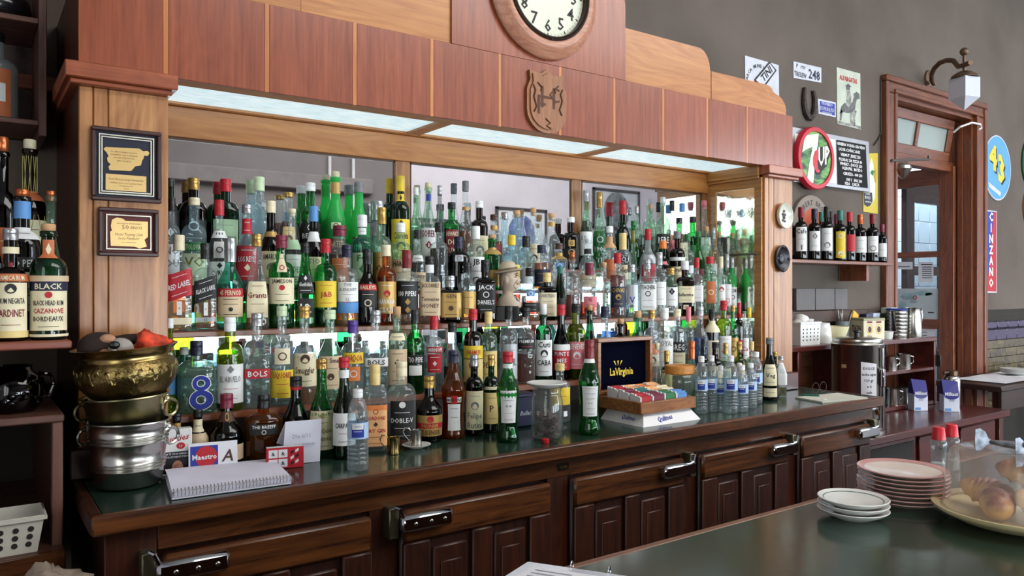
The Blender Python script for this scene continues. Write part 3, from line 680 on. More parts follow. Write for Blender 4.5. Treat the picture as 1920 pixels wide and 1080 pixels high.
B('3', 1299, 407, 26, 'S', 'gr', ('black', .1), '14-48:green:white:55', 'vivid green gin bottle with black cap', 'gr', .6)
B('3', 1327, 377, 28, 'C', 'cl', ('c:pink', .14), '10-48:white:pink:50:~|~', 'clear bottle of dark red liquor at the right end', 'wn', .5)
# middle step
B('2', 322, 372, 30, 'S', 'cl', ('black', .14), '10-50:white:grey:60:NO|OU|~', 'clear bottle with long black cap beside the left pillar')
B('2', 364, 372, 44, 'S', 'bl', ('cream', .08), '42-52:green:mint:80:STOLOVAYA;6-40:palegr:olive:78:VO|~', 'pale blue vodka bottle with cream cap and bright green band')
B('2', 411, 376, 38, 'A', 'cl', ('red', .17), '8-32:white:black:75:*|CURVO|~;36-54:white:black:32:O;58-66:white:navy:70:* * *', 'pear shaped dark brandy bottle with red cap and white labels', 'dk', .62)
B('2', 463, 385, 40, 'A', 'cl', ('silver', .1), '12-52:red:white,cream:78:~|LOS REYES|!*|~;66-84:red:white:80:~|~', 'clear bottle with large red label and white capitals')
B('2', 508, 378, 38, 'A', 'br', ('cream', .13), '8-44:cream:black,grey:70:AMARULA|!@|~;60-66:gold:brown:85', 'brown cream liqueur bottle with gold cord and elephant label')
B('2', 548, 392, 36, 'A', 'cl', ('c:cream', .08), '8-44:white:grey:76:~|VALDES|JEREZ;50-62:mint:grey:60', 'sherry shaped bottle of black liquor with white collar', 'dk', .52)
B('2', 588, 388, 38, 'B', 'bk', ('ltblue', .18), '10-40:cream:grey:70:TIO|~|~;58-70:white:black:60', 'black bottle with pale blue cap and white collar')
B('2', 637, 424, 42, 'F', 'cl', ('burg', .16), '10-50:copper:cream:44:~|~', 'round shouldered clear flask with square dark burgundy stopper', 'rd', .56, ysq=.7, rn=.02)
B('2', 679, 404, 40, 'S', 'tl', ('white', .16), '8-50:mint:green:64:FO|*|~;74-83:white:grey:60:~', 'aqua tinted bottle with white cap and pale green label')
B('2', 716, 390, 36, 'L', 'lg', ('gold', .2), '8-46:gold:brown:74:~|Old|~', 'greenish bottle with long gold neck and mustard label')
B('2', 752, 419, 38, 'S', 'lg', ('white', .14), '8-46:beige:black:72:HARWY|~|~', 'clear bottle with crumpled white cap and beige label')
B('2', 782, 432, 32, 'A', 'cl', ('black', .14), '48-58:white:black:40:~;8-30:beige:black:70:Henry|~', 'slim necked cognac bottle with white oval on black', 'dk', .46)
B('2', 823, 418, 34, 'S', 'cl', ('black', .14), '', 'straight clear bottle half full of black liquor', 'dk', .62)
B('2', 860, 445, 44, 'F', 'bk', ('navy', .22), '54-66:silver:grey:22:O', 'stout black rounded bottle with navy cap and silver ring', ysq=.75)
B('2', 892, 425, 34, 'S', 'cl', ('white', .2), '8-52:white:black:62:JB|~|O', 'clear bottle with tall white cap and white label')
B('2', 923, 440, 36, 'S', 'gr', ('cork', .12), '8-36:gold:brown:60:~;64-76:gold:brown:85', 'green bottle with wide wooden stopper and gold foil', 'gr', .5)
B('2', 962, 442, 38, 'S', 'bl', ('yellow', .18), '8-46:yellow:brown:60:~|@', 'clear bottle with yellow cap and yellow label behind the bust')
B('2', 984, 443, 34, 'S', 'bl', ('black', .2), '12-40:silver:black:60', 'clear bottle with tall black cap behind the bust')
B('2', 1015, 460, 36, 'S', 'cl', ('navy', .18), '8-46:navy:gold:66:~|~', 'rounded bottle of amber with navy cap and navy label', 'am', .6)
B('2', 1048, 457, 36, 'S', 'cl', ('brown', .12), '66-80:gold:brown:85;46-58:ltblue:white:26:O', 'clear bottle with dark stopper gold neck and blue seal')
B('2', 1102, 445, 36, 'A', 'cl', ('c:white', .1), '68-78:black:grey:85;6-30:beige:grey:60', 'clear pear bottle with white cork and dark neck ring')
B('2', 1143, 425, 28, 'S', 'cl', ('white', .1), '12-48:copper:brown:50:~;66-84:cork:brown:80', 'clear bottle with cork coloured neck paper and white cap')
B('2', 1168, 438, 30, 'S', 'cl', ('wax', .3), '10-44:cream:black:66:Solera|~;50-58:navy:white:26:O', 'clear bottle sealed in yellow wax with cream script label')
B('2', 1187, 433, 16, 'C', 'lg', ('olive', .2), '', 'very slim greenish bottle with olive capsule')
B('2', 1215, 430, 36, 'A', 'fw', ('red', .18), '14-42:red:white:50:V|~;44-58:silver:grey:70', 'flared silver grey bottle with red neck and red label', rn=.013)
B('2', 1243, 452, 30, 'A', 'dg', ('orange', .16), '26-44:black:white:70:VA|T;52-58:pink:red:30', 'black green bottle with orange neck and white capitals')
B('2', 1270, 435, 28, 'S', 'br', ('grey', .12), '8-40:cream:brown:72:Mirabel|~|~;50-56:white:grey:80', 'dark brown bottle with white shoulder band and cream label')
B('2', 1289, 440, 26, 'S', 'cl', ('green', .12), '30-44:silver:grey:50', 'clear bottle with green cap at right')
B('2', 1311, 435, 24, 'A', 'gr', ('green', .1), '10-36:burg:red:50', 'bright green sloping bottle with burgundy label at right', 'gr', .5)
B('2', 1327, 425, 24, 'S', 'lg', ('cork', .12), '', 'pale yellow green bottle with tall cork at right', 'ol', .3)
B('2', 1346, 435, 22, 'S', 'cl', ('cork', .1), '8-40:white:grey:60', 'slim clear bottle with cork at right')
B('2', 1367, 430, 26, 'S', 'cl', ('silver', .18), '14-42:white:navy:40:O', 'clear bottle of golden liquor with glass stopper at right', 'go', .64)
# upper shelf edge
B('1', 339, 442, 46, 'Q', 'cl', ('cream', .16), '34-62/:red:white:62:~|RED LABEL|~;7-14:cream:brown:56:;17-31:white:gold:11:*', 'square whisky bottle with slanted red label and golden rest', 'go', .33, sq=7)
B('1', 384, 457, 42, 'Q', 'cl', ('black', .18), '34-60/:black:white:62:~|BLACK LABEL|~;10-15:silver:black:44:12;17-32:white:gold:10:*', 'square whisky bottle with slanted black label', 'am', .36, sq=7)
B('1', 432, 448, 52, 'A', 'tl', ('silver', .26), '14-36:beige:black:64:~|~|!@|~;36-45:red:cream:64:45 PERNOD', 'teal aniseed bottle with white neck foil and red topped label')
B('1', 480, 440, 46, 'T', 'cl', ('gold', .13), "12-50:cream:dkred:46:~|Grants|~|~", 'three sided clear bottle of amber with cream oval label', 'am', .48, sq=4)
B('1', 527, 442, 50, 'S', 'gr', ('burg', .14), '26-54:cream:black,red:72:JAMESON|!@|~|~;60-80:cream:red:22:~|O', 'green whiskey bottle with burgundy cap and cream arched label', 'gr', .25)
B('1', 569, 456, 38, 'T', 'gr', ('black', .12), '40-62:black:white:48:*|Glenfiddich|~;12-34:dg:white:40:12' .replace('dg', 'black'), 'three sided green bottle with black round label and gold neck', 'gr', .3, sq=4)
B('1', 610, 449, 42, 'S', 'gr', ('red', .16), '22-52:yellow:red:66:~|J&B|~', 'green bottle with red cap and bright yellow label', 'dk', .2)
B('1', 650, 460, 42, 'S', 'cl', ('navy', .15), '30-54:white:grey:72:THE|GLENLIVET|~|12;16-29:ltblue:white:72', 'clear bottle with navy cap white label and blue band', 'go', .18)
B('1', 689, 468, 38, 'A', 'bk', ('black', .2), '24-46:black:cream:60:~|O;46-54:red:cream:60:BAILEYS', 'black cream liqueur bottle with red name band')
B('1', 724, 460, 38, 'S', 'am', ('cream', .14), '14-54:gold:white,red:70:~|!@|HAVANA|CLUB', 'amber rum bottle with cream cap and golden label', 'rd', .6)
B('1', 763, 470, 42, 'S', 'cl', ('dkred', .24), '14-58:black:white,gold:76:~|100 PIPERS|!*|!*', 'clear shouldered bottle with dark wraparound label and gold heraldry', 'am', .3)
B('1', 804, 482, 38, 'Q', 'cl', ('black', .12), "12-62:beige:brown:56:JACK DANIEL'S|~|Tennessee|HONEY|~;76-88:white:grey:70", 'square bottle with cream honey label and white neck band', 'am', .5, sq=7)
B('1', 843, 518, 42, 'Q', 'br', ('silver', .24), '12-64:gold:brown:50:GEN|~|@|~', 'square dark brown bottle with faceted silver stopper', sq=6)
B('1', 875, 494, 34, 'S', 'cl', ('black', .16), '14-52:gold:black:66:~|~', 'clear bottle with black cap and gold striped label', 'am', .2)
B('1', 908, 488, 36, 'Q', 'br', ('black', .2), "14-62:black:white:56:JACK|O|DANIEL'S|~", 'square brown whiskey bottle with black and white label', sq=7)
B('1', 994, 503, 38, 'L', 'cl', ('black', .16), '16-34:black:silver:74:~|~;46-56:ltblue:white:24:O', 'round long necked bottle with blue seal right of bust', 'go', .1)
B('1', 1023, 512, 34, 'Q', 'br', ('wax', .2), '8-58:cream:grey:56:COINTREAU|~|~|~', 'square orange liqueur bottle with cream cap and pale label', sq=6)
B('1', 1050, 500, 24, 'T', 'dg', ('teal', .3), '10-40:black:grey:60', 'slim dark embossed bottle with green neck foil')
B('1', 1073, 473, 26, 'S', 'cl', ('c:copper', .16), '', 'tall clear bottle with wide copper stopper and amber rest', 'rd', .36)
B('1', 1105, 494, 40, 'S', 'cl', ('burg', .22), '20-40:pink:burg:40:Q|~', 'round shouldered clear bottle with burgundy capsule', 'rd', .3)
B('1', 1132, 492, 28, 'S', 'cl', ('cork', .1), '', 'clear ribbed bottle with small wooden stopper')
B('1', 1158, 475, 30, 'S', 'cl', ('red', .16), '16-48:navy:gold:70:CHAIVS|!@|~'.replace('CHAIVS', 'CHIVAS'), 'red amber whisky bottle with pink neck and navy gold label', 'rd', .66)
B('1', 1184, 497, 32, 'S', 'bl', ('silver', .14), '24-62:silver:blue:40:|V', 'clear vodka bottle with silver cap and blue print', 'wa', .5)
B('1', 1211, 488, 32, 'Q', 'cl', ('silver', .16), '12-58:white:black:58:TEACHERS|O|~|~', 'clear square bottle with tall white label and small emblem', sq=6)
B('1', 1236, 474, 28, 'S', 'cl', ('silver', .2), '18-54:white:grey:56:~|~', 'slender clear bottle with long silver cap and white label')
B('1', 1258, 503, 30, 'S', 'lg', ('gold', .14), '8-60:white:black:46:*|~|GIN', 'gin bottle with gold cap and tall arched white label')
B('1', 1282, 490, 34, 'Q', 'br', ('white', .16), '24-54:cream:black:58:~|Ballantine|~;12-20:cream:red:16:O', 'square brown whisky bottle with white cap and chevron label', sq=7)
B('1', 1304, 484, 22, 'Q', 'cl', ('red', .18), '24-52:white:pink:56:~|~', 'slim square clear bottle with glossy red cap', sq=6)
B('1', 1331, 482, 34, 'S', 'lg', ('red', .12), '20-58:copper:cream:30:O', 'broad clear embossed bottle with red seal at right')
B('1', 1362, 482, 28, 'S', 'cl', ('cream', .2), '18-52:white:red:50:@|~', 'clear bottle with cream cap and red oval at right')
B('1', 1383, 478, 26, 'S', 'lg', ('silver', .22), '14-50:white:pink:60:~|O', 'pale bottle with silver grey cap and white label at right')
B('1', 1404, 485, 24, 'S', 'fg', ('silver', .18), '12-48:white:navy:70:BECAM|O|~', 'bright milky green bottle beside the right pillar', 'gr', .5)
# lower shelf
B('L', 324, 598, 22, 'S', 'yg', ('white', .1), '20-52:ltblue:white:60', 'yellow green bottle half hidden beside the left pillar', dy=.03)
B('L', 365, 640, 74, 'F', 'lg', ('navy', .2), '12-56:blue:white:20', 'broad pale green gin bottle with big blue figure eight', 'wa', .6, sq=5, ysq=.62)
B('L', 430, 596, 50, 'W', 'yg', ('white', .15), '8-50:white:grey,red:76:*|EL ABUELO|!~|~', 'yellow green wine bottle with white cap and grey label', 'dk', .16)
B('L', 481, 589, 48, 'Q', 'cl', ('silver', .13), '32-42:red:white:62:BOLS', 'clear square bottle with narrow red name band', 'wa', .3, sq=6)
B('L', 527, 575, 42, 'S', 'cl', ('palegr', .1), '8-36:yellow:red:74:LIQUORES|~|~;42-58:cream:brown:40:O', 'clear bottle with round cream seal and yellow red label', 'wa', .3)
B('L', 571, 575, 44, 'A', 'cl', ('gold', .12), '18-52:cream:brown:70:@|Smuggler|~', 'clear sloping bottle with gold neck and cream script label', 'am', .16)
B('L', 619, 582, 46, 'A', 'lg', ('palegr', .1), '14-50:beige:brown:72:Dis Smuash|~|@|~'.replace('Smuash', 'Small'), 'frosted textured bottle with pale cap and beige label')
B('L', 662, 602, 42, 'S', 'cl', ('purple', .16), "46-60:yellow:red:60:GORDON;24-42:orange:white:34:O", 'clear gin bottle with purple cap and yellow label')
B('L', 704, 583, 44, 'Q', 'cl', ('silver', .14), '36-46:white:navy:62:BOLS', 'clear square bottle with blue lettered white band', 'wa', .3, sq=6)
B('L', 744, 575, 38, 'S', 'lg', ('cork', .16), '12-52:beige:brown:72:~|*|~|~;62-70:cream:brown:50:~', 'pale green bottle with red cork seal and big beige label')
B('L', 778, 582, 34, 'W', 'gr', ('black', .16), '36-46:black:white:80:TIO PEPE;22-34:white:grey:42:', 'green sherry bottle with black band and white square', 'dk', .5)
B('L', 814, 593, 36, 'S', 'cl', ('red', .18), '26-50:red:white:46:~|*|~;52-60:red:white:50:SMIRNOFF', 'clear vodka bottle with red cap and red shield label', 'wa', .4)
B('L', 848, 606, 36, 'A', 'cl', ('black', .14), '10-36:black:silver:60:~|~', 'clear pear bottle with black cap behind the orange vermouth')
B('L', 887, 580, 36, 'S', 'br', ('red', .14), '38-54:yellow:red:76:VARAMUSU;8-37:wax:dkred:76:@|~', 'dark bottle with red cap and yellow and cream labels')
B('L', 916, 585, 32, 'S', 'lg', ('wax', .16), '12-48:wax:brown:72:~|DENY|~', 'pale bottle with cream seal and parchment label')
B('L', 954, 574, 34, 'W', 'cl', ('black', .17), '8-52:silver:grey:60:~|DISTIL|~', 'clear bottle with black capsule and silver grey label')
B('L', 986, 578, 34, 'S', 'cl', ('black', .12), '46-60:black:white,red:66:PREMIUM|!~', 'cut glass bottle of amber with black premium label', 'rd', .4)
B('L', 1019, 570, 32, 'W', 'dg', ('c:white', .22), '8-54:white:black:72:Cuti|@|CABA|~', 'black green bottle with white neck wrap and white label')
B('L', 1052, 572, 34, 'B', 'bk', ('red', .14), '14-40:red:white:72:PUNT E|MES|~;40-48:white:grey:72', 'black vermouth bottle with red cap and red white label')
B('L', 1080, 570, 36, 'W', 'ol', ('black', .12), '14-50:pink:white:64:BENEVES|@|~', 'olive green wine bottle with pink label left of tea box', 'dk', .3)
B('L', 1106, 572, 26, 'T', 'dg', ('cork', .12), '', 'thin dark green bottle with cork behind the green vermouth')
B('L', 1134, 575, 34, 'A', 'bl', ('navy', .16), '', 'clear bottle with navy cap above the tea box lid')
B('L', 1164, 598, 30, 'S', 'br', ('cork', .14), '', 'small brown bottle with cork above the tea box lid')
B('L', 1196, 583, 36, 'A', 'tl', ('cork', .18), '', 'aqua flared bottle with cork above the tea box lid')
B('L', 1222, 582, 28, 'S', 'cl', ('gold', .14), '30-46:orange:brown:60:~;10-29:cream:brown:60:@', 'clear bottle with gold cap and orange label strip')
B('L', 1246, 578, 34, 'S', 'cl', ('white', .17), '8-52:white:grey:56:ROYAL|~|~', 'clear wide bottle with white neck paper and white label')
B('L', 1270, 580, 30, 'S', 'cl', ('cream', .12), '30-46:black:white:60:BREG;8-29:cream:black:60:~|~', 'clear bottle with cream cap and dark grey label', 'wa', .7)
B('L', 1291, 576, 20, 'S', 'cl', ('pink', .24), '', 'thin clear bottle with pink neck')
B('L', 1312, 576, 32, 'A', 'cl', ('silver', .14), '', 'clear sloping bottle filled with bright blue liqueur', 'bu', .5)
B('L', 1335, 580, 28, 'S', 'br', ('black', .16), '10-46:cream:brown:52:;60-80:cream:brown:80', 'brown bottle with cream neck and torn cream label')
B('L', 1357, 564, 28, 'W', 'ol', ('red', .15), '8-46:white:red:66:~|*|Ca|~', 'olive brown bottle with red cap and white crest label', 'go', .4)
B('L', 1377, 573, 22, 'W', 'gr', ('gold', .1), '8-46:gold:brown:66:~|O|~', 'bright green bottle with gold cap and gold label at right', 'gr', .5)
B('L', 1393, 568, 24, 'W', 'bk', ('red', .24), '18-40:red:white:40:C', 'black vermouth bottle with long red capsule at right')
B('L', 1413, 577, 20, 'S', 'cl', ('yellow', .18), '8-30:red:white:60:Ca', 'clear bottle with yellow neck at right')
B('L', 1432, 567, 24, 'S', 'cl', ('black', .14), '8-42:white:red:66:~|Ca|~', 'brownish clear bottle beside the right pillar', 'am', .1)
# rear row of the lower shelf, seen between the front bottles
for u, w, shp, g, cap, lb, liq, ds in (
    (398, 44, 'S', 'bl', None, '', None, 'open pale blue bottle between figure eight gin and grey wine label'), (345, 34, 'S', 'tl', ('white', .12), '20-50:ltblue:white:60', None, 'aqua bottle with pale blue label behind the figure eight gin'),
    (458, 40, 'S', 'cl', None, '', None, 'open clear bottle behind the red banded square one'), (506, 36, 'S', 'cl', ('red', .1), '', None, 'clear bottle with red cap behind the round sealed one'),
    (549, 38, 'S', 'lg', ('ltblue', .14), '', None, 'pale green bottle with light blue cap behind the cream script one'), (594, 36, 'S', 'bl', None, '', None, 'open bluish bottle left of the frosted textured one'),
    (640, 36, 'S', 'cl', ('green', .14), '', None, 'clear bottle with green cap left of the purple capped gin'), (684, 34, 'S', 'bl', ('white', .12), '', None, 'bluish bottle with white cap right of the purple capped gin'),
    (796, 34, 'S', 'bl', None, '', None, 'open bluish bottle left of the red shield vodka'), (832, 32, 'S', 'dg', ('green', .12), '', None, 'dark green bottle right of the red shield vodka'),
    (866, 34, 'S', 'tl', ('teal', .14), '', None, 'teal bottle left of the yellow labelled dark one'), (936, 34, 'S', 'bl', None, '', None, 'open bluish bottle right of the parchment labelled one'),
    (1150, 40, 'S', 'cl', None, '20-50:ltblue:white:60', None, 'clear bottle with blue label above the tea box'), (1178, 36, 'S', 'tl', ('teal', .14), '', None, 'teal bottle left of the aqua flared one'),
    (1210, 34, 'S', 'bl', None, '', None, 'open bluish bottle right of the aqua flared one')):
    B('K', u, 652 if u < 700 else 644 if u < 1000 else 634, w, shp, g, cap, lb, ds, liq)
# on the worktop
B('C', 331, 763, 34, 'A', 'br', ('black', .12), '64-84:gold:brown:80', 'dark bottle with black cap and gold neck behind the cigarette stand', vb=862)
B('C', 371, 757, 36, 'A', 'br', ('black', .12), '62-84:cream:brown:80:~;26-60:beige:brown:88', 'dark bottle with black pourer and drips of cream wax', vb=859)
B('C', 425, 733, 58, 'B', 'br', ('burg', .2), '8-30:beige:dkred:76:SAN JUAN|~|~;62-76:brown:gold:60:O', 'brown brandy bottle with dark burgundy capsule and beige label', vb=864)
B('C', 494, 741, 70, 'F', 'am', ('black', .2), '42-58:black:white:46:THE BREEFF|O', 'flat round amber flask with oval black and white label', 'dk', .6, vb=870, ysq=.6)
B('C', 556, 707, 52, 'B', 'bk', ('black', .12), '84-89:red:black:88', 'black bottle with red ring at neck behind folded paper', vb=858)
B('C', 602, 674, 46, 'B', 'gr', ('gold', .1), '8-48:cream:olive:70:* @ *|~|Chez-Quinta|Quinta|~', 'green sloping wine bottle with gold cap and cream label', 'ol', .5, vb=858)
B('C', 645, 671, 44, 'B', 'dg', ('red', .1), '14-46:white:black,dkred:70:|CARPANO|!~|~;80-88:white:red:85', 'dark vermouth bottle with red white cap and white label', vb=862)
B('C', 703, 684, 44, 'G', 'cl', ('wax', .24), "6-50:peach:red,brown:70:O|GORDONS|!*|DRY GIN|~|~;48-54:orange:red:70", 'clear gin bottle with cream cap and big orange label', 'wa', .5, vb=846, sq=5)
B('C', 753, 678, 54, 'F', 'cl', ('cream', .18), '8-54:black:white:52:@|~|DOBLE-V|~|~', 'clear wide whisky bottle with black label and white letters', 'am', .12, vb=838, ysq=.75)
B('C', 805, 706, 48, 'A', 'br', ('gold', .18), '10-22:gold:brown:74:CUSENIER;22-30:red:gold:74:PRUNIER;30-42:gold:red:74:@', 'round brandy bottle with gold cap and red gold label', vb=830)
B('C', 850, 658, 46, 'V', 'am', ('navy', .14), '10-40:white:black:34:~|~|*;42-48:white:black:38:MARTINI;40.5-50:red:red:14', 'amber orange vermouth bottle with navy cap', 'am', .6, vb=824)
B('C', 889, 666, 34, 'W', 'bk', ('silver', .14), '8-56:cream:grey:72:~|@|Felipe|Rutini', 'black wine bottle with white cap and cream script label', vb=818)
B('C', 921, 666, 30, 'W', 'dg', ('gold', .14), '12-52:wax:brown:70:~|P|~;56-60:cream:brown:60', 'dark wine bottle with gold neck and cream label', vb=812)
B('C', 952, 660, 44, 'V', 'gr', ('red', .12), '22-58:white:grey:44:~|~|# #|~|~;82-87:white:grey:88'.replace('# #', '* *'), 'green vermouth bottle with red cap and white back label', 'dk', .38, vb=831)
B('C', 1105, 638, 42, 'V', 'gr', ('dkred', .2), '20-52:white:grey:46:~|~|~|* *|~|~;76-81:white:grey:88', 'second green vermouth bottle standing nearest the tea box', 'gr', .5, vb=817)
B('C', 1050, 660, 34, 'S', 'cl', ('wax', .12), '30-60:yellow:red:60:~', 'clear jar bottle with gold cap behind the saucer topped jar', vb=752)
B('C', 1232, 635, 22, 'T', 'cl', ('c:cream', .1), '', 'slim clear tapered bottle left of wooden lidded jar', 'dk', .35, vb=748)
B('C', 1250, 648, 20, 'S', 'dg', ('gold', .2), '30-66:wax:olive:60', 'tiny bottle with gold cap behind wooden lidded jar', vb=744)
B('C', 1297, 637, 26, 'A', 'lg', ('copper', .3), '', 'clear bottle with copper ringed pourer behind water bottles', 'gr', .3, vb=752)
B('C', 1320, 633, 20, 'S', 'dg', ('black', .12), '', 'small dark green bottle with black cap behind water bottles', vb=748)
B('C', 1341, 640, 28, 'S', 'br', ('black', .1), '20-60:cream:brown:60:', 'brown bottle with peeling pale label behind water bottles', vb=748, suf='on worktop')
B('C', 1360, 642, 20, 'S', 'lg', ('gold', .2), '20-55:palegr:olive:60', 'pale green bottle with gold cap third behind water bottles', vb=746)
B('C', 1386, 640, 22, 'W', 'ol', ('gold', .14), '20-60:gold:black:66:*', 'olive bottle with gold foil and heart motif behind water bottles', vb=744)
B('C', 1409, 640, 20, 'S', 'lg', ('wax', .16), '20-55:dkred:white:60', 'pale bottle with yellow cap rightmost behind water bottles', vb=742)
B('C', 1443, 634, 30, 'B', 'bk', ('grey', .1), '24-58:cream:black:52:~|Veg|~;6-20:cream:brown:52:~', 'dark sauce bottle with cream label near the worktop end', vb=752)
B('C', 1453, 660, 16, 'S', 'dg', ('gold', .12), '', 'small gold capped bottle behind the dark sauce bottle', vb=740)
B('C', 1464, 668, 20, 'Q', 'cl', ('silver', .1), '30-84:white:white:60', 'small square oil bottle with blank white label at worktop end', 'ol', .24, vb=745, sq=6)

def place_all():
    seen = {}
    lay = {}
    for s in SPECS:
        if s['row'] == 'C':
            p = PZ(s['u'], s['vb'], TZ); z0 = TZ-.001
            w_ = s['w']*p.y/ray(s['u'])[1]/FPX/2
        else:
            Y, z0 = ROWS[s['row']]; p = P(s['u'], 540, Y)
            w_ = s['w']*depth(s['u'], Y)/FPX/2
        s['x'], s['y'], s['z'], s['R'] = p.x, p.y+s['dy'], z0, w_
        if s['row'] == 'C': s['y'] += w_*.8; s['x'] += w_*.8*ray(s['u'])[0]/ray(s['u'])[1]      # vb is the front of the base
        if s['row'] == '1' and s['sq']: s['y'] -= .007
        d = s['y']/ray(s['u'])[1]
        s['H'] = CZ-(s['vt']-540)/FPX*d-z0
        if s['row'] != 'C': s['R'] = min(s['R'], {'K': .036, '3': .038, '2': .038, '1': .043, 'L': .048}[s['row']]*(1 if not s['ysq'] else 1.12 if s['row'] != 'L' else 1.6)*(1 if not s['sq'] or s['ysq'] else .93))
        lay.setdefault(s['row'], []).append(s)
    for row, L in lay.items():                       # let neighbours stand clear of each other
        for it in range(60):
            for i, a in enumerate(L):
                for c in L[i+1:]:
                    dx, dy = c['x']-a['x'], c['y']-a['y']; D = math.hypot(dx, dy)
                    ea = a['R']*(1.12 if a['sq'] else 1); ec = c['R']*(1.12 if c['sq'] else 1)
                    o = ea+ec+.0012-D
                    if o > 0:
                        k = min(o*.25, .002)
                        if row != 'C': a['x'] -= k*.5*(1 if dx > 0 else -1); c['x'] += k*.5*(1 if dx > 0 else -1)
                        else:
                            a['x'] -= k*dx/D; a['y'] -= k*dy/D; c['x'] += k*dx/D; c['y'] += k*dy/D
                        f = .5 if row == 'C' else .8
                        
                        for q in (a, c): q['R'] = max(q['R']*(1-min(.02, o*f)), q.setdefault('R0', q['R'])*(.9 if row == 'C' else .68 if a['u'] > 1290 else .7))
            for a in L:
                if row != 'C': a['x'] = min(max(a['x'], XLi+a['R']*1.1+.002), XRi-.034-a['R']*1.1)
    for s in SPECS:
        if s['row'] == 'C':
            k = min(1, (2.3005-s['R']*1.05)/s['y']); s['x'] *= k; s['y'] *= k
        else: s['x'] = min(max(s['x'], XLi+s['R']*1.1+.002), XRi-.034-s['R']*1.1)
        x, y, z, R, H = s['x'], s['y'], s['z'], s['R'], s['H']
        rz = math.atan2(-x, y)*s['face']
        base = s['desc']+' '+(s['suf'] or SUF[s['row']])
        make_bottle((x, y, z+.0006), H, R, s['shp'], s['g'], s['cap'], s['labels'], s['liq'], s['fill'], base, GRP[s['row']], rz, s['sq'] or 0, s['ysq'] or 1, s['rn'])
        if base in seen: print('DUP', base)
        seen[base] = 1
        if len(base.split()) > 16: print('LONG', len(base.split()), base)
        if H > .42 or H < .1: print('ODD H %.3f R %.3f' % (H, R), base)
    print('bottles', len(SPECS), 'min R', min(s['R'] for s in SPECS))
place_all()
# ------------------------------------------------------------------ water bottles
def water(u, vt, vb, w, label, xl='blue', y=None):
    p = PZ(u, vb, TZ); d = p.y/ray(u)[1]; R = w*d/FPX/2
    Y = p.y+R*.85 if y is None else y
    d = depth(u, Y); x = ray(u)[0]*d
    H = CZ-(vt-540)/FPX*d-TZ
    return make_bottle((x, Y, TZ-.0004), H, R, 'P', 'wt', ('white', .1), '40-60:palebl:white:176:;42-57:blue:white:34:~;52-59:white:blue:30:~', 'wa', .72, label, 'plastic water bottles on the worktop', math.atan2(-x, Y), rn=R*.42, name='water_bottle')
GL['wt'] = glass('clear_water_plastic', (244, 248, 250), 1.2, .05, frost=.14, wav=.5)
water(671, 730, 884, 40, 'single small plastic water bottle standing by the orange gin bottle')
for a in ((1315, 668, 776, 24, 'water bottle just right of the wooden lidded jar'), (1334, 667, 773, 23, 'second water bottle from the wooden lidded jar'),
          (1351, 686, 772, 22, 'shorter water bottle third from the wooden lidded jar'), (1370, 667, 776, 26, 'tall water bottle in the middle of the cluster'),
          (1391, 685, 773, 24, 'short water bottle at the front of the cluster'), (1386, 681, 761, 20, 'small water bottle hidden behind the front of the cluster'),
          (1407, 681, 766, 24, 'short water bottle second from the dark sauce bottle'), (1417, 660, 757, 25, 'tall water bottle beside the dark sauce bottle')):
    water(*a)

# ------------------------------------------------------------------ things on the worktop
def shift(mb, p, rz=0): return mb.tf(Matrix.Translation(p) @ Matrix.Rotation(rz, 4, 'Z'))
def ring_handle(c, r, t=.0045, rz=0): 
    b = MB().tube([(r*math.cos(a), 0, r*math.sin(a)) for a in [2*math.pi*i/14 for i in range(14)]], t, 6, closed=True)
    return b.tf(Matrix.Translation(c) @ Matrix.Rotation(rz, 4, 'Z'))
bx, by = .335, 2.158
def bucket(label, z0, H, r0, r1, m, tilt, rings, hz):
    t = thing('ice_bucket', label, 'bucket', (bx, by, z0), 'stacked metal buckets by the left pillar'); t.rotation_euler = (0, tilt, 0)
    pr = [(0, .004), (r0*.9, .002), (r0, .008)]
    for q in rings: r = r0+(r1-r0)*q; pr += [(r, H*q-.004), (r+.0035, H*q), (r, H*q+.004)]
    pr += [(r1, H-.006), (r1+.006, H-.002), (r1+.005, H+.001), (r1-.002, H-.001), (r1-.006, H*.8), (r0-.006, .012), (0, .01)]
    obj('bucket_body', MB().lathe(pr, 36), m, t, local=True, smooth=50)
    for sx in (-1, 1):
        a = .5; x, y = sx*(r1-.004)*math.cos(a)*1.0, -sx*(r1-.004)*math.sin(a)*.9
        k = obj('handle_knob', MB().ball((x*1.05, y*1.05, hz), .011, 10, 6).cyl((x*1.05, y*1.05, hz-.008), .006, .02, 8), m, t, local=True)
        obj('ring_handle', ring_handle((x*1.13, y*1.13, hz-.022), .021, .0042, 0.4), m, k, local=True)
    return t
bucket('steel ice bucket with ribbed bands at the bottom of the stack', TZ, .166, .078, .096, STEEL, 0, (.28, .33, .38, .68, .73, .78), .145)
bucket('plain nickel ice bucket nested in the middle of the stack', 1.085, .125, .075, .098, mat('aged_nickel', (158, 150, 118), .28, 1, var=.08), -.05, (), .108)
t = thing('brass_planter', 'wide embossed brass bowl on top of the bucket stack', 'bowl', (bx, by-.005, 1.206)); t.rotation_euler = (0, -.07, 0)
EMB = mat('embossed_brass', (134, 114, 70), .34, 1, var=.16, vs_=26, bump=1.0, bs=55)
obj('bowl_body', MB().lathe([(0, 0), (.075, 0), (.088, .006), (.112, .035), (.119, .06), (.117, .082), (.108, .094)], 40), EMB, t, local=True, smooth=60)
obj('bowl_rim', MB().lathe([(.108, .094), (.106, .1), (.108, .112), (.121, .124), (.124, .127), (.12, .128), (.103, .112), (.1, .094), (.108, .06), (.07, .01), (0, .01)], 40), BRASS, t, local=True, smooth=50)
b = MB()
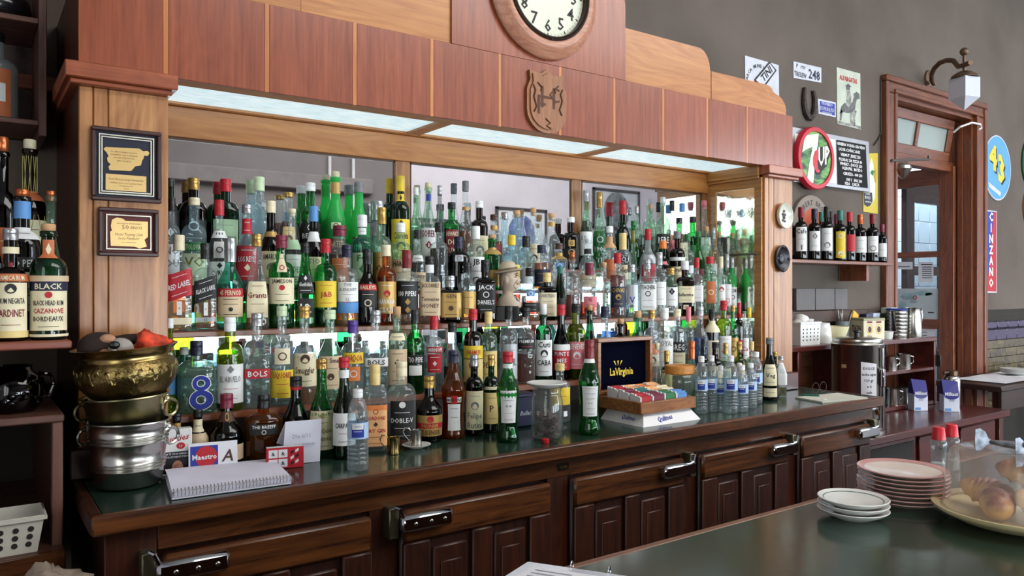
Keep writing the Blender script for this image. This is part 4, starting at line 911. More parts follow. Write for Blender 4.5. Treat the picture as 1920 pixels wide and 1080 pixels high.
for i in range(15):                                       # raised leaf scrolls round the belly
    a = 2*math.pi*i/15
    for s_ in (-1, 1):
        b.tube([((.1175-.006*abs(q-.5))*math.sin(a+s_*(.02+.16*q)), -(.1175-.006*abs(q-.5))*math.cos(a+s_*(.02+.16*q)), .045+.032*math.sin(q*2.8)) for q in [k/5 for k in range(6)]], [.0028, .0034, .004, .0034, .0026, .0016], 5)
obj('scroll_relief', b, EMB, t, local=True)
t = thing('plush_toy', 'dark brown plush dog with grey muzzle lying in the brass bowl', 'soft toy', (bx-.04, by-.03, 1.322))
FUR = mat('dark_brown_plush', (44, 30, 26), .95, bump=.5, bs=160); MUZ = mat('grey_plush', (150, 142, 134), .95, bump=.4, bs=160); SKN = mat('tan_plush', (176, 130, 100), .95, bump=.3, bs=160)
obj('head', MB().ball((-.03, .0, .012), .045, 18, 12, sc=(1.1, .9, .85)), FUR, t, local=True)
obj('ear', MB().ball((.05, .03, .028), .03, 14, 8, sc=(1.7, .8, .45)), FUR, t, local=True)
obj('muzzle', MB().ball((.012, -.03, .008), .028, 16, 10, sc=(1.1, .9, 1)), MUZ, t, local=True)
obj('nose', MB().ball((-.005, -.058, .02), .011, 12, 8, sc=(1.2, .7, .9)), BLACK, t, local=True)
obj('cheek', MB().ball((-.022, -.036, -.006), .017, 12, 8, sc=(1, .8, 1)).ball((-.016, -.03, .034), .015, 12, 8, sc=(1.2, .8, .8)), SKN, t, local=True)
obj('eye', MB().ball((-.004, -.05, .006), .006, 8, 6), WHITEP, t, local=True)
def crumple(label, name, c, sx, sy, sz, m, seed, cat, n=18, k=10):
    rnd = random.Random(seed); b = MB().ball((0, 0, 0), 1, n, k); V = []
    for x, y, z in b.v:
        q = 1+.18*math.sin(5*x+seed)+.16*math.sin(7*y+3*z+seed)+rnd.uniform(-.1, .1); V.append((x*q*sx, y*q*sy, max(-.6, z)*q*sz))
    b.v = V; z0 = min(v[2] for v in V); b.v = [(x, y, z-z0) for x, y, z in V]
    o = obj(name, b, m, None, smooth=70, local=True, label=label, cat=cat); o.location = c; return o
crumple('crumpled orange red cloth stuffed in the brass bowl', 'cloth', (bx+.045, by-.03, 1.305), .042, .036, .034, mat('orange_red_cloth', (206, 66, 36), .8, var=.3, vs_=40), 3, 'cloth')

def print_panel(mb, pts, m): mb.add(pts, [tuple(range(len(pts)))], m)
# cigarette stand
p = PZ(333, 893, TZ); t = thing('cigarette_stand', 'white and black cigarette display with red script by the steel bucket', 'display', (p.x, p.y+.02, TZ)); t.rotation_euler = (0, 0, -.12)
obj('board', MB().box(-.04, .04, 0, .03, 0, .122, .001).box(-.046, -.04, -.004, .034, 0, .105), WHITEP, t, local=True)
b = MB(); f = lambda y: (lambda x, z, y_=y: (x, y_, z))
b.add([(-.038, -.0005, .004), (.038, -.0005, .004), (.038, -.0005, .062), (-.038, -.0005, .062)], [(0, 1, 2, 3)], 0)
b.text('Luckies', lambda x, z: (x, -.001, z+.09+x*.12), .017, .066, 1, shear=.3)
nn = 16; b.add([(.012+.011*math.cos(2*math.pi*i/nn), -.0007, .077+.009*math.sin(2*math.pi*i/nn)) for i in range(nn)], [tuple(range(nn))], 1)
b.text('LS', lambda x, z: (x+.012, -.0012, z+.074), .006, .012, 2)
b.text('FUMAR TE CAUSA CANCER DE', lambda x, z: (x, -.0012, z+.054), .005, .07, 2); b.text('LENGUA, ESTOMAGO Y RINON', lambda x, z: (x, -.0012, z+.046), .005, .07, 2)
b.add([(.004+.014*math.cos(2*math.pi*i/nn), -.0009, .018+.020*math.sin(2*math.pi*i/nn)) for i in range(nn)], [tuple(range(nn))], 3)
obj('print', b, [BLACK, lab('red'), PAPER, mat('printed_skin', (176, 120, 100), .6, var=.3, vs_=60)], t, local=True, smooth=0)
# card sign
p = PZ(404, 889, TZ); t = thing('card_sign', 'white card sign with blue payment sticker and handwritten letter', 'sign', (p.x, p.y+.02, TZ)); t.rotation_euler = (-.1, 0, -.15)
obj('card', MB().box(-.062, .062, 0, .003, 0, .082), PAPER, t, local=True)
b = MB(); print_panel(b, [(-.058, -.0006, .012), (.012, -.0006, .012), (.012, -.0006, .074), (-.058, -.0006, .074)], 0)
b.add([(-.018+.028*math.cos(2*math.pi*i/24), -.0011, .045+.028*math.sin(2*math.pi*i/24)) for i in range(24)], [tuple(range(24))], 1)
b.text('Maestro', lambda x, z: (x-.022, -.0017, z+.038), .014, .062, 2, bold=.03)
b.text('A', lambda x, z: (x+.036+z*.2, -.0011, z+.028), .032, .03, 3)
obj('print', b, [lab('blue'), lab('red'), PAPER, lab('brown')], t, local=True, smooth=0)
# red and white cigarette packets (a multipack lying on its long side)
p = PZ(536, 879, TZ); t = thing('cigarette_carton', 'red and white patterned cigarette carton in front of the folded paper', 'box', (p.x, p.y+.005, TZ)); t.rotation_euler = (0, 0, -.22)
obj('carton', MB().box(-.05, .05, 0, .024, 0, .058, .001), mat('carton_red', (190, 24, 40), .4), t, local=True)
b = MB()
for i in range(2):
    for j in range(2): x, z = -.044+i*.026, .005+j*.026; print_panel(b, [(x, -.0006, z), (x+.024, -.0006, z), (x+.024, -.0006, z+.022), (x, -.0006, z+.022)], 0); b.text('&', lambda q, r, x_=x, z_=z: (q+x_+.012, -.0012, r+z_+.006), .011, .02, 1)
for j in range(3):
    for i in range(2): x, z = .014+i*.013, .008+j*.015+i*.004; print_panel(b, [(x, -.0006, z), (x+.009, -.0006, z+.005), (x+.009, -.0006, z+.013), (x, -.0006, z+.008)], 0 if (i+j) % 2 else 1)
b.add([(-.049, .001, .0586), (.049, .001, .0586), (.049, .023, .0586), (-.049, .023, .0586)], [(0, 1, 2, 3)], 0)
obj('print', b, [PAPER, INK], t, local=True, smooth=0)
# folded paper
p = PZ(566, 868, TZ); t = thing('folded_paper', 'folded white paper tent with pencil notes in front of black bottle', 'paper', (p.x, p.y, TZ)); t.rotation_euler = (0, 0, -.1)
b = MB(); b.add([(-.055, 0, 0), (.05, -.006, 0), (.062, .018, .118), (-.042, .02, .118)], [(0, 1, 2, 3)]); b.add([(.062, .018, .118), (-.042, .02, .118), (-.062, .042, .055), (.05, .05, .01)], [(0, 1, 2, 3)])
obj('sheet', b, mat('folded_white_paper', (206, 208, 222), .8, var=.03), t, local=True, smooth=0)
b = MB(); b.text('Dia 6/11', lambda x, z: (x-.002+z*.06, -.0025+z*.172, z+.072), .012, .05, 0); b.text('vencimiento', lambda x, z: (x+.008, -.0025+z*.172+.0, z+.05), .009, .07, 0)
obj('pencil_note', b, mat('pencil_grey', (150, 150, 170), .8), t, local=True, smooth=0)
# spiral notepad
q = [PZ(u, v, .985) for u, v in ((322, 934), (546, 904), (509, 869), (309, 893))]
t = thing('spiral_notepad', 'open white spiral notepad lying at the left end of worktop', 'notepad', (q[0].x, q[0].y, TZ))
b = MB()
for k in range(4):
    o = .0025*k; pts = [(v.x+o*.8*(1 if i in (0, 3) else .2), v.y+o*.2) for i, v in enumerate(q)]; b.prismz(pts, TZ+.001+.0045*k, TZ+.0049+.0045*k)
obj('pages', b, mat('notepad_pages', (218, 216, 232), .85, var=.03, vs_=12), t, smooth=0)
b = MB(); N_ = 14; base = TZ+.0192
V = []
for j in range(6):
    for i in range(N_+1):
        s_, r = i/N_, j/5
        a = q[0].lerp(q[1], s_); c = q[3].lerp(q[2], s_); m_ = a.lerp(c, r)
        V.append((m_.x, m_.y, base+.006*math.sin(math.pi*r)*(1-.6*s_)+.004*(1-s_)*r))
b.add(V, [(j*(N_+1)+i, j*(N_+1)+i+1, (j+1)*(N_+1)+i+1, (j+1)*(N_+1)+i) for j in range(5) for i in range(N_)])
obj('top_sheet', b, mat('notepad_pages'), t, smooth=60)
b = MB()
for i in range(34):
    c = q[0].lerp(q[1], (i+.5)/34); e = (q[1]-q[0]).normalized(); n_ = Vector((-e.y, e.x, 0))
    b.tube([c+n_*(.006*math.cos(a))+Vector((0, 0, .011+.010*math.sin(a))) for a in [2*math.pi*k/8 for k in range(8)]], .0008, 4, closed=True)
obj('wire_spiral', b, STEEL, t)
# small metal cups
def small_cup(u, vb, label, m, z, rz, saucer):
    p = PZ(u, vb, TZ)
    if saucer:
        s = obj('saucer', MB().lathe([(0, .002), (.02, 0), (.024, .003), (.044, .011), (.045, .0125), (.043, .013), (.022, .006), (0, .006)], 32), mat('white_china', (226, 226, 222), .2, var=.02, coat=.4), None, local=True, label='small white saucer under the pewter cup', cat='saucer'); s.location = (p.x, p.y, z); z += .0062
    c = obj('small_cup', MB().lathe([(0, .001), (.018, 0), (.0185, .003), (.0165, .012), (.016, .03), (.0175, .05), (.0185, .053), (.017, .053), (.015, .03), (.015, .006), (0, .005)], 24).tf(Matrix.Scale(.95, 4)), m, None, local=True, label=label, cat='cup', smooth=45)
    c.location = (p.x, p.y, z); c.rotation_euler = (0, 0, rz)
    obj('handle', MB().tube([(-.0155, 0, .012), (-.022, 0, .008), (-.024, 0, .02), (-.036, 0, .032), (-.042, 0, .046), (-.036, 0, .058), (-.024, 0, .056), (-.0165, 0, .046)], [.0016, .002, .0022, .0024, .0024, .0024, .002, .0016], 6), m, c, local=True)
small_cup(739, 851, 'small brass cup with looped handle on the green worktop', BRASS, TZ, -.4, False)
small_cup(781, 840, 'small pewter cup with looped handle on a saucer', PEWTER, TZ, -.4, True)
# jar of dark sweets under a saucer
p = PZ(1043, 826, TZ); c = (p.x, p.y+.05, TZ)
t = thing('sweet_jar', 'clear glass jar of dark sweets covered by a saucer', 'jar', c)
obj('jar_glass', MB().lathe([(0, .006), (.046, .004), (.052, .012), (.053, .04), (.053, .125), (.048, .14), (.046, .15), (.049, .165), (.046, .168)], 28), glass('jar_glass', (240, 244, 243), 1.2, frost=.08), t, local=True, smooth=60)
b = MB(); rnd = random.Random(5)
for i in range(44):
    a, r, z = rnd.uniform(0, 6.28), .036*math.sqrt(rnd.random()), .012+.072*rnd.random()
    k = MB().box(-.012, .012, -.009, .009, -.004, .004, .001); k.tf(Matrix.Translation((r*math.cos(a), r*math.sin(a), z)) @ Matrix.Rotation(rnd.uniform(0, 3), 4, 'X') @ Matrix.Rotation(rnd.uniform(0, 3), 4, 'Z')); b.join(k)
o = obj('sweets', b, mat('dark_sweets', (64, 44, 40), .5, var=.3, vs_=40), t, local=True, smooth=0); o['kind'] = 'stuff'
o = MB(); o.box(.018, .036, -.058, -.0535, .075, .092); obj('price_tag', shift(o, (0, 0, 0), .25), PAPER, t, local=True)
s = obj('saucer', MB().lathe([(0, .004), (.03, .0), (.036, .002), (.062, .012), (.068, .018), (.066, .02), (.036, .008), (0, .007)], 36), mat('white_china'), None, local=True, label='white saucer laid as a lid on the sweet jar', cat='saucer'); s.location = (c[0], c[1], TZ+.1665)
p = PZ(1027, 832, TZ); o = obj('screw_top', MB().lathe([(0, 0), (.011, 0), (.0125, .002), (.012, .014), (.01, .0155), (0, .0155)], 18), capm('red'), None, local=True, label='loose red bottle cap lying before the sweet jar', cat='cap'); o.location = (p.x, p.y+.012, TZ-.0008)
# navy canister
p = PZ(990, 806, TZ); t = thing('navy_canister', 'navy blue canister with pale script standing under the lower shelf', 'canister', (p.x+.02, 2.255, TZ))
obj('canister_body', MB().box(-.045, .045, -.04, .04, 0, .115, .008), mat('navy_tin', (22, 26, 58), .35), t, local=True)
obj('canister_lid', MB().box(-.048, .048, -.043, .043, .105, .122, .006), mat('navy_tin'), t, local=True)
obj('script', MB().text('Ballan', on_y(0, -.0406, .045), .016, .06, shear=.3), lab('silver'), t, local=True, smooth=0)
# tea box on its white stand
X0, X1, Y0, Y1 = 2.0, 2.255, 2.006, 2.205
t = thing('display_stand', 'white plastic beer display stand with blue script under tea box', 'stand', (X0, Y0, TZ))
b = MB(); lo = [(X0-.02, Y0-.03), (X1+.03, Y0-.03), (X1+.03, Y1), (X0-.02, Y1)]; hi = [(X0+.01, Y0), (X1, Y0), (X1, Y1-.01), (X0+.01, Y1-.01)]
b.add([(x, y, TZ-.001) for x, y in lo]+[(x, y, 1.022) for x, y in hi], [(0, 1, 2, 3), (4, 5, 6, 7), (0, 1, 5, 4), (1, 2, 6, 5), (2, 3, 7, 6), (3, 0, 4, 7)])
obj('stand_body', b, mat('white_stand_plastic', (224, 222, 224), .25, var=.02), t, smooth=0)
b = MB(); sl = .03/.042
b.text('Quilmes', lambda x, z: (X0+.105+x, Y0-.0308+(z+.012+x*.06)*sl, TZ+z+.012+x*.06), .017, .08, 0, shear=.2, bold=.03)
b.text('Quilmes', lambda x, z: (X0-.0208+(z+.014)*sl, Y0+.06-x, TZ+z+.014), .015, .08, 0, shear=.2, bold=.03)
obj('script', b, lab('blue'), t, smooth=0)
t = thing('tea_box', 'open wooden tea box with navy lined lid and yellow lettering', 'box', (X0, Y0, 1.022))
TX0, TX1, TY0, TY1 = 1.978, 2.272, 1.985, 2.212
b = MB()
for x0, x1, y0, y1, ax in ((TX0, TX1, TY0, TY0+.018, 0), (TX0, TX1, TY1-.018, TY1, 0), (TX0, TX0+.018, TY0+.018, TY1-.018, 1), (TX1-.018, TX1, TY0+.018, TY1-.018, 1)): b.box(x0, x1, y0, y1, 1.023, 1.066, 0 if ax else .003)
b.box(TX0+.01, TX1-.01, TY0+.01, TY1-.01, 1.0225, 1.03)
obj('tray', b, TEAK, t)
lz0, lz1, ly = 1.066, 1.285, 2.245
b = MB(); b.box(TX0, TX1, ly-.03, ly+.01, lz1-.016, lz1, .002); b.box(TX0, TX1, ly-.03, ly+.01, lz0, lz0+.016, .002); b.box(TX0+.0004, TX0+.014, ly-.0297, ly+.0097, lz0+.0162, lz1-.0162); b.box(TX1-.014, TX1-.0004, ly-.0297, ly+.0097, lz0+.0162, lz1-.0162); b.box(TX0+.015, TX1-.015, ly, ly+.009, lz0+.017, lz1-.017)
ld = obj('lid', b, TEAK, t)
obj('lining', MB().box(TX0+.014, TX1-.014, ly-.004, ly, lz0+.016, lz1-.016), mat('navy_velvet', (9, 10, 24), 1, spec=0), ld)
b = MB(); b.text('LaVirginia', on_y(2.125, ly-.0046, 1.135), .03, .125, 0, bold=.03)
for dx in (-.016, 0, .016): b.add([(2.105+dx*.6, ly-.0046, 1.172), (2.105+dx*1.3-.004, ly-.0046, 1.192), (2.105+dx*1.3+.004, ly-.0046, 1.192)], [(0, 1, 2)])
obj('lettering', b, lab('yellow'), ld, smooth=0)
rnd = random.Random(11); TC = [('red', 'peach', 'orange', 'peach'), ('burg', 'teal', 'peach', 'cream'), ('red', 'burg', 'green', 'ltblue')]
for j in range(3):
    for i in range(4):
        x0 = TX0+.022+i*.063; y0 = TY0+.022+(2-j)*.062
        m = mat('sachet_'+TC[j][i], CC[TC[j][i]], .5, var=.1, vs_=30)
        b = MB()
        for k in range(8):
            y = y0+.004+k*.0068; h = 1.083+.012*(2-j)*.5+rnd.uniform(-.003, .003)+.0012*k
            b.box(x0, x0+.058, y, y+.005, 1.031, h, 0, 0); b.box(x0-.0005, x0+.006, y-.0004, y+.0054, 1.0305, h+.0004, 0, 1)
        obj('tea_sachets', b, [m, PAPER], t, smooth=0, label=TC[j][i].replace('burg', 'burgundy').replace('ltblue', 'light blue').replace('teal', 'teal green')+' tea sachets filed in the tray')
# big jar with wooden lid
p = PZ(1275, 779, TZ); c = (2.36, 2.15, TZ)
t = thing('wide_jar', 'wide clear jar with round wooden lid right of tea box', 'jar', c)
obj('jar_glass', MB().lathe([(0, .006), (.045, .003), (.052, .01), (.048, .03), (.044, .05), (.05, .075), (.063, .1), (.065, .125), (.06, .148), (.052, .156)], 30), glass('jar_glass_green', (220, 236, 226), 1.2, frost=.12), t, local=True, smooth=60)
obj('wooden_lid', MB().lathe([(0, .152), (.056, .152), (.06, .156), (.06, .184), (.056, .188), (0, .188)], 30), wood('jar_lid_wood', (190, 118, 46), (222, 158, 78), 'x', .45, 2, .1, .4, .02), t, local=True)
o = MB().lathe([(0, .008), (.044, .006), (.046, .03), (.042, .05), (.0455, .068), (0, .068)], 24); obj('contents', o, glass('pale_green_content', (170, 206, 186), 1.2, frost=.3), t, local=True)
# clipboard, pen, wire spectacles at the worktop end
q = [PZ(u, v, TZ+.004) for u, v in ((1491, 745), (1542, 754), (1627, 746), (1571, 737))]
t = thing('paper_pad', 'thin pale paper pad lying at the right end of worktop', 'pad', (q[0].x, q[0].y, TZ))
obj('pad', MB().prismz([(v.x, v.y) for v in q], TZ-.0005, TZ+.006), mat('pale_pad', (196, 196, 184), .8), t, smooth=0)
obj('torn_scrap', MB().ball((q[1].x+.06, q[1].y+.03, TZ+.007), .012, 8, 6, sc=(1, 1, .25)), PAPER, t)
a, c = PZ(1503, 740, TZ+.01), PZ(1537, 742, TZ+.01)
o = obj('pen', MB().tube([a, a.lerp(c, .9), c], [.0045, .0045, .0015], 8), mat('green_pen', (24, 96, 74), .35), None, loc=tuple(a), label='green pen lying across the paper pad', cat='pen')
p = PZ(1540, 738, TZ+.006)
b = MB(); 
for k in (-1, 1): b.tube([(p.x+.03*k+.026*math.cos(a_), p.y+.01, TZ+.008+.026+.024*math.sin(a_)) for a_ in [2*math.pi*i/14 for i in range(14)]], .0011, 5, closed=True)
b.tube([(p.x-.056, p.y+.01, TZ+.035), (p.x-.09, p.y-.04, TZ+.0075)], .0011, 5)
obj('wire_spectacles', b, mat('thin_wire', (96, 84, 76), .35, .8), None, loc=(p.x, p.y, TZ), label='thin wire spectacles standing behind the paper pad', cat='spectacles')

# ceramic bust on the upper shelf
p = P(953, 600, 2.436); t = thing('ceramic_bust', 'pale ceramic bust of a man in a bowler hat on black block', 'bust', (p.x, 2.436, ZU+.0006)); t.rotation_euler = (0, 0, -.66)
CER = mat('pale_ceramic', (188, 168, 148), .5, var=.06, vs_=20, bump=.15, bs=60); HAT = mat('hat_ceramic', (186, 172, 146), .5, var=.12, vs_=12)
obj('block', MB().box(-.048, .042, -.036, .036, 0, .058, .003), mat('black_block', (24, 24, 28), .4), t, local=True)
def loft(rows, n=22):
    b = MB(); V = []; F = []
    for z, xb, xf, ry, pinch in rows:
        cx, rx = (xb+xf)/2, (xf-xb)/2
        for i in range(n):
            a = 2*math.pi*i/n; x = math.cos(a); y = math.sin(a)
            if pinch and x > .3: y *= 1-pinch*(x-.3)
            V.append((cx+rx*x, ry*y, z))
    m = len(rows)
    for j in range(m-1):
        for i in range(n): F.append((j*n+i, j*n+(i+1) % n, (j+1)*n+(i+1) % n, (j+1)*n+i))
    F += [tuple(range(n)), tuple(range((m-1)*n, m*n))]
    return b.add(V, F)
obj('chest', loft([(.052, -.046, .05, .036, 0), (.07, -.045, .052, .036, 0), (.088, -.036, .04, .034, 0), (.1, -.024, .026, .027, 0), (.108, -.02, .018, .022, 0)]), CER, t, local=True, smooth=70)
obj('head', loft([(.098, -.022, .014, .019, 0), (.112, -.022, .018, .020, 0), (.122, -.024, .034, .023, .2), (.13, -.026, .043, .025, .35), (.138, -.028, .043, .026, .4), (.143, -.029, .039, .027, .4), (.147, -.03, .042, .027, .5), (.151, -.03, .041, .027, .5), (.156, -.031, .050, .027, .92), (.162, -.032, .047, .028, .9), (.17, -.032, .039, .028, .55), (.178, -.033, .037, .028, .35), (.186, -.033, .04, .028, .2), (.196, -.032, .035, .027, .1), (.206, -.028, .026, .024, 0)]), CER, t, local=True, smooth=75)
b = MB()
for s_ in (-1, 1): b.ball((-.006, s_*.0275, .158), .012, 10, 8, sc=(.75, .35, 1.25))
obj('ear', b, CER, t, local=True)
b = MB()
for s_ in (-1, 1): b.ball((.034, s_*.0125, .1755), .0048, 10, 6, sc=(.8, 1.2, .7)); b.tube([(.036, s_*.004, .183), (.035, s_*.014, .185), (.029, s_*.021, .181)], .0024, 5)
obj('eye', b, mat('ceramic_shadow_glaze', (104, 84, 68), .5), t, local=True)
obj('hair', loft([(.128, -.033, -.018, .022, 0), (.145, -.0355, -.012, .0285, 0), (.165, -.0365, -.004, .0300, 0), (.19, -.036, .012, .0295, 0)]), mat('grey_brown_glaze', (112, 92, 76), .5, var=.2, vs_=60), t, local=True, smooth=70)
b = MB()
for s_ in (-1, 1): b.tube([(.036, s_*.012, .160), (.034, s_*.017, .150), (.036, s_*.015, .138)], .0012, 4); b.tube([(.03, s_*.019, .150), (.022, s_*.0245, .136), (.03, s_*.02, .125)], .001, 4)
for s_ in (-1, 1): b.tube([(.034, s_*.007, .1685), (.032, s_*.015, .168), (.027, s_*.02, .171)], .001, 4)
obj('face_line', b, mat('ceramic_shadow_glaze'), t, local=True)  # shading of the folds put into the colour as dark lines
obj('mouth', MB().tube([(.036, -.012, .1445), (.041, 0, .1455), (.036, .012, .1445)], .0018, 5), mat('ceramic_shadow_glaze'), t, local=True)
b = MB()
for s_ in (-1, 1): b.tube([(.012, s_*.004, .1), (.03, s_*.02, .098), (.036, s_*.024, .082), (.05, s_*.004, .07)], .0022, 5)
b.tube([(.0515, 0, .088), (.0535, 0, .056)], .0018, 5)
obj('collar', b, mat('ceramic_shadow_glaze'), t, local=True)
h = MB().lathe([(.04, 0), (.052, .002), (.056, .007), (.052, .008), (.037, .008), (.034, .022), (.029, .034), (.018, .043), (0, .046)], 28)
h.tf(Matrix.Translation((0, 0, .188)) @ Matrix.Rotation(-.16, 4, 'Y') @ Matrix.Diagonal((1.02, .74, 1, 1)))
ho = obj('hat', h, HAT, t, local=True, smooth=60)
hb_ = MB().lathe([(.0395, -.0006), (.05, .0012), (.05, .0002), (.04, -.0016)], 28); hb_.tf(Matrix.Translation((0, 0, .188)) @ Matrix.Rotation(-.16, 4, 'Y') @ Matrix.Diagonal((1.02, .74, 1, 1))); obj('brim_shade', hb_, mat('grey_brown_glaze'), ho, local=True)  # the darker ring paints shade under the hat brim
hb_ = MB().lathe([(.0375, .0085), (.0365, .016), (.0352, .0165), (.036, .008)], 28); hb_.tf(Matrix.Translation((0, 0, .188)) @ Matrix.Rotation(-.16, 4, 'Y') @ Matrix.Diagonal((1.03, .75, 1, 1))); obj('hat_band', hb_, mat('grey_brown_glaze'), ho, local=True)

# the blue figure eight on the broad gin bottle
for o in COL.objects:
    if o.get('label', '').startswith('broad pale green gin bottle'):
        for c in list(o.children):
            if c.name.startswith('label'): bpy.data.objects.remove(c)
        s_ = [q for q in SPECS if q['u'] == 365 and q['row'] == 'L'][0]; H, R = s_['H'], s_['R']; bd = Body(H, R, 'F', .0155, 5, .62)
        b = MB()
        for m_, off, g_ in ((1, .0006, .0022), (0, .0012, 0)):
            for zc, ro, ri in ((.19*H, .27*H*.5, .062*H), (.42*H, .21*H*.5, .052*H)):
                n = 28; ro_, ri_ = ro+g_, ri-g_
                b.add([bd.on((.01+k*math.sin(2*math.pi*i/n))/R, zc+k*math.cos(2*math.pi*i/n), off) for k in (ro_, ri_) for i in range(n)], [(i, (i+1) % n, n+(i+1) % n, n+i) for i in range(n)], m_)
        obj('figure_eight', b, [lab('blue'), lab('white')], o, local=True, smooth=0)
# ------------------------------------------------------------------ plaques and dishes on the pillars
def plaque(name, label, x0, x1, z0, z1, frame, back, deco, kind):
    t = thing(name, label, 'plaque', ((x0+x1)/2, FY0, z0))
    y = FY0-.0008; k = .011; b = MB()
    for a in ((x0, x1, z1-k, z1), (x0, x1, z0, z0+k), (x0, x0+k, z0+k, z1-k), (x1-k, x1, z0+k, z1-k)): b.box(a[0], a[1], y-.018, y, a[2], a[3], .0025)
    obj('frame', b, frame, t)
    b = MB(); q = .003; g = k+.007
    for a in ((x0+g, x1-g, z1-g-q, z1-g), (x0+g, x1-g, z0+g, z0+g+q), (x0+g, x0+g+q, z0+g+q, z1-g-q), (x1-g-q, x1-g, z0+g+q, z1-g-q)): b.box(a[0], a[1], y-.011, y, a[2], a[3])
    g += .006
    if kind == 1:
        for a in ((x0+g, x1-g, z1-g-q, z1-g), (x0+g, x1-g, z0+g, z0+g+q), (x0+g, x0+g+q, z0+g+q, z1-g-q), (x1-g-q, x1-g, z0+g+q, z1-g-q)): b.box(a[0], a[1], y-.010, y, a[2], a[3])
    obj('inner_moulding', b, mat('silver_moulding', (206, 200, 184), .35, .5), t)
    obj('backing', MB().box(x0+k, x1-k, y-.006, y, z0+k, z1-k), back, t)
    W, H = x1-x0, z1-z0
    fx = lambda a, c: (x0+a*W, z0+c*H)
    gold = mat('engraved_gold_plate', (214, 178, 116), .32, .5, var=.05); ink = mat('engraving', (96, 66, 34), .6)
    for nm, out, lines in deco:
        pts = [fx(*p) for p in out]
        o = obj(nm, MB().prism(pts, y-.009, y-.006), gold, t, smooth=0)
        b = MB()
        for tx, cx, cz, h, mw, sh_ in lines: X, Z = fx(cx, cz); b.text(tx, on_y(X, y-.0094, Z), h*H, mw*W, 0, shear=sh_, bold=.0)
        obj('engraved_text', b, ink, o, smooth=0)
    return t
MAPO = [(.2, .73), (.68, .75), (.73, .72), (.80, .73), (.83, .70), (.80, .66), (.75, .66), (.74, .62), (.72, .59), (.71, .55), (.70, .52), (.62, .50), (.57, .44), (.55, .43), (.25, .42), (.24, .47), (.27, .5), (.23, .53), (.22, .58), (.24, .61), (.21, .66), (.17, .70)]
plaque('award_plaque', 'larger framed award plaque with gold map shape on navy backing', .266, .437, 1.712, 1.908, mat('dark_plaque_frame', (66, 40, 36), .35), mat('navy_backing', (26, 30, 48), .7),
       [('map_plate', MAPO, [('Un club de amigos reconoce', .46, .67, .026, .38, 0), ('a miembros que se destacan', .46, .63, .026, .38, 0), ('con sus trayectorias', .46, .59, .026, .3, 0), ('para siempre', .46, .55, .026, .2, 0)]),
        ('name_plate', [(.2, .15), (.78, .15), (.78, .37), (.2, .37)], [('Don Horacio Jorge Fernandez', .49, .29, .034, .5, .3), ('Ciudadano Ilustre de la Ciudad de Trelew', .49, .245, .022, .46, 0), ('Puntal de Ley', .49, .21, .022, .2, 0), ('2015', .49, .17, .022, .1, 0)])], 1)
MAP2 = [(.22, .75), (.3, .8), (.4, .78), (.44, .74), (.82, .74), (.82, .42), (.76, .36), (.8, .22), (.68, .17), (.6, .21), (.2, .21), (.19, .5), (.22, .53), (.2, .62)]
plaque('award_plaque', 'smaller framed award plaque with gold sheet on red backing', .283, .430, 1.565, 1.695, mat('dark_plaque_frame'), mat('dark_red_backing', (84, 22, 20), .6),
       [('gold_sheet', MAP2, [('50', .44, .56, .1, .12, 0), ('ANOS', .62, .57, .07, .2, 0), ('Hotel Touring Club', .5, .43, .06, .46, .3), ('Socio Fundador', .5, .35, .06, .36, .3), ('en su aniversario', .5, .28, .03, .3, 0), ('aniversario de la ciudad', .5, .67, .035, .44, 0)])], 2)
def wall_dish(u, v, label, name, prof, m, deco, sx, cat):
    p = P(u, v, FY0)
    t = thing(name, label, cat, (p.x, FY0-.003, p.z))
    obj('dish', ylathe(prof, 36).tf(Matrix.Diagonal((sx, 1, 1, 1))), m, t, local=True, smooth=50)
    deco(t); return t
def d1(t):
    b = MB()
    for dx, dz, r in ((0, .022, .009), (-.008, .008, .009), (.008, .006, .009), (0, -.008, .01), (-.007, -.022, .008), (.006, -.026, .008)): b.ball((dx, -.0075, dz), r, 8, 6, sc=(1, .12, .8))
    b.text('R', on_y(0, -.0095, -.012), .022, .02); obj('crest', b, mat('crest_print', (70, 62, 66), .6), t, local=True)
wall_dish(1467, 405, 'round white china dish with dark crest hung on the right pillar', 'china_dish', [(0, .004), (.046, .006), (.055, .016), (.061, .02), (.063, .014), (.058, .002), (0, 0)], mat('cream_china', (222, 220, 208), .25, var=.06, coat=.3), d1, .93, 'dish')
def d2(t):
    b = MB()
    for a in (0, 90, 180, 270): b.tf(Matrix.Identity(4)); c, s_ = math.cos(math.radians(a)), math.sin(math.radians(a)); b.ball((.046*c, -.014, .058*s_), .009, 8, 6, sc=(1, .8, 1))
    b.ball((0, -.006, 0), .022, 12, 6, sc=(1, .3, 1.2)); obj('raised_relief', b, mat('dark_pewter'), t, local=True)
wall_dish(1463, 485, 'dark pewter oval ashtray hung below the china dish', 'pewter_ashtray', [(0, .003), (.04, .004), (.05, .014), (.06, .018), (.066, .014), (.064, .004), (0, 0)], mat('dark_pewter', (66, 66, 70), .38, .8, var=.12, vs_=30), d2, .84, 'ashtray')

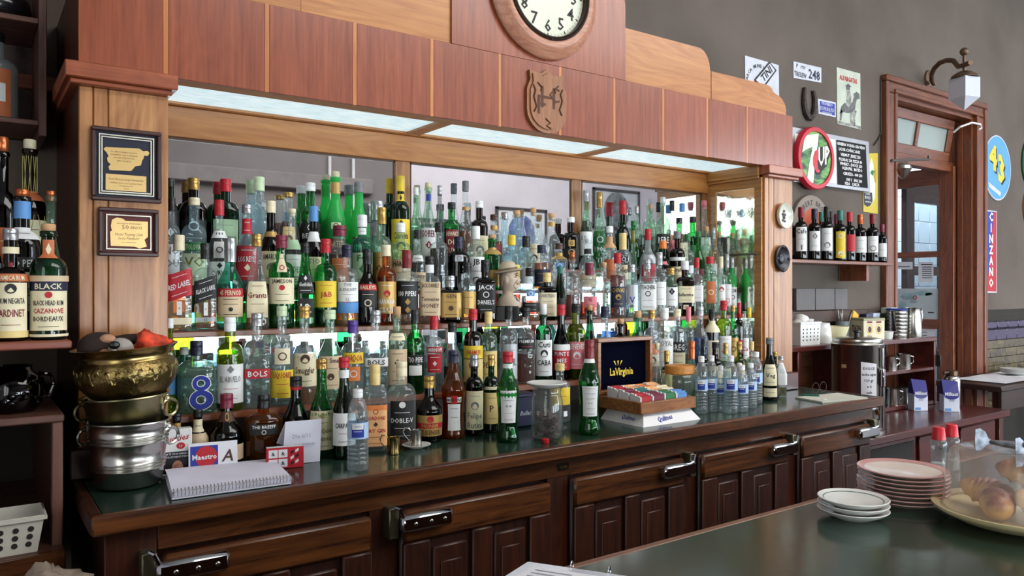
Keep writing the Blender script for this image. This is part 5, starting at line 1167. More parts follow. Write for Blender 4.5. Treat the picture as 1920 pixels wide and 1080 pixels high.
# ------------------------------------------------------------------ left side: hanging hutch, rum shelf, low hutch
HU = thing('hanging_hutch', 'old brown hanging hutch at the top left with bottle inside', 'cabinet', (-.1, 2.6, 1.92))
b = MB(); b.box(.168, .189, 2.6, 2.9, 1.92, 3.2, .002); obj('side_panel', b, HUTZ, HU)
for z in (1.949, 2.243): obj('shelf_board', MB().box(-.7, .168, 2.602, 2.9, z, z+.016, .002), HUTX, HU)
obj('back_board', MB().box(-.7, .168, 2.88, 2.896, 1.949, 3.2), mat('faded_brown_back', (96, 74, 72), .7, var=.3, vs_=7), HU)
p = P(28, 222, 2.70)
def plainbottle(loc, H, R, shp, g, cap, labels, liq, fill, label, group=None, sq=0, ysq=1, rz=None, rn=None):
    return make_bottle(loc, H, R, shp, g, cap, labels, liq, fill, label, group or 'old bottles at the left', math.atan2(-loc[0], loc[1]) if rz is None else rz, sq, ysq, rn)
plainbottle((.07, 2.74, 1.9655), .268, .055, 'S', 'fw', ('black', .1), '6-58:copper:copper:40:;22-42:white:grey:24:', None, 0, 'frosted whisky decanter with copper label in the hanging hutch', rn=.02)
t = thing('dark_pot', 'black glazed pot on the upper shelf of the hanging hutch', 'pot', (.06, 2.73, 2.2592))
obj('pot_body', MB().lathe([(0, .003), (.07, 0), (.09, .012), (.1, .04), (.095, .07), (.07, .09), (.05, .095), (.05, .11), (.058, .116), (0, .116)], 26), mat('black_glaze', (14, 14, 18), .2, coat=.5), t, local=True, smooth=60)
obj('trim_band', MB().lathe([(.0705, .0895), (.072, .093), (.05, .0965)], 26), mat('black_glaze'), t, local=True)
struct('trim_1', MB().box(.10, XL+.01, 2.865, 2.9, 2.11, 2.157, .003), MAHX)
SHF = thing('rum_shelf', 'reddish wooden shelf board carrying the old rum bottles', 'shelf', (-.2, 2.05, 1.338))
obj('board', MB().box(-.8, .199, 2.05, 2.88, 1.340, 1.358, .003), REDSHELF, SHF)
obj('bracket', MB().box(-.5, -.47, 2.2, 2.88, 1.2, 1.34), HUTZ, SHF)
def leftb(u, vt, w, Y, *a, **k):
    d = depth(u, Y); x = ray(u)[0]*d; H = CZ-(vt-540)/FPX*d-1.3586
    return plainbottle((x, Y, 1.3586), H, w*d/FPX/2, *a, **k)
leftb(91, 420, 62, 2.125, 'S', 'dg', ('cork', .1), '8-42:cream:black,red:70:!@|BLACK HEAD RUM|!CAZANOVE|BORDEAUX|~;42-50:navy:cream:70:BLACK;0.5-5:cream:cream:180;50-55:beige:beige:178;70-86:copper:cream:40:*', None, 0, 'dark green rum bottle with black head picture and cork')
leftb(20, 430, 56, 2.12, 'L', 'br', ('silver', .1), '3-9:wax:wax:170;9-52:cream:dkred,black:62:!@|!RHUM NEGRITA|BARDINET|~;53-60:copper:cream:160:DIAMICA RUM;66-70:dkred:dkred:16:@;78-84:cream:brown:170', None, 0, 'brown rum bottle with red ringed oval label and pale cap')
leftb(42, 355, 60, 2.225, 'S', 'bk', ('c:copper', .08), '18-44:white:black:70:BLANC BRANDY|JEREZ|~;46-54:black:white:80:TIO PEPE;66-74:white:grey:80:~;80-92:ltblue:grey:88', None, 0, 'black brandy bottle with white label and pale neck paper')
leftb(95, 358, 38, 2.31, 'B', 'lg', ('c:copper', .06), '4-52:white:dkred:70:~|* *|CA CA|R', None, 0, 'green bottle with white label behind the black head rum')
leftb(56, 262, 58, 2.45, 'S', 'br', ('c:cream', .08), '8-58:cream:brown,black:76:~|!SHERRY|~|COGNAC|* *;68-73:copper:cream:80', None, 0, 'tall brown sherry bottle wrapped in pale raffia net')
leftb(4, 257, 52, 2.34, 'W', 'bk', ('c:copper', .12), '14-54:copper:cream:74:~|IMPERIAL|~', None, 0, 'tall black bottle with tan label at the far left')
leftb(-22, 400, 44, 2.24, 'S', 'bk', ('white', .1), '10-60:white:grey:80:~|~', None, 0, 'dark bottle with white label cut by the left edge')
for o in list(COL.objects):                                   # raffia net round the sherry bottle
    if o.get('label', '').startswith('tall brown sherry'):
        H = max(v.co.z for v in o.data.vertices); R = max(v.co.x for v in o.data.vertices); bd = Body(H, R, 'S', .0155, 0, 1); b = MB()
        for k in range(9):
            for s_ in (-1, 1): b.tube([bd.on(2*math.pi*k/9+s_*1.6*q, H*(.18+.78*q), .0015) for q in [i/16 for i in range(17)]], .0008, 4)
        obj('raffia_net', b, mat('raffia', (190, 178, 110), .8), o, local=True)
LH = thing('low_hutch', 'dark low hutch at left with open front before the tiled wall', 'cabinet', (-.2, 2.12, 0))
obj('top_board', MB().box(-.8, .188, 2.10, 2.88, 1.163, 1.181, .003), HUTX, LH)
obj('stile', MB().box(.163, .186, 2.105, 2.14, .62, 1.163, .003), HUTZ, LH)
obj('side_panel', MB().box(.172, .186, 2.14, 2.88, .62, 1.163), DARKZ, LH)
obj('lower_board', MB().box(-.8, .186, 2.06, 2.88, .856, .872, .003), HUTX, LH)
obj('front_rail', MB().box(-.8, .186, 2.05, 2.07, .80, .872, .003), DOAKX, LH)
t = thing('glass_jar', 'dark green glass jug with raised knobs on the low hutch', 'jug', (.092, 2.21, 1.1815))
obj('jug_body', MB().lathe([(0, .002), (.045, 0), (.056, .012), (.06, .05), (.054, .085), (.04, .098), (.036, .108), (.04, .112), (.034, .112), (.03, .1), (0, .1)], 24), GL['bk'], t, local=True, smooth=60)
b = MB(); rnd = random.Random(4)
for i in range(30): a, z = rnd.uniform(-1.6, 1.6), rnd.uniform(.02, .085); b.ball((.058*math.sin(a), -.058*math.cos(a), z), .006, 6, 4)
obj('knobs', b, GL['bk'], t, local=True)
obj('handle', MB().tube([(.05, 0, .09), (.078, 0, .085), (.084, 0, .06), (.074, 0, .035), (.058, 0, .03)], .005, 8), GL['bk'], t, local=True)
t = thing('small_dark_flask', 'small dark flask with metal cap beside the knobbed jug', 'flask', (.017, 2.17, 1.1815))
obj('flask_body', MB().lathe([(0, 0), (.018, 0), (.02, .05), (.02, .1), (.012, .118), (.012, .124), (0, .124)], 18), GL['bk'], t, local=True)
obj('metal_cap', MB().cyl((0, 0, .122), .013, .016, 14, ch=.002), PEWTER, t, local=True)
t = thing('cash_tin', 'small brown banded tin at the left edge of low hutch', 'tin', (-.05, 2.2, 1.1815))
obj('tin_body', MB().box(-.06, .045, -.05, .05, 0, .05, .004), mat('brown_tin', (66, 40, 36), .5), t, local=True); obj('tin_band', MB().box(-.061, .046, -.051, .051, .02, .032, .002), mat('tin_band', (130, 112, 104), .5), t, local=True)
# tiles on the wall behind the low hutch
def tile_field(parent, x0, n, z0, rows, w, h, y, m, off=True, rough=.0006):
    me = mesh_of('tile', MB().box(-w/2+.0012, w/2-.0012, -.008, 0, -h/2+.0012, h/2-.0012, .0025), [m])
    for r in range(rows):
        for c in range(n): shared('tile', me, parent, (x0+(c+(.5 if off and r % 2 else 0))*w, y-random.uniform(0, .002), z0+(r+.5)*h))
TLG = wood('mottled_green_tile', (58, 50, 30), (112, 98, 58), 'x', .22, .6, .5, .5, .22, .05)
TLP = mat('purple_tile', (50, 38, 72), .2, var=.2, coat=.5, bump=.3, bs=60)
TW = obj('tile_panel', MB().box(-.6, .237, 2.89, 2.9, .6, 1.17), mat('tile_grout', (40, 34, 26), .8), None, loc=(-.2, 2.9, .6), kind='structure')
TW.name = 'trim_2'
tile_field(TW, .2-.42, 8, .27, 5, .058, .052, -.01, TLG); tile_field(TW, .2-.42, 8, .53, 1, .058, .036, -.01, TLP, False)
# basket and cloth
t = thing('white_basket', 'white plastic basket with round holes on the low board', 'basket', (.046, 2.13, .8725))
def basket(t, W, D, H, m, cols, rows_, hole, taper=.86):
    b = MB(); lo = [(-W/2*taper, -D/2*taper), (W/2*taper, -D/2*taper), (W/2*taper, D/2*taper), (-W/2*taper, D/2*taper)]; hi = [(-W/2, -D/2), (W/2, -D/2), (W/2, D/2), (-W/2, D/2)]
    b.add([(x, y, 0) for x, y in lo]+[(x, y, H) for x, y in hi], [(0, 1, 2, 3), (0, 1, 5, 4), (1, 2, 6, 5), (2, 3, 7, 6), (3, 0, 4, 7)])
    b.add([(x*1.0, y, H-.002) for x, y in hi]+[(x*1.05, y*1.08, H-.002) for x, y in hi]+[(x*1.05, y*1.08, H-.010) for x, y in hi], [(i, (i+1) % 4, 4+(i+1) % 4, 4+i) for i in range(4)]+[(4+i, 4+(i+1) % 4, 8+(i+1) % 4, 8+i) for i in range(4)])
    obj('shell', b, m, t, local=True, smooth=0)
    b = MB()
    for side in (0, 1):
        for r in range(rows_):
            for c in range(cols):
                z = H*(.14+.62*(r+.5)/rows_); k = taper+(1-taper)*z/H; nn = 10; q = (c+.5)/cols-.5
                if side == 0: b.add([(q*W*.92*k+hole*math.cos(2*math.pi*i/nn), -D/2*k-.0008, z+hole*math.sin(2*math.pi*i/nn)) for i in range(nn)], [tuple(range(nn))])
                elif c < max(2, cols//2): b.add([(W/2*k+.0008, (q*1.6)*D*.5*k+hole*math.cos(2*math.pi*i/nn), z+hole*math.sin(2*math.pi*i/nn)) for i in range(nn)], [tuple(range(nn))])
    obj('hole_pattern', b, mat('basket_hole', (40, 36, 34), .9), t, local=True, smooth=0)['kind'] = 'stuff'
basket(t, .2, .12, .085, mat('old_white_plastic', (206, 202, 192), .5), 6, 3, .0065)
obj('ledge', MB().box(-.8, .215, 1.86, 2.05, .745, .765, .003), DOAKX, LH)
crumple('crumpled grey beige cloth on the ledge at bottom left', 'cloth', (.15, 1.95, .7665), .07, .045, .055, mat('grey_beige_cloth', (150, 134, 120), .95, var=.15, vs_=30, bump=.5, bs=120), 9, 'cloth', 26, 14)
# ------------------------------------------------------------------ signs on the back wall
SY = WY-.006
PA = dict(poly=None)
def sign(name, label, out, m, y=None, depth_=.006, cat='sign', rim=None):
    xs_ = [p[0] for p in out]; zs = [p[1] for p in out]
    t = thing(name, label, cat, (sum(xs_)/len(xs_), WY, min(zs)))
    obj('plate', MB().prism(out, (y or SY), (y or SY)+depth_), m, t, smooth=0)
    return t
def quad(us, Y=None): return [(P(u, v, Y or SY).x, P(u, v, Y or SY).z) for u, v in us]
def circ(cx, cz, r, n=40, sx=1): return [(cx+r*sx*math.cos(2*math.pi*i/n), cz+r*math.sin(2*math.pi*i/n)) for i in range(n)]
def wtext(b, t, u, v, hpx, wpx, m=0, shear=0, Y=None, bold=.02, rot=0, al='c'):
    """letters whose foot stands at pixel (u,v), sized in wall metres from the picture"""
    y = (Y or SY)-.0012; p = P(u, v, y); d = depth(u, y); k = d/FPX; q = P(u+1, v, y).x-p.x
    c, s_ = math.cos(rot), math.sin(rot)
    b.text(t, lambda a, z: (p.x+a*c-z*s_, y, p.z+a*s_+z*c), hpx*k, wpx*q, m, al, bold, shear)
ENW = mat('white_enamel', (200, 202, 212), .35, var=.05, vs_=14)
# round aperitif sign corner (behind the crest)
o_ = quad([(1397, 104), (1400, 117), (1400, 108), (1460, 122), (1461, 190), (1398, 190)]); o_ = [o_[0], o_[3], o_[4], o_[5]]
t = sign('enamel_sign', 'white enamel sign with red disc half hidden behind the crest board', o_, ENW)
b = MB(); q = P(1425, 158, SY)
b.add([(x, SY-.0007, z) for x, z in circ(q.x, q.z-.01, .062)], [tuple(range(40))], 0)
b.add([(x, SY-.0012, z) for x, z in quad([(1413, 150), (1442, 115), (1456, 132), (1430, 168)])], [(0, 1, 2, 3)], 1)
b.add([(x, SY-.0016, z) for x, z in quad([(1417, 150), (1443, 119), (1453, 132), (1430, 162)])], [(0, 1, 2, 3)], 2)
p, p_ = P(1431, 160, SY), P(1452, 134, SY); dr = (p_-p); ln = dr.length; dr = dr/ln; p = p+dr*.012+Vector((-dr.z, 0, dr.x))*.012
hgt = (P(1417, 150, SY)-P(1430, 162, SY)).length*.66
b.text('TINI', lambda a, z: (p.x+a*dr.x-z*dr.z, SY-.002, p.z+a*dr.z+z*dr.x), hgt, ln*.88, 1, 'l', .04)
for i, ch in enumerate('MARCA MUNDIAL'):
    if ch == ' ': continue
    a = math.radians(172-i*9.6); r = .118; c = (q.x+.0+r*math.cos(a), q.z-.02+r*math.sin(a)); ta = a-math.pi/2
    b.text(ch, lambda x, z, c=c, ta=ta: (c[0]+x*math.cos(ta)-z*math.sin(ta), SY-.0012, c[1]+x*math.sin(ta)+z*math.cos(ta)), .022, .022, 1)
obj('print', b, [lab('red'), INK, ENW], t, smooth=0)
# licence plate
t = sign('licence_plate', 'white enamel number plate with blue numerals high on the wall', quad([(1488, 115), (1540, 127), (1540, 155), (1488, 146)]), ENW)
b = MB()
wtext(b, 'P', 1495, 127, 8, 6); wtext(b, '1929', 1506, 129, 6, 11); wtext(b, 'TRELEW', 1501, 144, 9, 23); wtext(b, '248', 1527, 149, 18, 23, bold=.03)
obj('print', b, lab('navy'), t, smooth=0)
# horseshoe
q = P(1516, 198, SY)
t = thing('horseshoe', 'large rusty iron horseshoe hung on the wall', 'horseshoe', (q.x, WY, q.z))
pts = [(q.x-.047, q.z+.105), (q.x-.058, q.z+.05), (q.x-.056, q.z), (q.x-.042, q.z-.05), (q.x-.012, q.z-.078), (q.x+.016, q.z-.078), (q.x+.044, q.z-.05), (q.x+.056, q.z), (q.x+.056, q.z+.05), (q.x+.042, q.z+.10)]
sm = []
for i in range(len(pts)-1):
    for k in range(4): sm.append((pts[i][0]+(pts[i+1][0]-pts[i][0])*k/4, WY-.012, pts[i][1]+(pts[i+1][1]-pts[i][1])*k/4))
sm.append((pts[-1][0], WY-.012, pts[-1][1]))
obj('shoe', MB().tube(sm, [.012+.008*math.sin(math.pi*i/(len(sm)-1)) for i in range(len(sm))], 8), mat('rusty_iron', (62, 52, 50), .6, .5, var=.15, vs_=30), t)
b = MB()
for i in (6, 10, 14, 22, 26, 30): b.ball((sm[i][0], WY-.031, sm[i][2]), .005, 8, 6, sc=(1, .5, 1))
obj('nail_head', b, mat('nail_iron', (120, 116, 112), .5, .7), t)
# small blue enamel sign
t = sign('enamel_sign', 'small blue and white enamel notice right of horseshoe', quad([(1534, 185), (1567, 192), (1567, 220), (1535, 213)]), ENW)
b = MB(); pq = quad([(1537, 189), (1565, 195), (1565, 217), (1537, 210)]); b.add([(x, SY-.0007, z) for x, z in pq], [(0, 1, 2, 3)], 0)
wtext(b, 'PROHIBIDO', 1551, 198, 6, 20, 1); wtext(b, 'ESCUPIR EN EL PISO', 1551, 208, 7, 26, 1); wtext(b, 'ORDENANZA', 1551, 214, 4, 18, 1)
obj('print', b, [lab('blue'), ENW], t, smooth=0)
# horseman poster (tin plate)
TINP = mat('aged_pale_tin', (188, 194, 178), .4, var=.06, vs_=10)
t = sign('tin_poster', 'tall pale tin poster with red heading and gaucho on horseback', quad([(1569, 126), (1613, 138), (1614, 243), (1570, 232)]), TINP)
b = MB(); wtext(b, 'ALPARGATAS', 1591, 153, 9, 33, 0, bold=.05)
def hp(pts, m): b.add([(P(u, v, SY).x, SY-.0008-.0002*m, P(u, v, SY).z) for u, v in pts], [tuple(range(len(pts)))], m)
hp([(1574, 214), (1577, 200), (1583, 193), (1592, 196), (1598, 192), (1601, 182), (1600, 176), (1606, 172), (1611, 176), (1612, 185), (1606, 187), (1604, 196), (1603, 206), (1596, 212), (1588, 212), (1580, 210)], 1)
hp([(1577, 204), (1580, 210), (1577, 226), (1574, 226), (1575, 214)], 1); hp([(1594, 210), (1599, 211), (1597, 222), (1600, 233), (1595, 232), (1593, 222)], 2); hp([(1600, 206), (1606, 208), (1603, 222), (1604, 236), (1600, 235), (1599, 220)], 2)
hp([(1586, 196), (1588, 178), (1587, 170), (1593, 169), (1596, 180), (1595, 196), (1590, 202)], 2); hp([(1587, 169), (1586, 161), (1590, 156), (1594, 161), (1593, 169)], 1); hp([(1584, 160), (1596, 162), (1596, 163), (1584, 161)], 3)
hp([(1570, 231), (1570, 226), (1614, 237), (1614, 242)], 2)
obj('print', b, [lab('red'), mat('grey_print', (92, 94, 92), .6, var=.25, vs_=40), mat('mid_grey_print', (138, 140, 134), .6, var=.3, vs_=40), INK], t, smooth=0)
# menu board
fr = quad([(1486, 238), (1629, 266), (1632, 360), (1486, 340)], WY-.03)
t = thing('menu_board', 'black letter board menu in an aluminium frame behind round sign', 'board', (fr[0][0], WY, fr[2][1]))
MBY = WY-.03
obj('frame', MB().prism(fr, MBY, WY-.001), mat('aluminium_frame', (166, 166, 170), .35, .8), t, smooth=0)
obj('white_panel', MB().add([(x, MBY-.001, z) for x, z in quad([(1490, 250), (1566, 262), (1568, 344), (1490, 334)], MBY)], [(0, 1, 2, 3)]), mat('cream_panel', (222, 222, 206), .5), t, smooth=0)
obj('letter_panel', MB().add([(x, MBY-.001, z) for x, z in quad([(1568, 262), (1623, 272), (1627, 353), (1570, 346)], MBY)], [(0, 1, 2, 3)]), mat('black_felt', (18, 18, 20), .9), t, smooth=0)
b = MB(); rowsM = [('GINEBRA VODKA GIN VINO', 1596, 276, 52), ('LICOR COÑAC ANIS', 1593, 285, 42), ('VERMUT  JEREZ 250', 1595, 295, 46), ('PICADAS 200 PIZZA 80', 1595, 304, 46), ('WHISKY - SHUCK 200', 1596, 312, 44), ('OLEN.FRE.  BATIDO', 1598, 320, 44), ('CERVEZA - 400 200', 1599, 330, 44), ('PAP S   ENS 200', 1602, 341, 38), ('PIDA   CARTA', 1598, 348, 38)]
for s_, u, v, w_ in rowsM: wtext(b, s_, u, v, 5.6, w_, 0, Y=MBY-.001, bold=.035)
obj('lettering', b, lab('white'), t, smooth=0)
# round soda sign
q = P(1527, 297, WY-.05); RY = WY-.05; R7 = .198
t = thing('round_soda_sign', 'round green soda sign with red rim and large white lettering', 'sign', (q.x, WY, q.z))
obj('rim', ylathe([(R7-.032, .008), (R7-.030, .018), (R7-.006, .018), (R7, .01), (R7, -.0165), (0, -.0165)], 56).tf(Matrix.Translation((q.x, RY, q.z))), mat('red_enamel', (196, 26, 48), .35, var=.06, vs_=8), t)
def mottled():
    m = mat('mottled_green_print', (40, 130, 60), .35, var=.0); nt = m.node_tree
    no = nt.nodes.new('ShaderNodeTexNoise'); no.inputs['Scale'].default_value = 9; no.inputs['Detail'].default_value = 5
    mp = nt.nodes.new('ShaderNodeMapping'); mp.inputs['Scale'].default_value = (1, 1, 3.5); tc = nt.nodes.new('ShaderNodeTexCoord'); nt.links.new(tc.outputs['Object'], mp.inputs[0]); nt.links.new(mp.outputs[0], no.inputs['Vector'])
    rp = nt.nodes.new('ShaderNodeValToRGB'); e = rp.color_ramp.elements; e[0].position = .38; e[1].position = .62; e[0].color = lin((16, 62, 38)); e[1].color = lin((116, 178, 84)); nt.links.new(no.outputs[0], rp.inputs[0]); nt.links.new(rp.outputs[0], nt.nodes['Principled BSDF'].inputs['Base Color']); return m
obj('green_field', ylathe([(0, .009), (R7-.03, .009)], 48).tf(Matrix.Translation((q.x, RY, q.z))), mottled(), t)
b = MB(); yy = RY-.0105
def rel(pts, m, k): b.add([(q.x+x*R7, yy-.0006*k, q.z+z*R7) for x, z in pts], [tuple(range(len(pts)))], m)
seven = [(-.66, .40), (-.60, .66), (.16, .80), (.10, .44), (-.02, -.02), (-.14, -.80), (-.50, -.80), (-.36, -.2), (-.18, .34), (-.52, .22), (-.74, .10)]
rel([(x*1.06+.03, z*1.05-.03) for x, z in seven], 1, 0); rel(seven, 0, 1)
ul = [(-.06, .22), (-.16, .02), (-.16, -.22), (-.02, -.44), (.14, -.46), (.22, -.38), (.10, -.34), (.06, -.1), (.12, .30)]
rel([(.06, .32), (.78, .54), (.82, .26), (.68, .02), (.60, -.20), (.38, -.32), (.2, -.52), (0, -.5), (-.1, -.3), (0, 0)], 1, 2)
def upt(t_, x, z, h, w_, k): b.text(t_, lambda a, c: (q.x+x*R7+a, yy-.0006*k, q.z+z*R7+c+a*.22), h*R7, w_*R7, 0, 'l', .05)
upt('UP', .12, -.22, .58, .62, 4); rel(ul, 2, 5)
obj('lettering', b, [mat('cream_print', (226, 226, 206), .35), INK, mat('red_enamel')], t, smooth=0)
# round robert sign (behind wine bottles)
q = P(1524, 425, WY-.03)
t = thing('round_whisky_sign', 'round grey rimmed sign with orange centre behind wine bottles', 'sign', (q.x, WY, q.z))
obj('disc', ylathe([(0, 0), (.19, 0), (.20, -.006), (.20, -.028), (0, -.028)], 44).tf(Matrix.Translation((q.x, WY-.03, q.z))), mat('grey_sign_ring', (134, 122, 112), .5), t)
obj('centre', ylathe([(0, .001), (.115, .001), (.118, -.001)], 40).tf(Matrix.Translation((q.x, WY-.03, q.z))), mat('orange_sign_centre', (196, 84, 44), .5, var=.15), t)
b = MB()
for i, ch in enumerate('ROBERT BROWN'):
    a = math.radians(150-i*11); r = .137; c = (q.x+r*math.cos(a), q.z+r*math.sin(a)); ta = a-math.pi/2
    b.text(ch, lambda x, z, c=c, ta=ta: (c[0]+x*math.cos(ta)-z*math.sin(ta), WY-.0312, c[1]+x*math.sin(ta)+z*math.cos(ta)), .034, .03, 0)
obj('lettering', b, mat('sign_dark_letters', (62, 54, 50), .6), t, smooth=0)
# yellow bottle shaped sign
t = sign('yellow_enamel_sign', 'tall yellow enamel liqueur sign with blue badge beside the door', quad([(1618, 288), (1646, 287), (1646, 401), (1619, 397)]), mat('yellow_enamel', (196, 172, 30), .35, var=.06))
b = MB(); b.add([(P(u, v, SY).x, SY-.0007, P(u, v, SY).z) for u, v in ((1634, 296), (1638, 312), (1637, 330), (1641, 344), (1640, 372), (1632, 386), (1622, 384), (1620, 340), (1628, 326), (1629, 312))], [tuple(range(10))], 0)
b.add([(P(u, v, SY).x, SY-.0011, P(u, v, SY).z) for u, v in ((1619, 361), (1635, 361), (1636, 377), (1632, 385), (1626, 388), (1620, 383))], [tuple(range(6))], 1)
wtext(b, 'BOLS', 1627, 373, 6, 13, 0, Y=SY-.001); wtext(b, 'LICORES', 1627, 365, 3, 11, 0, Y=SY-.001); wtext(b, 'AMSTERDAM', 1628, 380, 3, 11, 0, Y=SY-.001)
b.add([(P(u, v, SY).x, SY-.0011, P(u, v, SY).z) for u, v in ((1631, 324), (1635, 318), (1639, 322), (1636, 330))], [(0, 1, 2, 3)], 3)
wtext(b, 'LICOR', 1642, 330, 6, 24, 2, rot=math.pi/2)
obj('print', b, [mat('cream_print'), lab('navy'), mat('olive_letters', (120, 110, 40), .6), lab('green')], t, smooth=0)
# right of the door: oval 43, vertical red and blue, partial rounds
q = P(1869, 315, SY)
ov = circ(q.x, q.z, .272, 48, .93)
t = sign('oval_enamel_sign', 'oval sky blue enamel sign with yellow numerals right of door', ov, ENW, WY-.012, .011)
b = MB(); yo = WY-.0125; b.add([(x, yo, z) for x, z in circ(q.x, q.z, .262, 48, .93)], [tuple(range(48))], 0)
def ot(t_, dx, dz, h, w_, m, k): b.text(t_, lambda a, c: (q.x+dx+a, yo-.0006*k, q.z+dz+c-a*.30), h, w_, m, 'c', .06)
ot('4', -.065, -.03, .2, .14, 2, 1); ot('3', .09, -.125, .22, .12, 2, 1); ot('4', -.085, -.01, .2, .14, 1, 2); ot('3', .068, -.11, .22, .12, 1, 2)
b.add([(q.x+x, yo-.0006, q.z+z) for x, z in ((-.17, -.13), (-.16, -.17), (.05, -.235), (.06, -.20))], [(0, 1, 2, 3)], 3)
obj('print', b, [mat('sky_enamel', (86, 158, 204), .35, var=.04), lab('yellow'), INK, ENW], t, smooth=0)
t = sign('vertical_enamel_sign', 'tall narrow red and blue enamel sign with white letters', quad([(1845, 393), (1869, 396), (1869, 549), (1846, 549)]), ENW)
b = MB(); b.add([(x, SY-.0007, z) for x, z in quad([(1847, 396), (1863, 397), (1855, 500), (1848, 546)])], [(0, 1, 2, 3)], 0)
b.add([(x, SY-.0007, z) for x, z in quad([(1863, 397), (1868, 398), (1868, 547), (1848, 546), (1855, 500)])], [(0, 1, 2, 3, 4)], 1)
for i, ch in enumerate('CINZANO'): wtext(b, ch, 1858.5, 414+i*20.6, 16, 11, 2, Y=SY-.001, bold=.05)
obj('print', b, [lab('blue'), lab('red'), mat('cream_print')], t, smooth=0)
for (u, v, r, c, lb) in ((1938, 308, .25, (26, 74, 40), 'round green enamel sign cut by the right edge'), (1936, 391, .2, (134, 92, 62), 'round brown wooden plate cut by the right edge')):
    q = P(u, v, SY); t = sign('round_sign', lb, circ(q.x, q.z, r), mat('sign_'+str(c), c, .4), WY-.015, .014)
    b = MB(); b.add([(x, WY-.0157, z) for x, z in circ(q.x, q.z, r*.93)], [tuple(range(40))], 0); obj('inner_disc', b, mat('sign_in_'+str(c), tuple(int(x*.8) for x in c), .4), t, smooth=0)
    if c[1] < 80:
        b = MB()
        for i, ch in enumerate('HUNTER BEER'):
            a = math.radians(215-i*9); c_ = (q.x+r*.74*math.cos(a), q.z+r*.74*math.sin(a)); ta = a-math.pi/2
            b.text(ch, lambda x, z, c_=c_, ta=ta: (c_[0]+x*math.cos(ta)-z*math.sin(ta), WY-.0165, c_[1]+x*math.sin(ta)+z*math.cos(ta)), .03, .03, 0)
        obj('lettering', b, mat('cream_print'), t, smooth=0)
p = P(1848, 579, WY-.02); t = thing('thermostat', 'white wall thermostat right of the door frame', 'thermostat', (p.x, WY, p.z-.05))
obj('case', MB().box(p.x-.05, p.x+.03, WY-.025, WY, p.z-.065, p.z+.06, .01), WHITEP, t); obj('display', MB().box(p.x-.04, p.x+.015, WY-.0265, WY-.024, p.z+.02, p.z+.042), mat('lcd_grey', (110, 118, 116), .4), t)
# wall lamp
t = thing('wall_lamp', 'bronze wall lamp with cubic white glass shade above the door', 'lamp', (P(1740, 150, WY).x, WY, P(1740, 150, WY).z))
BRZ = mat('old_bronze', (110, 88, 72), .45, .7, var=.15, vs_=20)
p0 = P(1740, 150, WY); sxx = p0.x+.13; syy = WY-.42
obj('wall_plate', MB().lathe([(0, 0), (.075, 0), (.07, .014), (.03, .024), (0, .026)], 24).tf(Matrix.Translation((p0.x, WY, p0.z)) @ Matrix.Rotation(math.pi/2, 4, 'X') @ Matrix.Diagonal((.8, 1, 1, 1))), BRZ, t)
pc = P(1808, 175, syy); 
zt = P(1808, 144, syy).z
arm = [tuple(P(*q)) for q in ((1752, 158, WY-.05), (1747, 150, WY-.05), (1747, 140, WY-.08), (1752, 128, WY-.13), (1762, 118, WY-.19), (1775, 113, WY-.26), (1788, 114, WY-.33), (1797, 125, syy+.05), (1808, 122, syy), (1820, 117, syy-.06))]
obj('arm', MB().tube(arm, .017, 10), BRZ, t)
b = MB(); b.cyl((pc.x, syy, zt-.01), .011, P(1808, 100, syy).z-zt, 10); b.ball((pc.x, syy, P(1808, 97, syy).z), .028, 14, 10); obj('finial_rod', b, BRZ, t)
obj('gallery', MB().lathe([(.085, 0), (.078, .02), (.04, .045), (.02, .05), (0, .05)], 24, c=(pc.x, syy, zt-.012)), BRZ, t)
hs = .066; z1 = zt-.012; z0 = P(1808, 190, syy).z
b = MB(); b.add([(x, y, z) for z in (z1, z0+.02) for x, y in ((-hs, -hs), (hs, -hs), (hs, hs), (-hs, hs))]+[(0, 0, z0-.06)], [(0, 1, 2, 3), (0, 1, 5, 4), (1, 2, 6, 5), (2, 3, 7, 6), (3, 0, 4, 7), (4, 5, 8), (5, 6, 8), (6, 7, 8), (7, 4, 8)])
b.tf(Matrix.Translation((pc.x, syy, 0)) @ Matrix.Rotation(1.28, 4, 'Z')); obj('shade', b, mat('opal_glass', (204, 206, 218), .25, var=0, coat=.4), t, smooth=0)
# cable
o = obj('cable', MB().tube([(P(1650, 210, WY).x, WY-.006, P(1650, 150, WY).z), (P(1650, 230, WY).x, WY-.006, P(1648, 250, WY).z), (P(1644, 250, WY).x, WY-.008, P(1644, 262, WY).z), (P(1636, 270, WY).x, WY-.01, P(1632, 272, WY).z)], .004, 6), BLACK, None, loc=(P(1650, 210, WY).x, WY, 2.3), label='thin black cable running down beside the door frame', cat='cable')

# ------------------------------------------------------------------ door, transom and the room beyond
b = MB(); cw = .14
b.box(DX0-cw, DX0-.004, WY-.035, WY-.0005, 0, DZ-.002, .006); b.box(DX1+.004, DX1+cw+.02, WY-.035, WY-.0005, 0, DZ-.002, .006)
b.box(DX0-cw-.014, DX0-cw+.03, WY-.049, WY, 0, DZ+.069, .006); b.box(DX1+cw-.01, DX1+cw+.034, WY-.049, WY, 0, DZ+.069, .006)
b.box(DX0-.03, DX0-.001, WY-.045, WY-.001, 0, DZ-.001, .004); b.box(DX1+.001, DX1+.03, WY-.045, WY-.001, 0, DZ-.001, .004)
door = struct('door_1', b, DOORZ, label='brown panelled door frame with moulded casing')
b = MB(); b.box(DX0-cw, DX1+cw, WY-.035, WY-.0005, DZ, DZ+.1, .006); b.box(DX0-cw-.015, DX1+cw+.035, WY-.05, WY-.001, DZ+.07, DZ+.115, .006); b.box(DX0-.03, DX1+.03, WY-.0455, WY-.002, DZ+.0005, DZ+.03, .004)
obj('head_casing', b, DOORX, door)
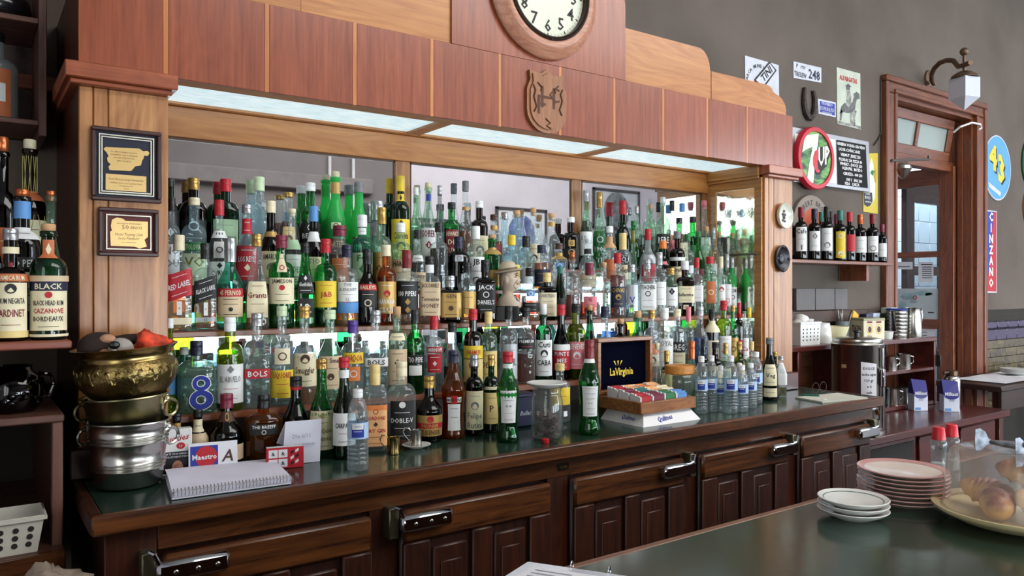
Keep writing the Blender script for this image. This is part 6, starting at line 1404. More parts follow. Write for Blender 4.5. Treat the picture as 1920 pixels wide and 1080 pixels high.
b = MB(); b.box(DX0+.0005, DX0+.03, WY-.012, WY+.24, 0, DZ-.031); b.box(DX1-.03, DX1-.0005, WY-.012, WY+.24, 0, DZ-.031); b.box(DX1-.05, DX1-.0305, WY+.05, WY+.085, 0, DZ-.031)
obj('jamb', b, DOORZ, door); obj('head_jamb', MB().box(DX0+.0005, DX1-.0005, WY-.012, WY+.24, DZ-.03, DZ-.0005), DOORX, door)
PANE = glass('window_pane', (226, 236, 238), 1.2, wav=.02); FROST = glass('frosted_pane', (206, 214, 210), 1.1, frost=.75)
obj('transom_bar', MB().box(DX0+.03, DX1-.03, WY+.12, WY+.2, 2.42, 2.50, .004), DOORX, door)
# hopper window in the transom, tilted
x0, x1, z0, z1 = DX0+.03, DX1-.1, 2.5, DZ-.03
b = MB(); k = .075
b.box(x0, x1, -.02, .02, z0, z0+k, .004); b.box(x0, x1, -.02, .02, z1-k, z1, .004); b.box(x0, x0+k, -.02, .02, z0+k, z1-k, .004); b.box(x1-k, x1, -.02, .02, z0+k, z1-k, .004); xm = (x0+x1)/2; b.box(xm-.02, xm+.02, -.02, .02, z0+k, z1-k, .003)
M = Matrix.Translation((0, WY+.15, z0)) @ Matrix.Rotation(.16, 4, 'X') @ Matrix.Translation((0, 0, -z0))
f = struct('window_8', b.tf(M), DOORX)
obj('pane', MB().box(x0+k, xm-.02, -.003, .003, z0+k, z1-k).tf(M), FROST, f); obj('pane', MB().box(xm+.02, x1-k, -.003, .003, z0+k, z1-k).tf(M), FROST, f)
p = P(1672, 301, WY-.05); e = P(1741, 299, WY+.02)
t = thing('transom_stay', 'metal transom stay arm with cone bracket on the door frame', 'fitting', tuple(p))
obj('arm', MB().tube([tuple(p), tuple(e), (e.x, e.y, e.z+.03)], .009, 8), mat('grey_metal'), t)
p2 = P(1693, 330, WY-.05); obj('cone', MB().lathe([(.055, .07), (.06, .05), (.03, .0), (.008, -.02), (0, -.02)], 18, c=(p2.x, p2.y, p2.z)), STEEL, t); obj('bracket', MB().tube([(p2.x, p2.y, p2.z+.06), (p2.x, p2.y, p.z)], .01, 8).ball((p2.x, p2.y, p2.z+.07), .05, 14, 8, sc=(1, 1, .5)), STEEL, t)
o = obj('wall_cable', MB().tube([tuple(P(1788, 248, WY+.02)), tuple(P(1800, 238, WY-.03)), tuple(P(1822, 230, WY-.045)), tuple(P(1838, 233, WY-.055)), tuple(P(1840, 240, WY-.055)), tuple(P(1835, 243, WY-.053))], .008, 8), WHITEP, None, loc=tuple(P(1822, 230, WY-.04)), label='white cord looped over the top right of door frame', cat='cord')
# the leaf, hinged on the right jamb and opened into the room beyond
LX = DX1-.055; y0, y1 = WY+.10, WY+1.08
b = MB(); zt_ = 2.47
for a, c in ((y0, y0+.12), (y1-.12, y1)): b.box(LX-.022, LX+.022, a, c, .05, zt_, .004)
lf = struct('door_2', b, DOORZ, label='open brown glazed door leaf')
for a, c in ((zt_-.14, zt_), (1.735, 1.785), (1.14, 1.22), (.05, .32)): obj('rail', MB().box(LX-.02, LX+.02, y0+.12, y1-.12, a, c, .004), DOORY, lf)
for a, c in ((1.785, zt_-.14), (1.22, 1.735), (.32, 1.14)): obj('pane', MB().box(LX-.003, LX+.003, y0+.12, y1-.12, a, c), PANE, lf)
pc = MB()
def leafpaper(u0, u1, v0, v1, label, name, m, deco=None):
    """paper stuck on the leaf glass, which lies in the plane x = LX"""
    def at(u, v):
        rx, ry = ray(u); d = (LX-.006)/rx; return (LX-.006, ry*d, CZ-(v-540)/FPX*d)
    pts = [at(u0, v0), at(u1, v0), at(u1, v1), at(u0, v1)]
    t = obj(name, MB().add(pts+[(LX-.0045, y, z) for _, y, z in pts], [(0, 1, 2, 3), (4, 5, 6, 7), (0, 1, 5, 4), (1, 2, 6, 5), (2, 3, 7, 6), (3, 0, 4, 7)]), m, None, loc=pts[3], label=label, cat='paper', smooth=0)
    if deco: b = MB(); deco(b, lambda u, v, k=1: tuple(Vector(at(u, v))+Vector((-.0008*k, 0, 0)))); obj('print', b, [INK, mat('map_blue', (150, 176, 182), .7, var=.2, vs_=14), lab('red'), mat('grey_note_ink', (90, 92, 104), .7)], t, smooth=0)
    return t
leafpaper(1680, 1711, 491, 505, 'small white handwritten notice on the upper door glass', 'door_notice', PAPER, lambda b, f: b.add([f(1684, 499), f(1706, 499), f(1706, 501), f(1684, 501)], [(0, 1, 2, 3)], 3))
def menu_l(b, f):
    for k in range(6): b.add([f(1729, 500+k*4), f(1747, 500+k*4), f(1747, 501.6+k*4), f(1729, 501.6+k*4)], [(0, 1, 2, 3)], 3)
    b.add([f(1727, 495), f(1748, 495), f(1748, 497), f(1727, 497)], [(0, 1, 2, 3)], 0)
leafpaper(1722, 1750, 491, 529, 'printed price list taped to the upper door glass', 'price_list', PAPER, menu_l)
def map_l(b, f):
    for uu, vv, ru, rv in ((1703, 556, 14, 7), (1730, 550, 18, 5), (1693, 572, 9, 7), (1712, 566, 8, 3), (1742, 552, 8, 3)):
        b.add([f(uu+ru*math.cos(2*math.pi*i/14)*(1+.2*math.sin(3*i)), vv+rv*math.sin(2*math.pi*i/14)) for i in range(14)], [tuple(range(14))], 1)
    b.add([f(1715.5+4*k*math.cos(2*math.pi*i/14), 558+4*k*math.sin(2*math.pi*i/14), 2) for k in (1, .6) for i in range(14)], [(i, (i+1) % 14, 14+(i+1) % 14, 14+i) for i in range(14)], 2)
    b.add([f(1740, 585), f(1751, 585), f(1751, 587), f(1740, 587)], [(0, 1, 2, 3)], 0)
leafpaper(1681, 1759, 541, 599, 'large pale blue map poster on the middle of door glass', 'map_poster', mat('pale_map', (186, 196, 198), .7, var=.05), map_l)
leafpaper(1722, 1753, 615, 680, 'long white printed sheet low on the door glass', 'notice_sheet', PAPER, lambda b, f: [b.add([f(1727, 622+6*k), f(1738, 622+6*k), f(1738, 623.5+6*k), f(1727, 623.5+6*k)], [(0, 1, 2, 3)], 3) for k in range(7)] and None)
# kitchen beyond
KX0, KX1, KY = 5.0, 13.0, 5.4
b = MB(); b.box(KX0, KX1, KY, KY+.1, 0, 4.0)
kt = struct('wall_kitchen_back', b, mat('kitchen_grout', (168, 174, 182), .8))
KT = mat('white_kitchen_tile', (204, 212, 226), .25, var=.02, coat=.2)
me = mesh_of('tile', MB().box(-.147, .147, -.008, 0, -.147, .147, .004), [KT])
for i in range(26):
    for j in range(11): shared('tile', me, kt, (KX0+.15+.3*i, KY, .15+.3*j))
struct('wall_kitchen_left', MB().box(4.9, 5.0, WY+.22, KY, 0, 4), ROOMW); struct('wall_kitchen_right', MB().box(KX1, KX1+.1, WY+.22, KY, 0, 4), ROOMW)
# inner glazed frame in front of the tiles
iy = 4.3; xa, xb = P(1700, 400, iy).x, P(1776, 400, iy).x
b = MB(); b.box(xa, xa+.17, iy, iy+.06, 0, 2.62, .004); b.box(xb-.12, xb, iy, iy+.06, 0, 2.62, .004)
f = struct('door_3', b, DOORZ)
obj('rail', MB().box(xa, xb, iy+.001, iy+.06, 2.42, 2.66, .004), DOORX, f); obj('rail', MB().box(xa, xb, iy+.001, iy+.06, 1.62, 1.72, .004), DOORX, f); obj('pane', MB().box(xa+.17, xb-.12, iy+.02, iy+.026, 1.7, 2.42), PANE, f); obj('pane', MB().box(xa+.17, xb-.12, iy+.02, iy+.026, .2, 1.64), PANE, f)

# tile dado on the wall right of the door
dx0 = DX1+cw+.04
DD = struct('trim_3', MB().box(dx0, 9.6, WY-.012, WY, 0, 1.30), mat('tile_grout'))
dl = lambda v: P(1880, v, WY).z
zt1, zt0 = dl(601), dl(636)
DD.location = (dx0, WY, 0)
DD.data.transform(Matrix.Translation((-dx0, -WY, 0)))
me = mesh_of('tile', MB().box(-.098, .098, -.012, 0, -(zt1-zt0)*.28, (zt1-zt0)*.28, .004), [TLP])
for i in range(12): shared('tile', me, DD, (.1+.2*i, -.012, zt0+(zt1-zt0)*.29))
me = mesh_of('border_tile', MB().box(-.098, .098, -.022, 0, -(zt1-zt0)*.18, (zt1-zt0)*.2, .008), [TLP])
for i in range(12): shared('border_tile', me, DD, (.1+.2*i, -.012, zt0+(zt1-zt0)*.80))
tile_field(DD, .05, 22, zt0-.07*8, 8, .10, .07, -.012, TLG)
# ------------------------------------------------------------------ wine shelf on the back wall
zs = 1.646
WSH = thing('wine_shelf', 'dark red brown wall shelf carrying the wine bottles', 'shelf', (4.2, 2.66, zs-.02))
obj('board', MB().box(3.40, 4.95, 2.66, 2.885, zs-.021, zs, .003), DOORX, WSH)
obj('bracket', MB().box(3.6, 3.63, 2.7, 2.885, zs-.12, zs-.02), DOORZ, WSH); obj('bracket', MB().box(4.7, 4.73, 2.7, 2.885, zs-.12, zs-.02), DOORZ, WSH)
WB = [(1482, 398, 24, 2.79, 'burg', '10-46:grey:white:60:', 'wine bottle half hidden by the right pillar', 0), (1502, 389, 24, 2.71, 'dkred', '16-62:white:navy:50:Cafe|~|1', 'wine bottle with dark red cap and white script label first in row', 0),
      (1527, 392, 24, 2.71, 'navy', '18-56:white:grey:50:*|~', 'wine bottle with navy cap and white label second in row', 0), (1540, 398, 20, 2.80, 'teal', '', 'unlabelled dark wine bottle behind the second and third bottles', 0),
      (1550, 388, 24, 2.71, 'black', '18-60:white:grey:50:~|@', 'tall wine bottle with black cap and white label third in row', 0), (1557, 397, 20, 2.80, 'black', '', 'dark wine bottle with black cap behind the third in row', 0),
      (1575, 395, 24, 2.71, 'teal', '6-58:yellow:white:40:O||@', 'wine bottle with bright yellow label', 0), (1568, 402, 18, 2.83, 'burg', '', 'wine bottle with burgundy cap behind the yellow labelled one', 0),
      (1593, 398, 22, 2.70, 'red', '20-54:red:white:60:', 'wine bottle with bright red cap and red label edge', 0), (1613, 403, 26, 2.755, 'copper', '20-54:white:grey:60:~|~', 'stout wine bottle with copper cap and wide white label', 0),
      (1636, 402, 24, 2.71, 'dkred', '20-54:white:grey:50:~|O', 'wine bottle with dark red cap and grey white label', 0), (1654, 421, 18, 2.685, 'burg', '14-50:white:grey:50:~', 'small wine bottle at the right end of shelf', 0)]
prev = {}
for u, vt, w_, Y, cp, lb, ds, _ in WB:
    d = depth(u, Y); x = ray(u)[0]*d; H = CZ-(vt-540)/FPX*d-zs
    make_bottle((x, Y, zs+.0005), H, min(.040, w_*d/FPX/2), 'W', 'bk', (cp, .2), lb, None, 0, ds, 'wine bottles on the wall shelf', math.atan2(-x, Y)*.9)
def steel_bucket_at(): pass
x = P(1668, 480, 2.76).x+.01
t = thing('wine_bucket', 'small steel wine bucket at the right end of wine shelf', 'bucket', (min(x, 4.885), 2.815, zs+.0005))
obj('bucket_body', MB().lathe([(0, .003), (.05, 0), (.056, .01), (.07, .17), (.074, .172), (.074, .205), (.07, .207), (.066, .17), (0, .02)], 26), STEEL, t, local=True, smooth=50)
obj('handle_knob', MB().ball((-.02, -.078, .155), .016, 10, 8).ball((-.03, -.062, .155), .012, 8, 6), STEEL, t, local=True)

# grey slab and rail on the wall above the small shelf unit
t = thing('grey_slab', 'grey three part splash board leaning on the back wall', 'board', (P(1540, 570, WY-.03).x, WY-.03, P(1540, 581, WY-.03).z))
for a, c in ((1492, 1527), (1528, 1564), (1565, 1588)): obj('slab', MB().box(P(a, 560, WY-.03).x+.001, P(c, 560, WY-.03).x, WY-.035, WY-.01, P(1540, 581, WY-.03).z, P(1540, 541, WY-.03).z, .002), mat('grey_slab_paint', (96, 92, 92), .6), t)
for u in (1543, 1566):
    pass
t2 = obj('wood_batten', MB().box(3.45, 5.0, WY-.05, WY-.005, P(1540, 603, WY).z, P(1540, 582, WY).z, .003), wood('dark_batten', (50, 34, 28), (78, 54, 44), 'x', .6, 1, 0, .3, .05), None, loc=(4.2, WY, 1.25), label='dark wooden batten under the grey splash board', cat='batten')

# ------------------------------------------------------------------ dark red side counter and shelf unit
RZ = .68
RC = thing('side_counter', 'dark red painted side counter right of the bottle bar', 'counter', (4.5, 2.4, 0))
obj('top', MB().box(3.445, 5.60, 2.225, 2.88, RZ-.045, RZ, .006), REDX, RC)
obj('carcass', MB().box(3.46, 5.55, 2.30, 2.88, .05, RZ-.045), REDX, RC)
for a, c in ((3.5, 3.98), (4.02, 4.5)): obj('bay_shade', MB().box(a, c, 2.295, 2.30, .12, RZ-.09), mat('bay_shade_dark', (22, 12, 10), .8), RC)  # flat dark sheets paint the shade inside the open bays
for a in (4.54, 5.05):
    d = obj('drawer', MB().box(a, a+.47, 2.282, 2.30, .40, RZ-.07, .005), REDX, RC); obj('knob', MB().ball((a+.235, 2.272, .52), .014, 10, 8), REDX, d)
UZ = 1.145
SU = thing('shelf_unit', 'dark red open shelf unit standing on the side counter', 'shelf unit', (4.4, 2.7, RZ))
obj('top_board', MB().box(3.42, 5.45, 2.62, 2.885, UZ-.03, UZ, .004), REDX, SU)
obj('mid_board', MB().box(4.40, 5.43, 2.63, 2.885, .915, .94, .004), REDX, SU)
obj('low_board', MB().box(4.40, 5.43, 2.63, 2.885, RZ+.001, RZ+.03, .004), REDX, SU)
for x in (3.43, 3.86, 4.38, 5.42): obj('upright', MB().box(x, x+.028, 2.625, 2.885, RZ+.001, UZ-.03, .003), REDX, SU)
obj('back_board', MB().box(3.43, 5.45, 2.872, 2.886, RZ+.001, UZ-.03), DOAKX, SU)
# steel boiler
p = P(1608, 700, 2.44); t = thing('steel_urn', 'large cylindrical steel urn with lid and handwritten note', 'urn', (p.x, 2.44, RZ+.0005))
R = .141; zb = 1.168-RZ
obj('urn_body', MB().lathe([(0, .002), (R*.98, 0), (R, .006), (R, zb-.012), (R+.004, zb-.006), (R+.002, zb), (0, zb)], 40), STEEL, t, local=True, smooth=50)
l = obj('lid', MB().lathe([(0, zb+.001), (R*.93, zb+.001), (R*.95, zb+.006), (R*.93, zb+.022), (R*.8, zb+.028), (0, zb+.032)], 36), STEEL, t, local=True, smooth=50)
obj('lid_knob', MB().cyl((-.01, 0, zb+.03), .016, .03, 14, ch=.003).cyl((-.01, 0, zb+.06), .022, .012, 14, ch=.003), BLACK, l, local=True)
b = MB()
for i in range(7):
    for j in range(2): pass
fa = math.atan2(-p.x, 2.44)
def on_urn(a, z, k=.001): return ((R+k)*math.sin(a+fa), -(R+k)*math.cos(a+fa), z)
b = MB(); V = [on_urn(.12+.62*i/6, zb*.40+zb*.40*j-.0*i-.012*i/6) for j in (0, 1) for i in range(7)]; b.add(V, [(i, i+1, i+8, i+7) for i in range(6)])
n_ = obj('paper_note', b, PAPER, t, local=True)
b = MB()
for k, tx in enumerate(('DULCE', 'leche agua', '120 gr', 'x 6', 'cafe')): b.text(tx, lambda x, z, k=k: on_urn(.43+x/R, zb*.73-k*.033+z-.01, .0018), .015, .078, 0)
obj('handwriting', b, INK, n_, local=True, smooth=0)
b = MB(); b.tube([on_urn(1.0, zb*.95, .01), on_urn(1.0, .02, .01)], .006, 8); b.box(*[q for a in zip(Vector(on_urn(1.0, .3, .01))-Vector((.012, .012, .05)), Vector(on_urn(1.0, .3, .01))+Vector((.012, .012, .05))) for q in a], .003)
obj('gauge_tube', b, CHROME, t, local=True)
obj('sticker', MB().add([on_urn(-.62+.2*i/2, zb*.72+.02*j) for j in (0, 1) for i in range(3)], [(0, 1, 4, 3), (1, 2, 5, 4)]), mat('old_sticker', (190, 160, 120), .7), t, local=True)
def onU(u, Y=2.74): return P(u, 600, Y).x
# things on the shelf unit
t = thing('white_basket', 'white perforated basket of cups on the shelf unit', 'basket', (onU(1506, 2.71), 2.73, UZ+.0005))
basket(t, .20, .14, .135, WHITEP, 5, 4, .0055, .96)
for k in range(3):
    c = obj('white_cup', MB().lathe([(0, .002), (.02, 0), (.036, .02), (.042, .05), (.044, .055), (.04, .055), (.034, .02), (0, .008)], 20), mat('white_china'), None, local=True, label=['white cup piled at left in the perforated basket', 'white cup piled in the middle of the perforated basket', 'white cup piled at right in the perforated basket'][k], cat='cup', group='cups in the perforated basket')
    c.location = (onU(1506, 2.71)-.066+.066*k, 2.73, UZ+.09+.02*(k == 1)); c.rotation_euler = (0, 1.2-.5*k, .4*k)
    obj('handle', MB().tube([(.04, 0, .045), (.058, 0, .042), (.06, 0, .026), (.036, 0, .02)], .004, 6), mat('white_china'), c, local=True)
t = thing('white_jug', 'white china jug between basket and cream bowl', 'jug', (onU(1533), 2.71, UZ+.0005))
obj('jug_body', MB().lathe([(0, .002), (.055, 0), (.06, .01), (.05, .09), (.044, .12), (.046, .124), (.04, .12), (0, .02)], 24), mat('white_china'), t, local=True, smooth=60)
obj('handle', MB().tube([(-.045, 0, .1), (-.075, 0, .095), (-.08, 0, .05), (-.058, 0, .03)], .006, 8), mat('white_china'), t, local=True)
t = thing('cream_bowl', 'cream coloured mixing bowl on the shelf unit', 'bowl', (onU(1568, 2.69), 2.70, UZ+.0005))
obj('bowl_body', MB().lathe([(0, .003), (.04, 0), (.044, .008), (.06, .03), (.074, .07), (.08, .09), (.082, .1), (.077, .1), (.07, .07), (.03, .012), (0, .012)], 32), mat('cream_bowl_china', (226, 218, 176), .3, coat=.3), t, local=True, smooth=60)
obj('foot_ring', MB().lathe([(.038, -.0004), (.043, -.0004), (.045, .006)], 32), mat('cream_bowl_china'), t, local=True)
t = thing('tea_tin', 'square cream tea tin with printed medallions on the shelf unit', 'tin', (onU(1626, 2.72), 2.72, UZ+.0005)); t.rotation_euler = (0, 0, -.3)
obj('tin_body', MB().box(-.085, .085, -.06, .06, 0, .135, .003), mat('cream_tin', (206, 198, 166), .4), t, local=True); obj('tin_lid', MB().box(-.087, .087, -.062, .062, .125, .142, .003), mat('olive_tin_lid', (150, 146, 112), .4), t, local=True)
b = MB()
for s_ in (-1, 1): b.add([(s_*.036+.026*k*math.cos(2*math.pi*i/16), -.0608-.0003*(1-k), .072+.034*k*math.sin(2*math.pi*i/16)) for k in (1, .75) for i in range(16)], [(i, (i+1) % 16, 16+(i+1) % 16, 16+i) for i in range(16)], 0); b.add([(s_*.036+.014*math.cos(2*math.pi*i/16), -.0608, .07+.02*math.sin(2*math.pi*i/16)) for i in range(16)], [tuple(range(16))], 1); b.add([(s_*.036-.02, -.0607, .11), (s_*.036+.02, -.0607, .11), (s_*.036+.02, -.0607, .122), (s_*.036-.02, -.0607, .122)], [(0, 1, 2, 3)], 2)
b.text('TEA', lambda x, z: (x-.036, -.0612, z+.012), .02, .04, 2)
for s_ in (-1, 1): b.text('TEA', lambda x, z, s_=s_: (-.0858, -x+.02*s_, z+.06), .035, .04, 3)
obj('print', b, [lab('gold'), lab('brown'), lab('dkred'), INK], t, local=True, smooth=0)
t = thing('cutlery_pot', 'pot of knives and spoons behind the tea tin', 'pot', (onU(1577, 2.83), 2.82, UZ+.0005))
obj('pot_body', MB().lathe([(0, 0), (.04, 0), (.046, .12), (.042, .12), (.036, .01), (0, .01)], 18), mat('grey_pot', (120, 130, 134), .4), t, local=True)
b = MB(); rnd = random.Random(2)
for i in range(8): a, q = rnd.uniform(-.05, .05), rnd.uniform(-.04, .04); b.tube([(q*.4, a*.3, .02), (q*1.8, a, .17+rnd.uniform(0, .035))], .004, 5)
obj('cutlery', b, STEEL, t, local=True)
t = thing('yellow_packet', 'yellow seasoning packet leaning behind the tea tin', 'packet', (onU(1600, 2.8), 2.81, UZ+.0005)); t.rotation_euler = (-.12, .5, 0)
obj('packet_body', MB().box(-.035, .035, 0, .015, .03, .2, .003), mat('yellow_packet', (226, 168, 44), .4, var=.15, vs_=20), t, local=True); obj('packet_print', MB().box(-.028, .02, -.001, 0, .07, .12), lab('red'), t, local=True)
for k, (u, c, lb) in enumerate(((1596, (176, 84, 70), 'small red box between bowl and tea tin'), (1632, (30, 34, 66), 'navy box standing behind the tea tin'), (1645, (150, 160, 176), 'pale blue box standing behind the tea tin'))):
    t = thing('packet_box', lb, 'box', (onU(u, 2.8), 2.83, UZ+.0005)); h = (.1, .16, .165)[k]
    obj('box_body', MB().box(-.04, .04, -.025, .03, 0, h, .002), mat('box_'+str(c), c, .5), t, local=True); obj('box_flap', MB().box(-.0405, .0405, -.0255, -.02, h-.02, h+.001), mat('box_flap'+str(c), tuple(min(255, x+30) for x in c), .5), t, local=True)
t = thing('white_ramekin', 'small white ramekin right of the tea tin', 'bowl', (onU(1661, 2.70), 2.70, UZ+.0005))
obj('bowl_body', MB().lathe([(0, .003), (.036, 0), (.04, .006), (.046, .045), (.048, .05), (.044, .05), (.036, .01), (0, .01)], 26), mat('white_china'), t, local=True); obj('foot_ring', MB().lathe([(.03, -.0004), (.036, -.0004), (.037, .004)], 26), mat('white_china'), t, local=True)
t = thing('green_tin', 'dark green tin with pale lid at the back of shelf unit', 'tin', (onU(1660, 2.85), 2.83, UZ+.0005))
obj('tin_body', MB().box(-.08, .06, -.03, .04, 0, .16, .004), mat('dark_green_tin', (44, 62, 52), .4), t, local=True); obj('tin_lid', MB().box(-.02, .062, -.032, .042, .16, .2, .003), mat('pale_tin_lid', (190, 200, 196), .4), t, local=True)
t = thing('ribbed_can', 'ribbed steel can with blue rim on the shelf unit', 'can', (onU(1684, 2.73), 2.74, UZ+.0005))
pr = [(0, 0), (.062, 0)]+[q for i in range(7) for q in ((.066, .012+i*.025), (.066, .026+i*.025), (.063, .03+i*.025))]+[(.066, .19), (.06, .19), (.06, .01), (0, .01)]
obj('can_body', MB().lathe(pr, 30), STEEL, t, local=True, smooth=30); obj('can_rim', MB().lathe([(.0665, .184), (.0675, .19), (.064, .194), (.059, .19)], 30), lab('blue'), t, local=True)
obj('spout', MB().tube([(-.06, -.02, .05), (-.095, -.03, .11), (-.12, -.035, .18)], [.012, .009, .007], 8), mat('dark_steel', (70, 68, 66), .35, .9), t, local=True)
t = thing('steel_pitcher', 'tall steel pitcher with looped handle on the shelf unit', 'pitcher', (onU(1712, 2.70), 2.70, UZ+.0005))
obj('pitcher_body', MB().lathe([(0, .002), (.058, 0), (.06, .006), (.05, .14), (.046, .19), (.05, .2), (.045, .198), (.04, .14), (0, .01)], 28), STEEL, t, local=True, smooth=50)
obj('handle', MB().tube([(.046, -.01, .185), (.075, -.01, .2), (.1, -.01, .18), (.098, -.01, .13), (.075, -.01, .06), (.056, -.01, .03)], .006, 8), CHROME, t, local=True)
def steel_mug(x, y, z, label, lidded=False, s_=1):
    t = thing('steel_mug', label, 'mug', (x, y, z+.0005))
    obj('mug_body', MB().lathe([(0, .002), (.042*s_, 0), (.043*s_, .004), (.04*s_, .085*s_), (.044*s_, .09*s_), (.0, .086*s_)] if lidded else [(0, .002), (.042*s_, 0), (.043*s_, .004), (.04*s_, .085*s_), (.043*s_, .09*s_), (.038*s_, .085*s_), (.038*s_, .01), (0, .01)], 24), STEEL, t, local=True, smooth=45)
    obj('handle', MB().tube([(.036*s_, -.02, .075*s_), (.056*s_, -.035, .07*s_), (.058*s_, -.035, .035*s_), (.036*s_, -.02, .02*s_)], .004, 6), CHROME, t, local=True)
for k, u in enumerate((1668, 1681, 1694)): steel_mug(P(u, 680, 2.70).x, 2.70+.04*(k == 1), .94, ['left steel mug on the middle board of shelf unit', 'middle steel mug on the middle board of shelf unit', 'right steel mug on the middle board of shelf unit'][k], k < 2, 1.08 if k == 2 else .98)
for k, u in enumerate((1673, 1690)): steel_mug(P(u, 740, 2.70).x, 2.70, RZ+.03, ['left steel pot on the low board of shelf unit', 'right steel pot on the low board of shelf unit'][k], True, 1.15)
t = thing('glass_tumbler', 'clear glass tumbler left of steel pots on low board', 'glass', (P(1659, 740, 2.68).x, 2.68, RZ+.0305)); obj('tumbler_wall', MB().lathe([(0, .004), (.03, 0), (.036, .12), (.034, .12), (.028, .008), (0, .008)], 20), CLEARG, t, local=True); obj('rim', MB().lathe([(.0335, .12), (.035, .1225), (.0365, .12)], 20), CLEARG, t, local=True)
o = obj('key_bunch', MB().box(5.452, 5.468, 2.60, 2.66, .94, 1.02, .004).tube([(5.46, 2.63, 1.02), (5.455, 2.63, 1.09)], .003, 5).ball((5.462, 2.635, 1.04), .02, 8, 6, sc=(.5, 1, 1.4)), mat('dark_keys', (38, 38, 38), .5, .3), None, loc=(5.46, 2.63, 1.1), label='dark bunch of keys hanging on the side of shelf unit', cat='keys')
# milk cartons and steel flask on the side counter
def milk(u, vb, w_, label, rz):
    p = PZ(u, vb, RZ); t = thing('milk_carton', label, 'carton', (p.x, p.y+.004, RZ+.0005), 'milk cartons on the side counter'); t.rotation_euler = (0, 0, rz)
    h = .155; W = .047; D = .036
    b = MB(); b.box(-W, W, -D, D, 0, h-.045, .002, 0); b.add([(-W, -D, h-.045), (W, -D, h-.045), (W, D, h-.045), (-W, D, h-.045), (-W-.004, -D*.2, h+.05), (W+.002, -D*.2, h+.038), (W, D*.4, h+.038), (-W, D*.4, h+.05)], [(0, 1, 5, 4), (1, 2, 6, 5), (2, 3, 7, 6), (3, 0, 4, 7), (4, 5, 6, 7)], 1)
    obj('carton', b, [mat('white_carton', (206, 210, 226), .4), mat('blue_carton', (36, 34, 122), .35)], t, local=True, smooth=0)
    b = MB(); n = 12; y_ = -D-.0006
    b.add([(-W, y_, h-.044), (W, y_, h-.044)]+[(W*math.cos(math.pi*i/n), y_, h-.046-.03*math.sin(math.pi*i/n)) for i in range(n+1)], [tuple(range(n+3))], 0)
    b.text('Milkaut', lambda x, z: (x, y_-.0008, z+h-.05), .022, .08, 1, bold=.04); b.text('LECHE', lambda x, z: (x, y_-.0008, z+.068), .009, .03, 0); b.add([(-W+.006, y_, .006), (-W+.045, y_, .006), (-W+.045, y_, .022), (-W+.006, y_, .022)], [(0, 1, 2, 3)], 2)
    obj('print', b, [mat('blue_carton'), PAPER, lab('ltblue')], t, local=True, smooth=0)
milk(1722, 769, 40, 'left blue and white milk carton on the side counter', -.55); milk(1781, 771, 42, 'right blue and white milk carton on the side counter', -.75)
p = P(1792, 720, 2.46); t = thing('steel_flask', 'tall steel vacuum flask behind the right milk carton', 'flask', (p.x+.03, 2.50, RZ+.0005))
obj('flask_body', MB().lathe([(0, 0), (.05, 0), (.052, .01), (.052, .19), (.046, .205), (.04, .21), (0, .21)], 26), STEEL, t, local=True); obj('flask_cap', MB().cyl((0, 0, .208), .038, .04, 18, ch=.006).tube([(-.03, 0, .235), (-.11, 0, .238)], .008, 8), mat('bronze_cap', (110, 84, 66), .3, .8), t, local=True)
p = P(1655, 764, 2.05); t = thing('beer_tap', 'small brass tipped tap at the right end of the counter', 'tap', (3.44, 2.05, .90))
obj('pipe', MB().tube([(3.437, 2.0, .90), (3.56, 2.0, .90), (3.575, 2.0, .882)], .008, 8), CHROME, t); obj('spout_tip', MB().tube([(3.56, 2.0, .901), (3.578, 2.0, .88), (3.578, 2.0, .868)], .0095, 8), mat('copper_tip', (176, 116, 80), .3, .9), t)
# dark table with cloth and plates, far right
t = thing('side_table', 'dark wooden table at the right edge before the tiled dado', 'table', (6.6, 2.5, 0))
DTB = wood('dark_table_wood', (34, 20, 15), (58, 36, 27), 'x', .4, 1, .15, .3, .05)
obj('tabletop', MB().box(5.86, 7.8, 2.38, 2.86, .755, .795, .006), DTB, t)
for x in (5.92, 7.7):
    for y in (2.42, 2.8): obj('leg', MB().box(x, x+.06, y, y+.05, 0, .755, .003), DARKZ, t)
obj('apron', MB().box(5.9, 7.76, 2.40, 2.42, .62, .755), DTB, t)
b = MB(); V = []; n = 10
for i in range(n+1):
    for j in range(n+1): x, y = 6.02+.9*i/n, 2.42+.36*j/n; V.append((x, y, .797+.005*math.sin(i*1.7)*math.sin(j*1.3)+.004))
b.add(V, [(i*(n+1)+j, i*(n+1)+j+1, (i+1)*(n+1)+j+1, (i+1)*(n+1)+j) for i in range(n) for j in range(n)])
obj('white_cloth', b, mat('white_linen', (218, 218, 222), .8), None, loc=(6.4, 2.5, .8), smooth=70, label='white cloth spread on the dark table at right', cat='cloth')
p = P(1915, 700, 2.6)
proto = None
for k in range(5):
    if proto is None:
        proto = obj('plate', MB().lathe([(0, .003), (.05, 0), (.056, .003), (.095, .012), (.1, .016), (.096, .0165), (.055, .007), (0, .006)], 30), mat('white_china'), None, local=True, label='bottom white plate of the small stack on the right table', cat='plate', group='plates on the right table'); proto.location = (6.68, 2.62, .8065)
    else: dup(proto, (6.68, 2.62, .8065+.0075*k), label=('', 'second', 'third', 'fourth', 'topmost')[k]+' white plate from the bottom of the small stack on the right table' if k < 4 else 'topmost white plate of the small stack on the right table')

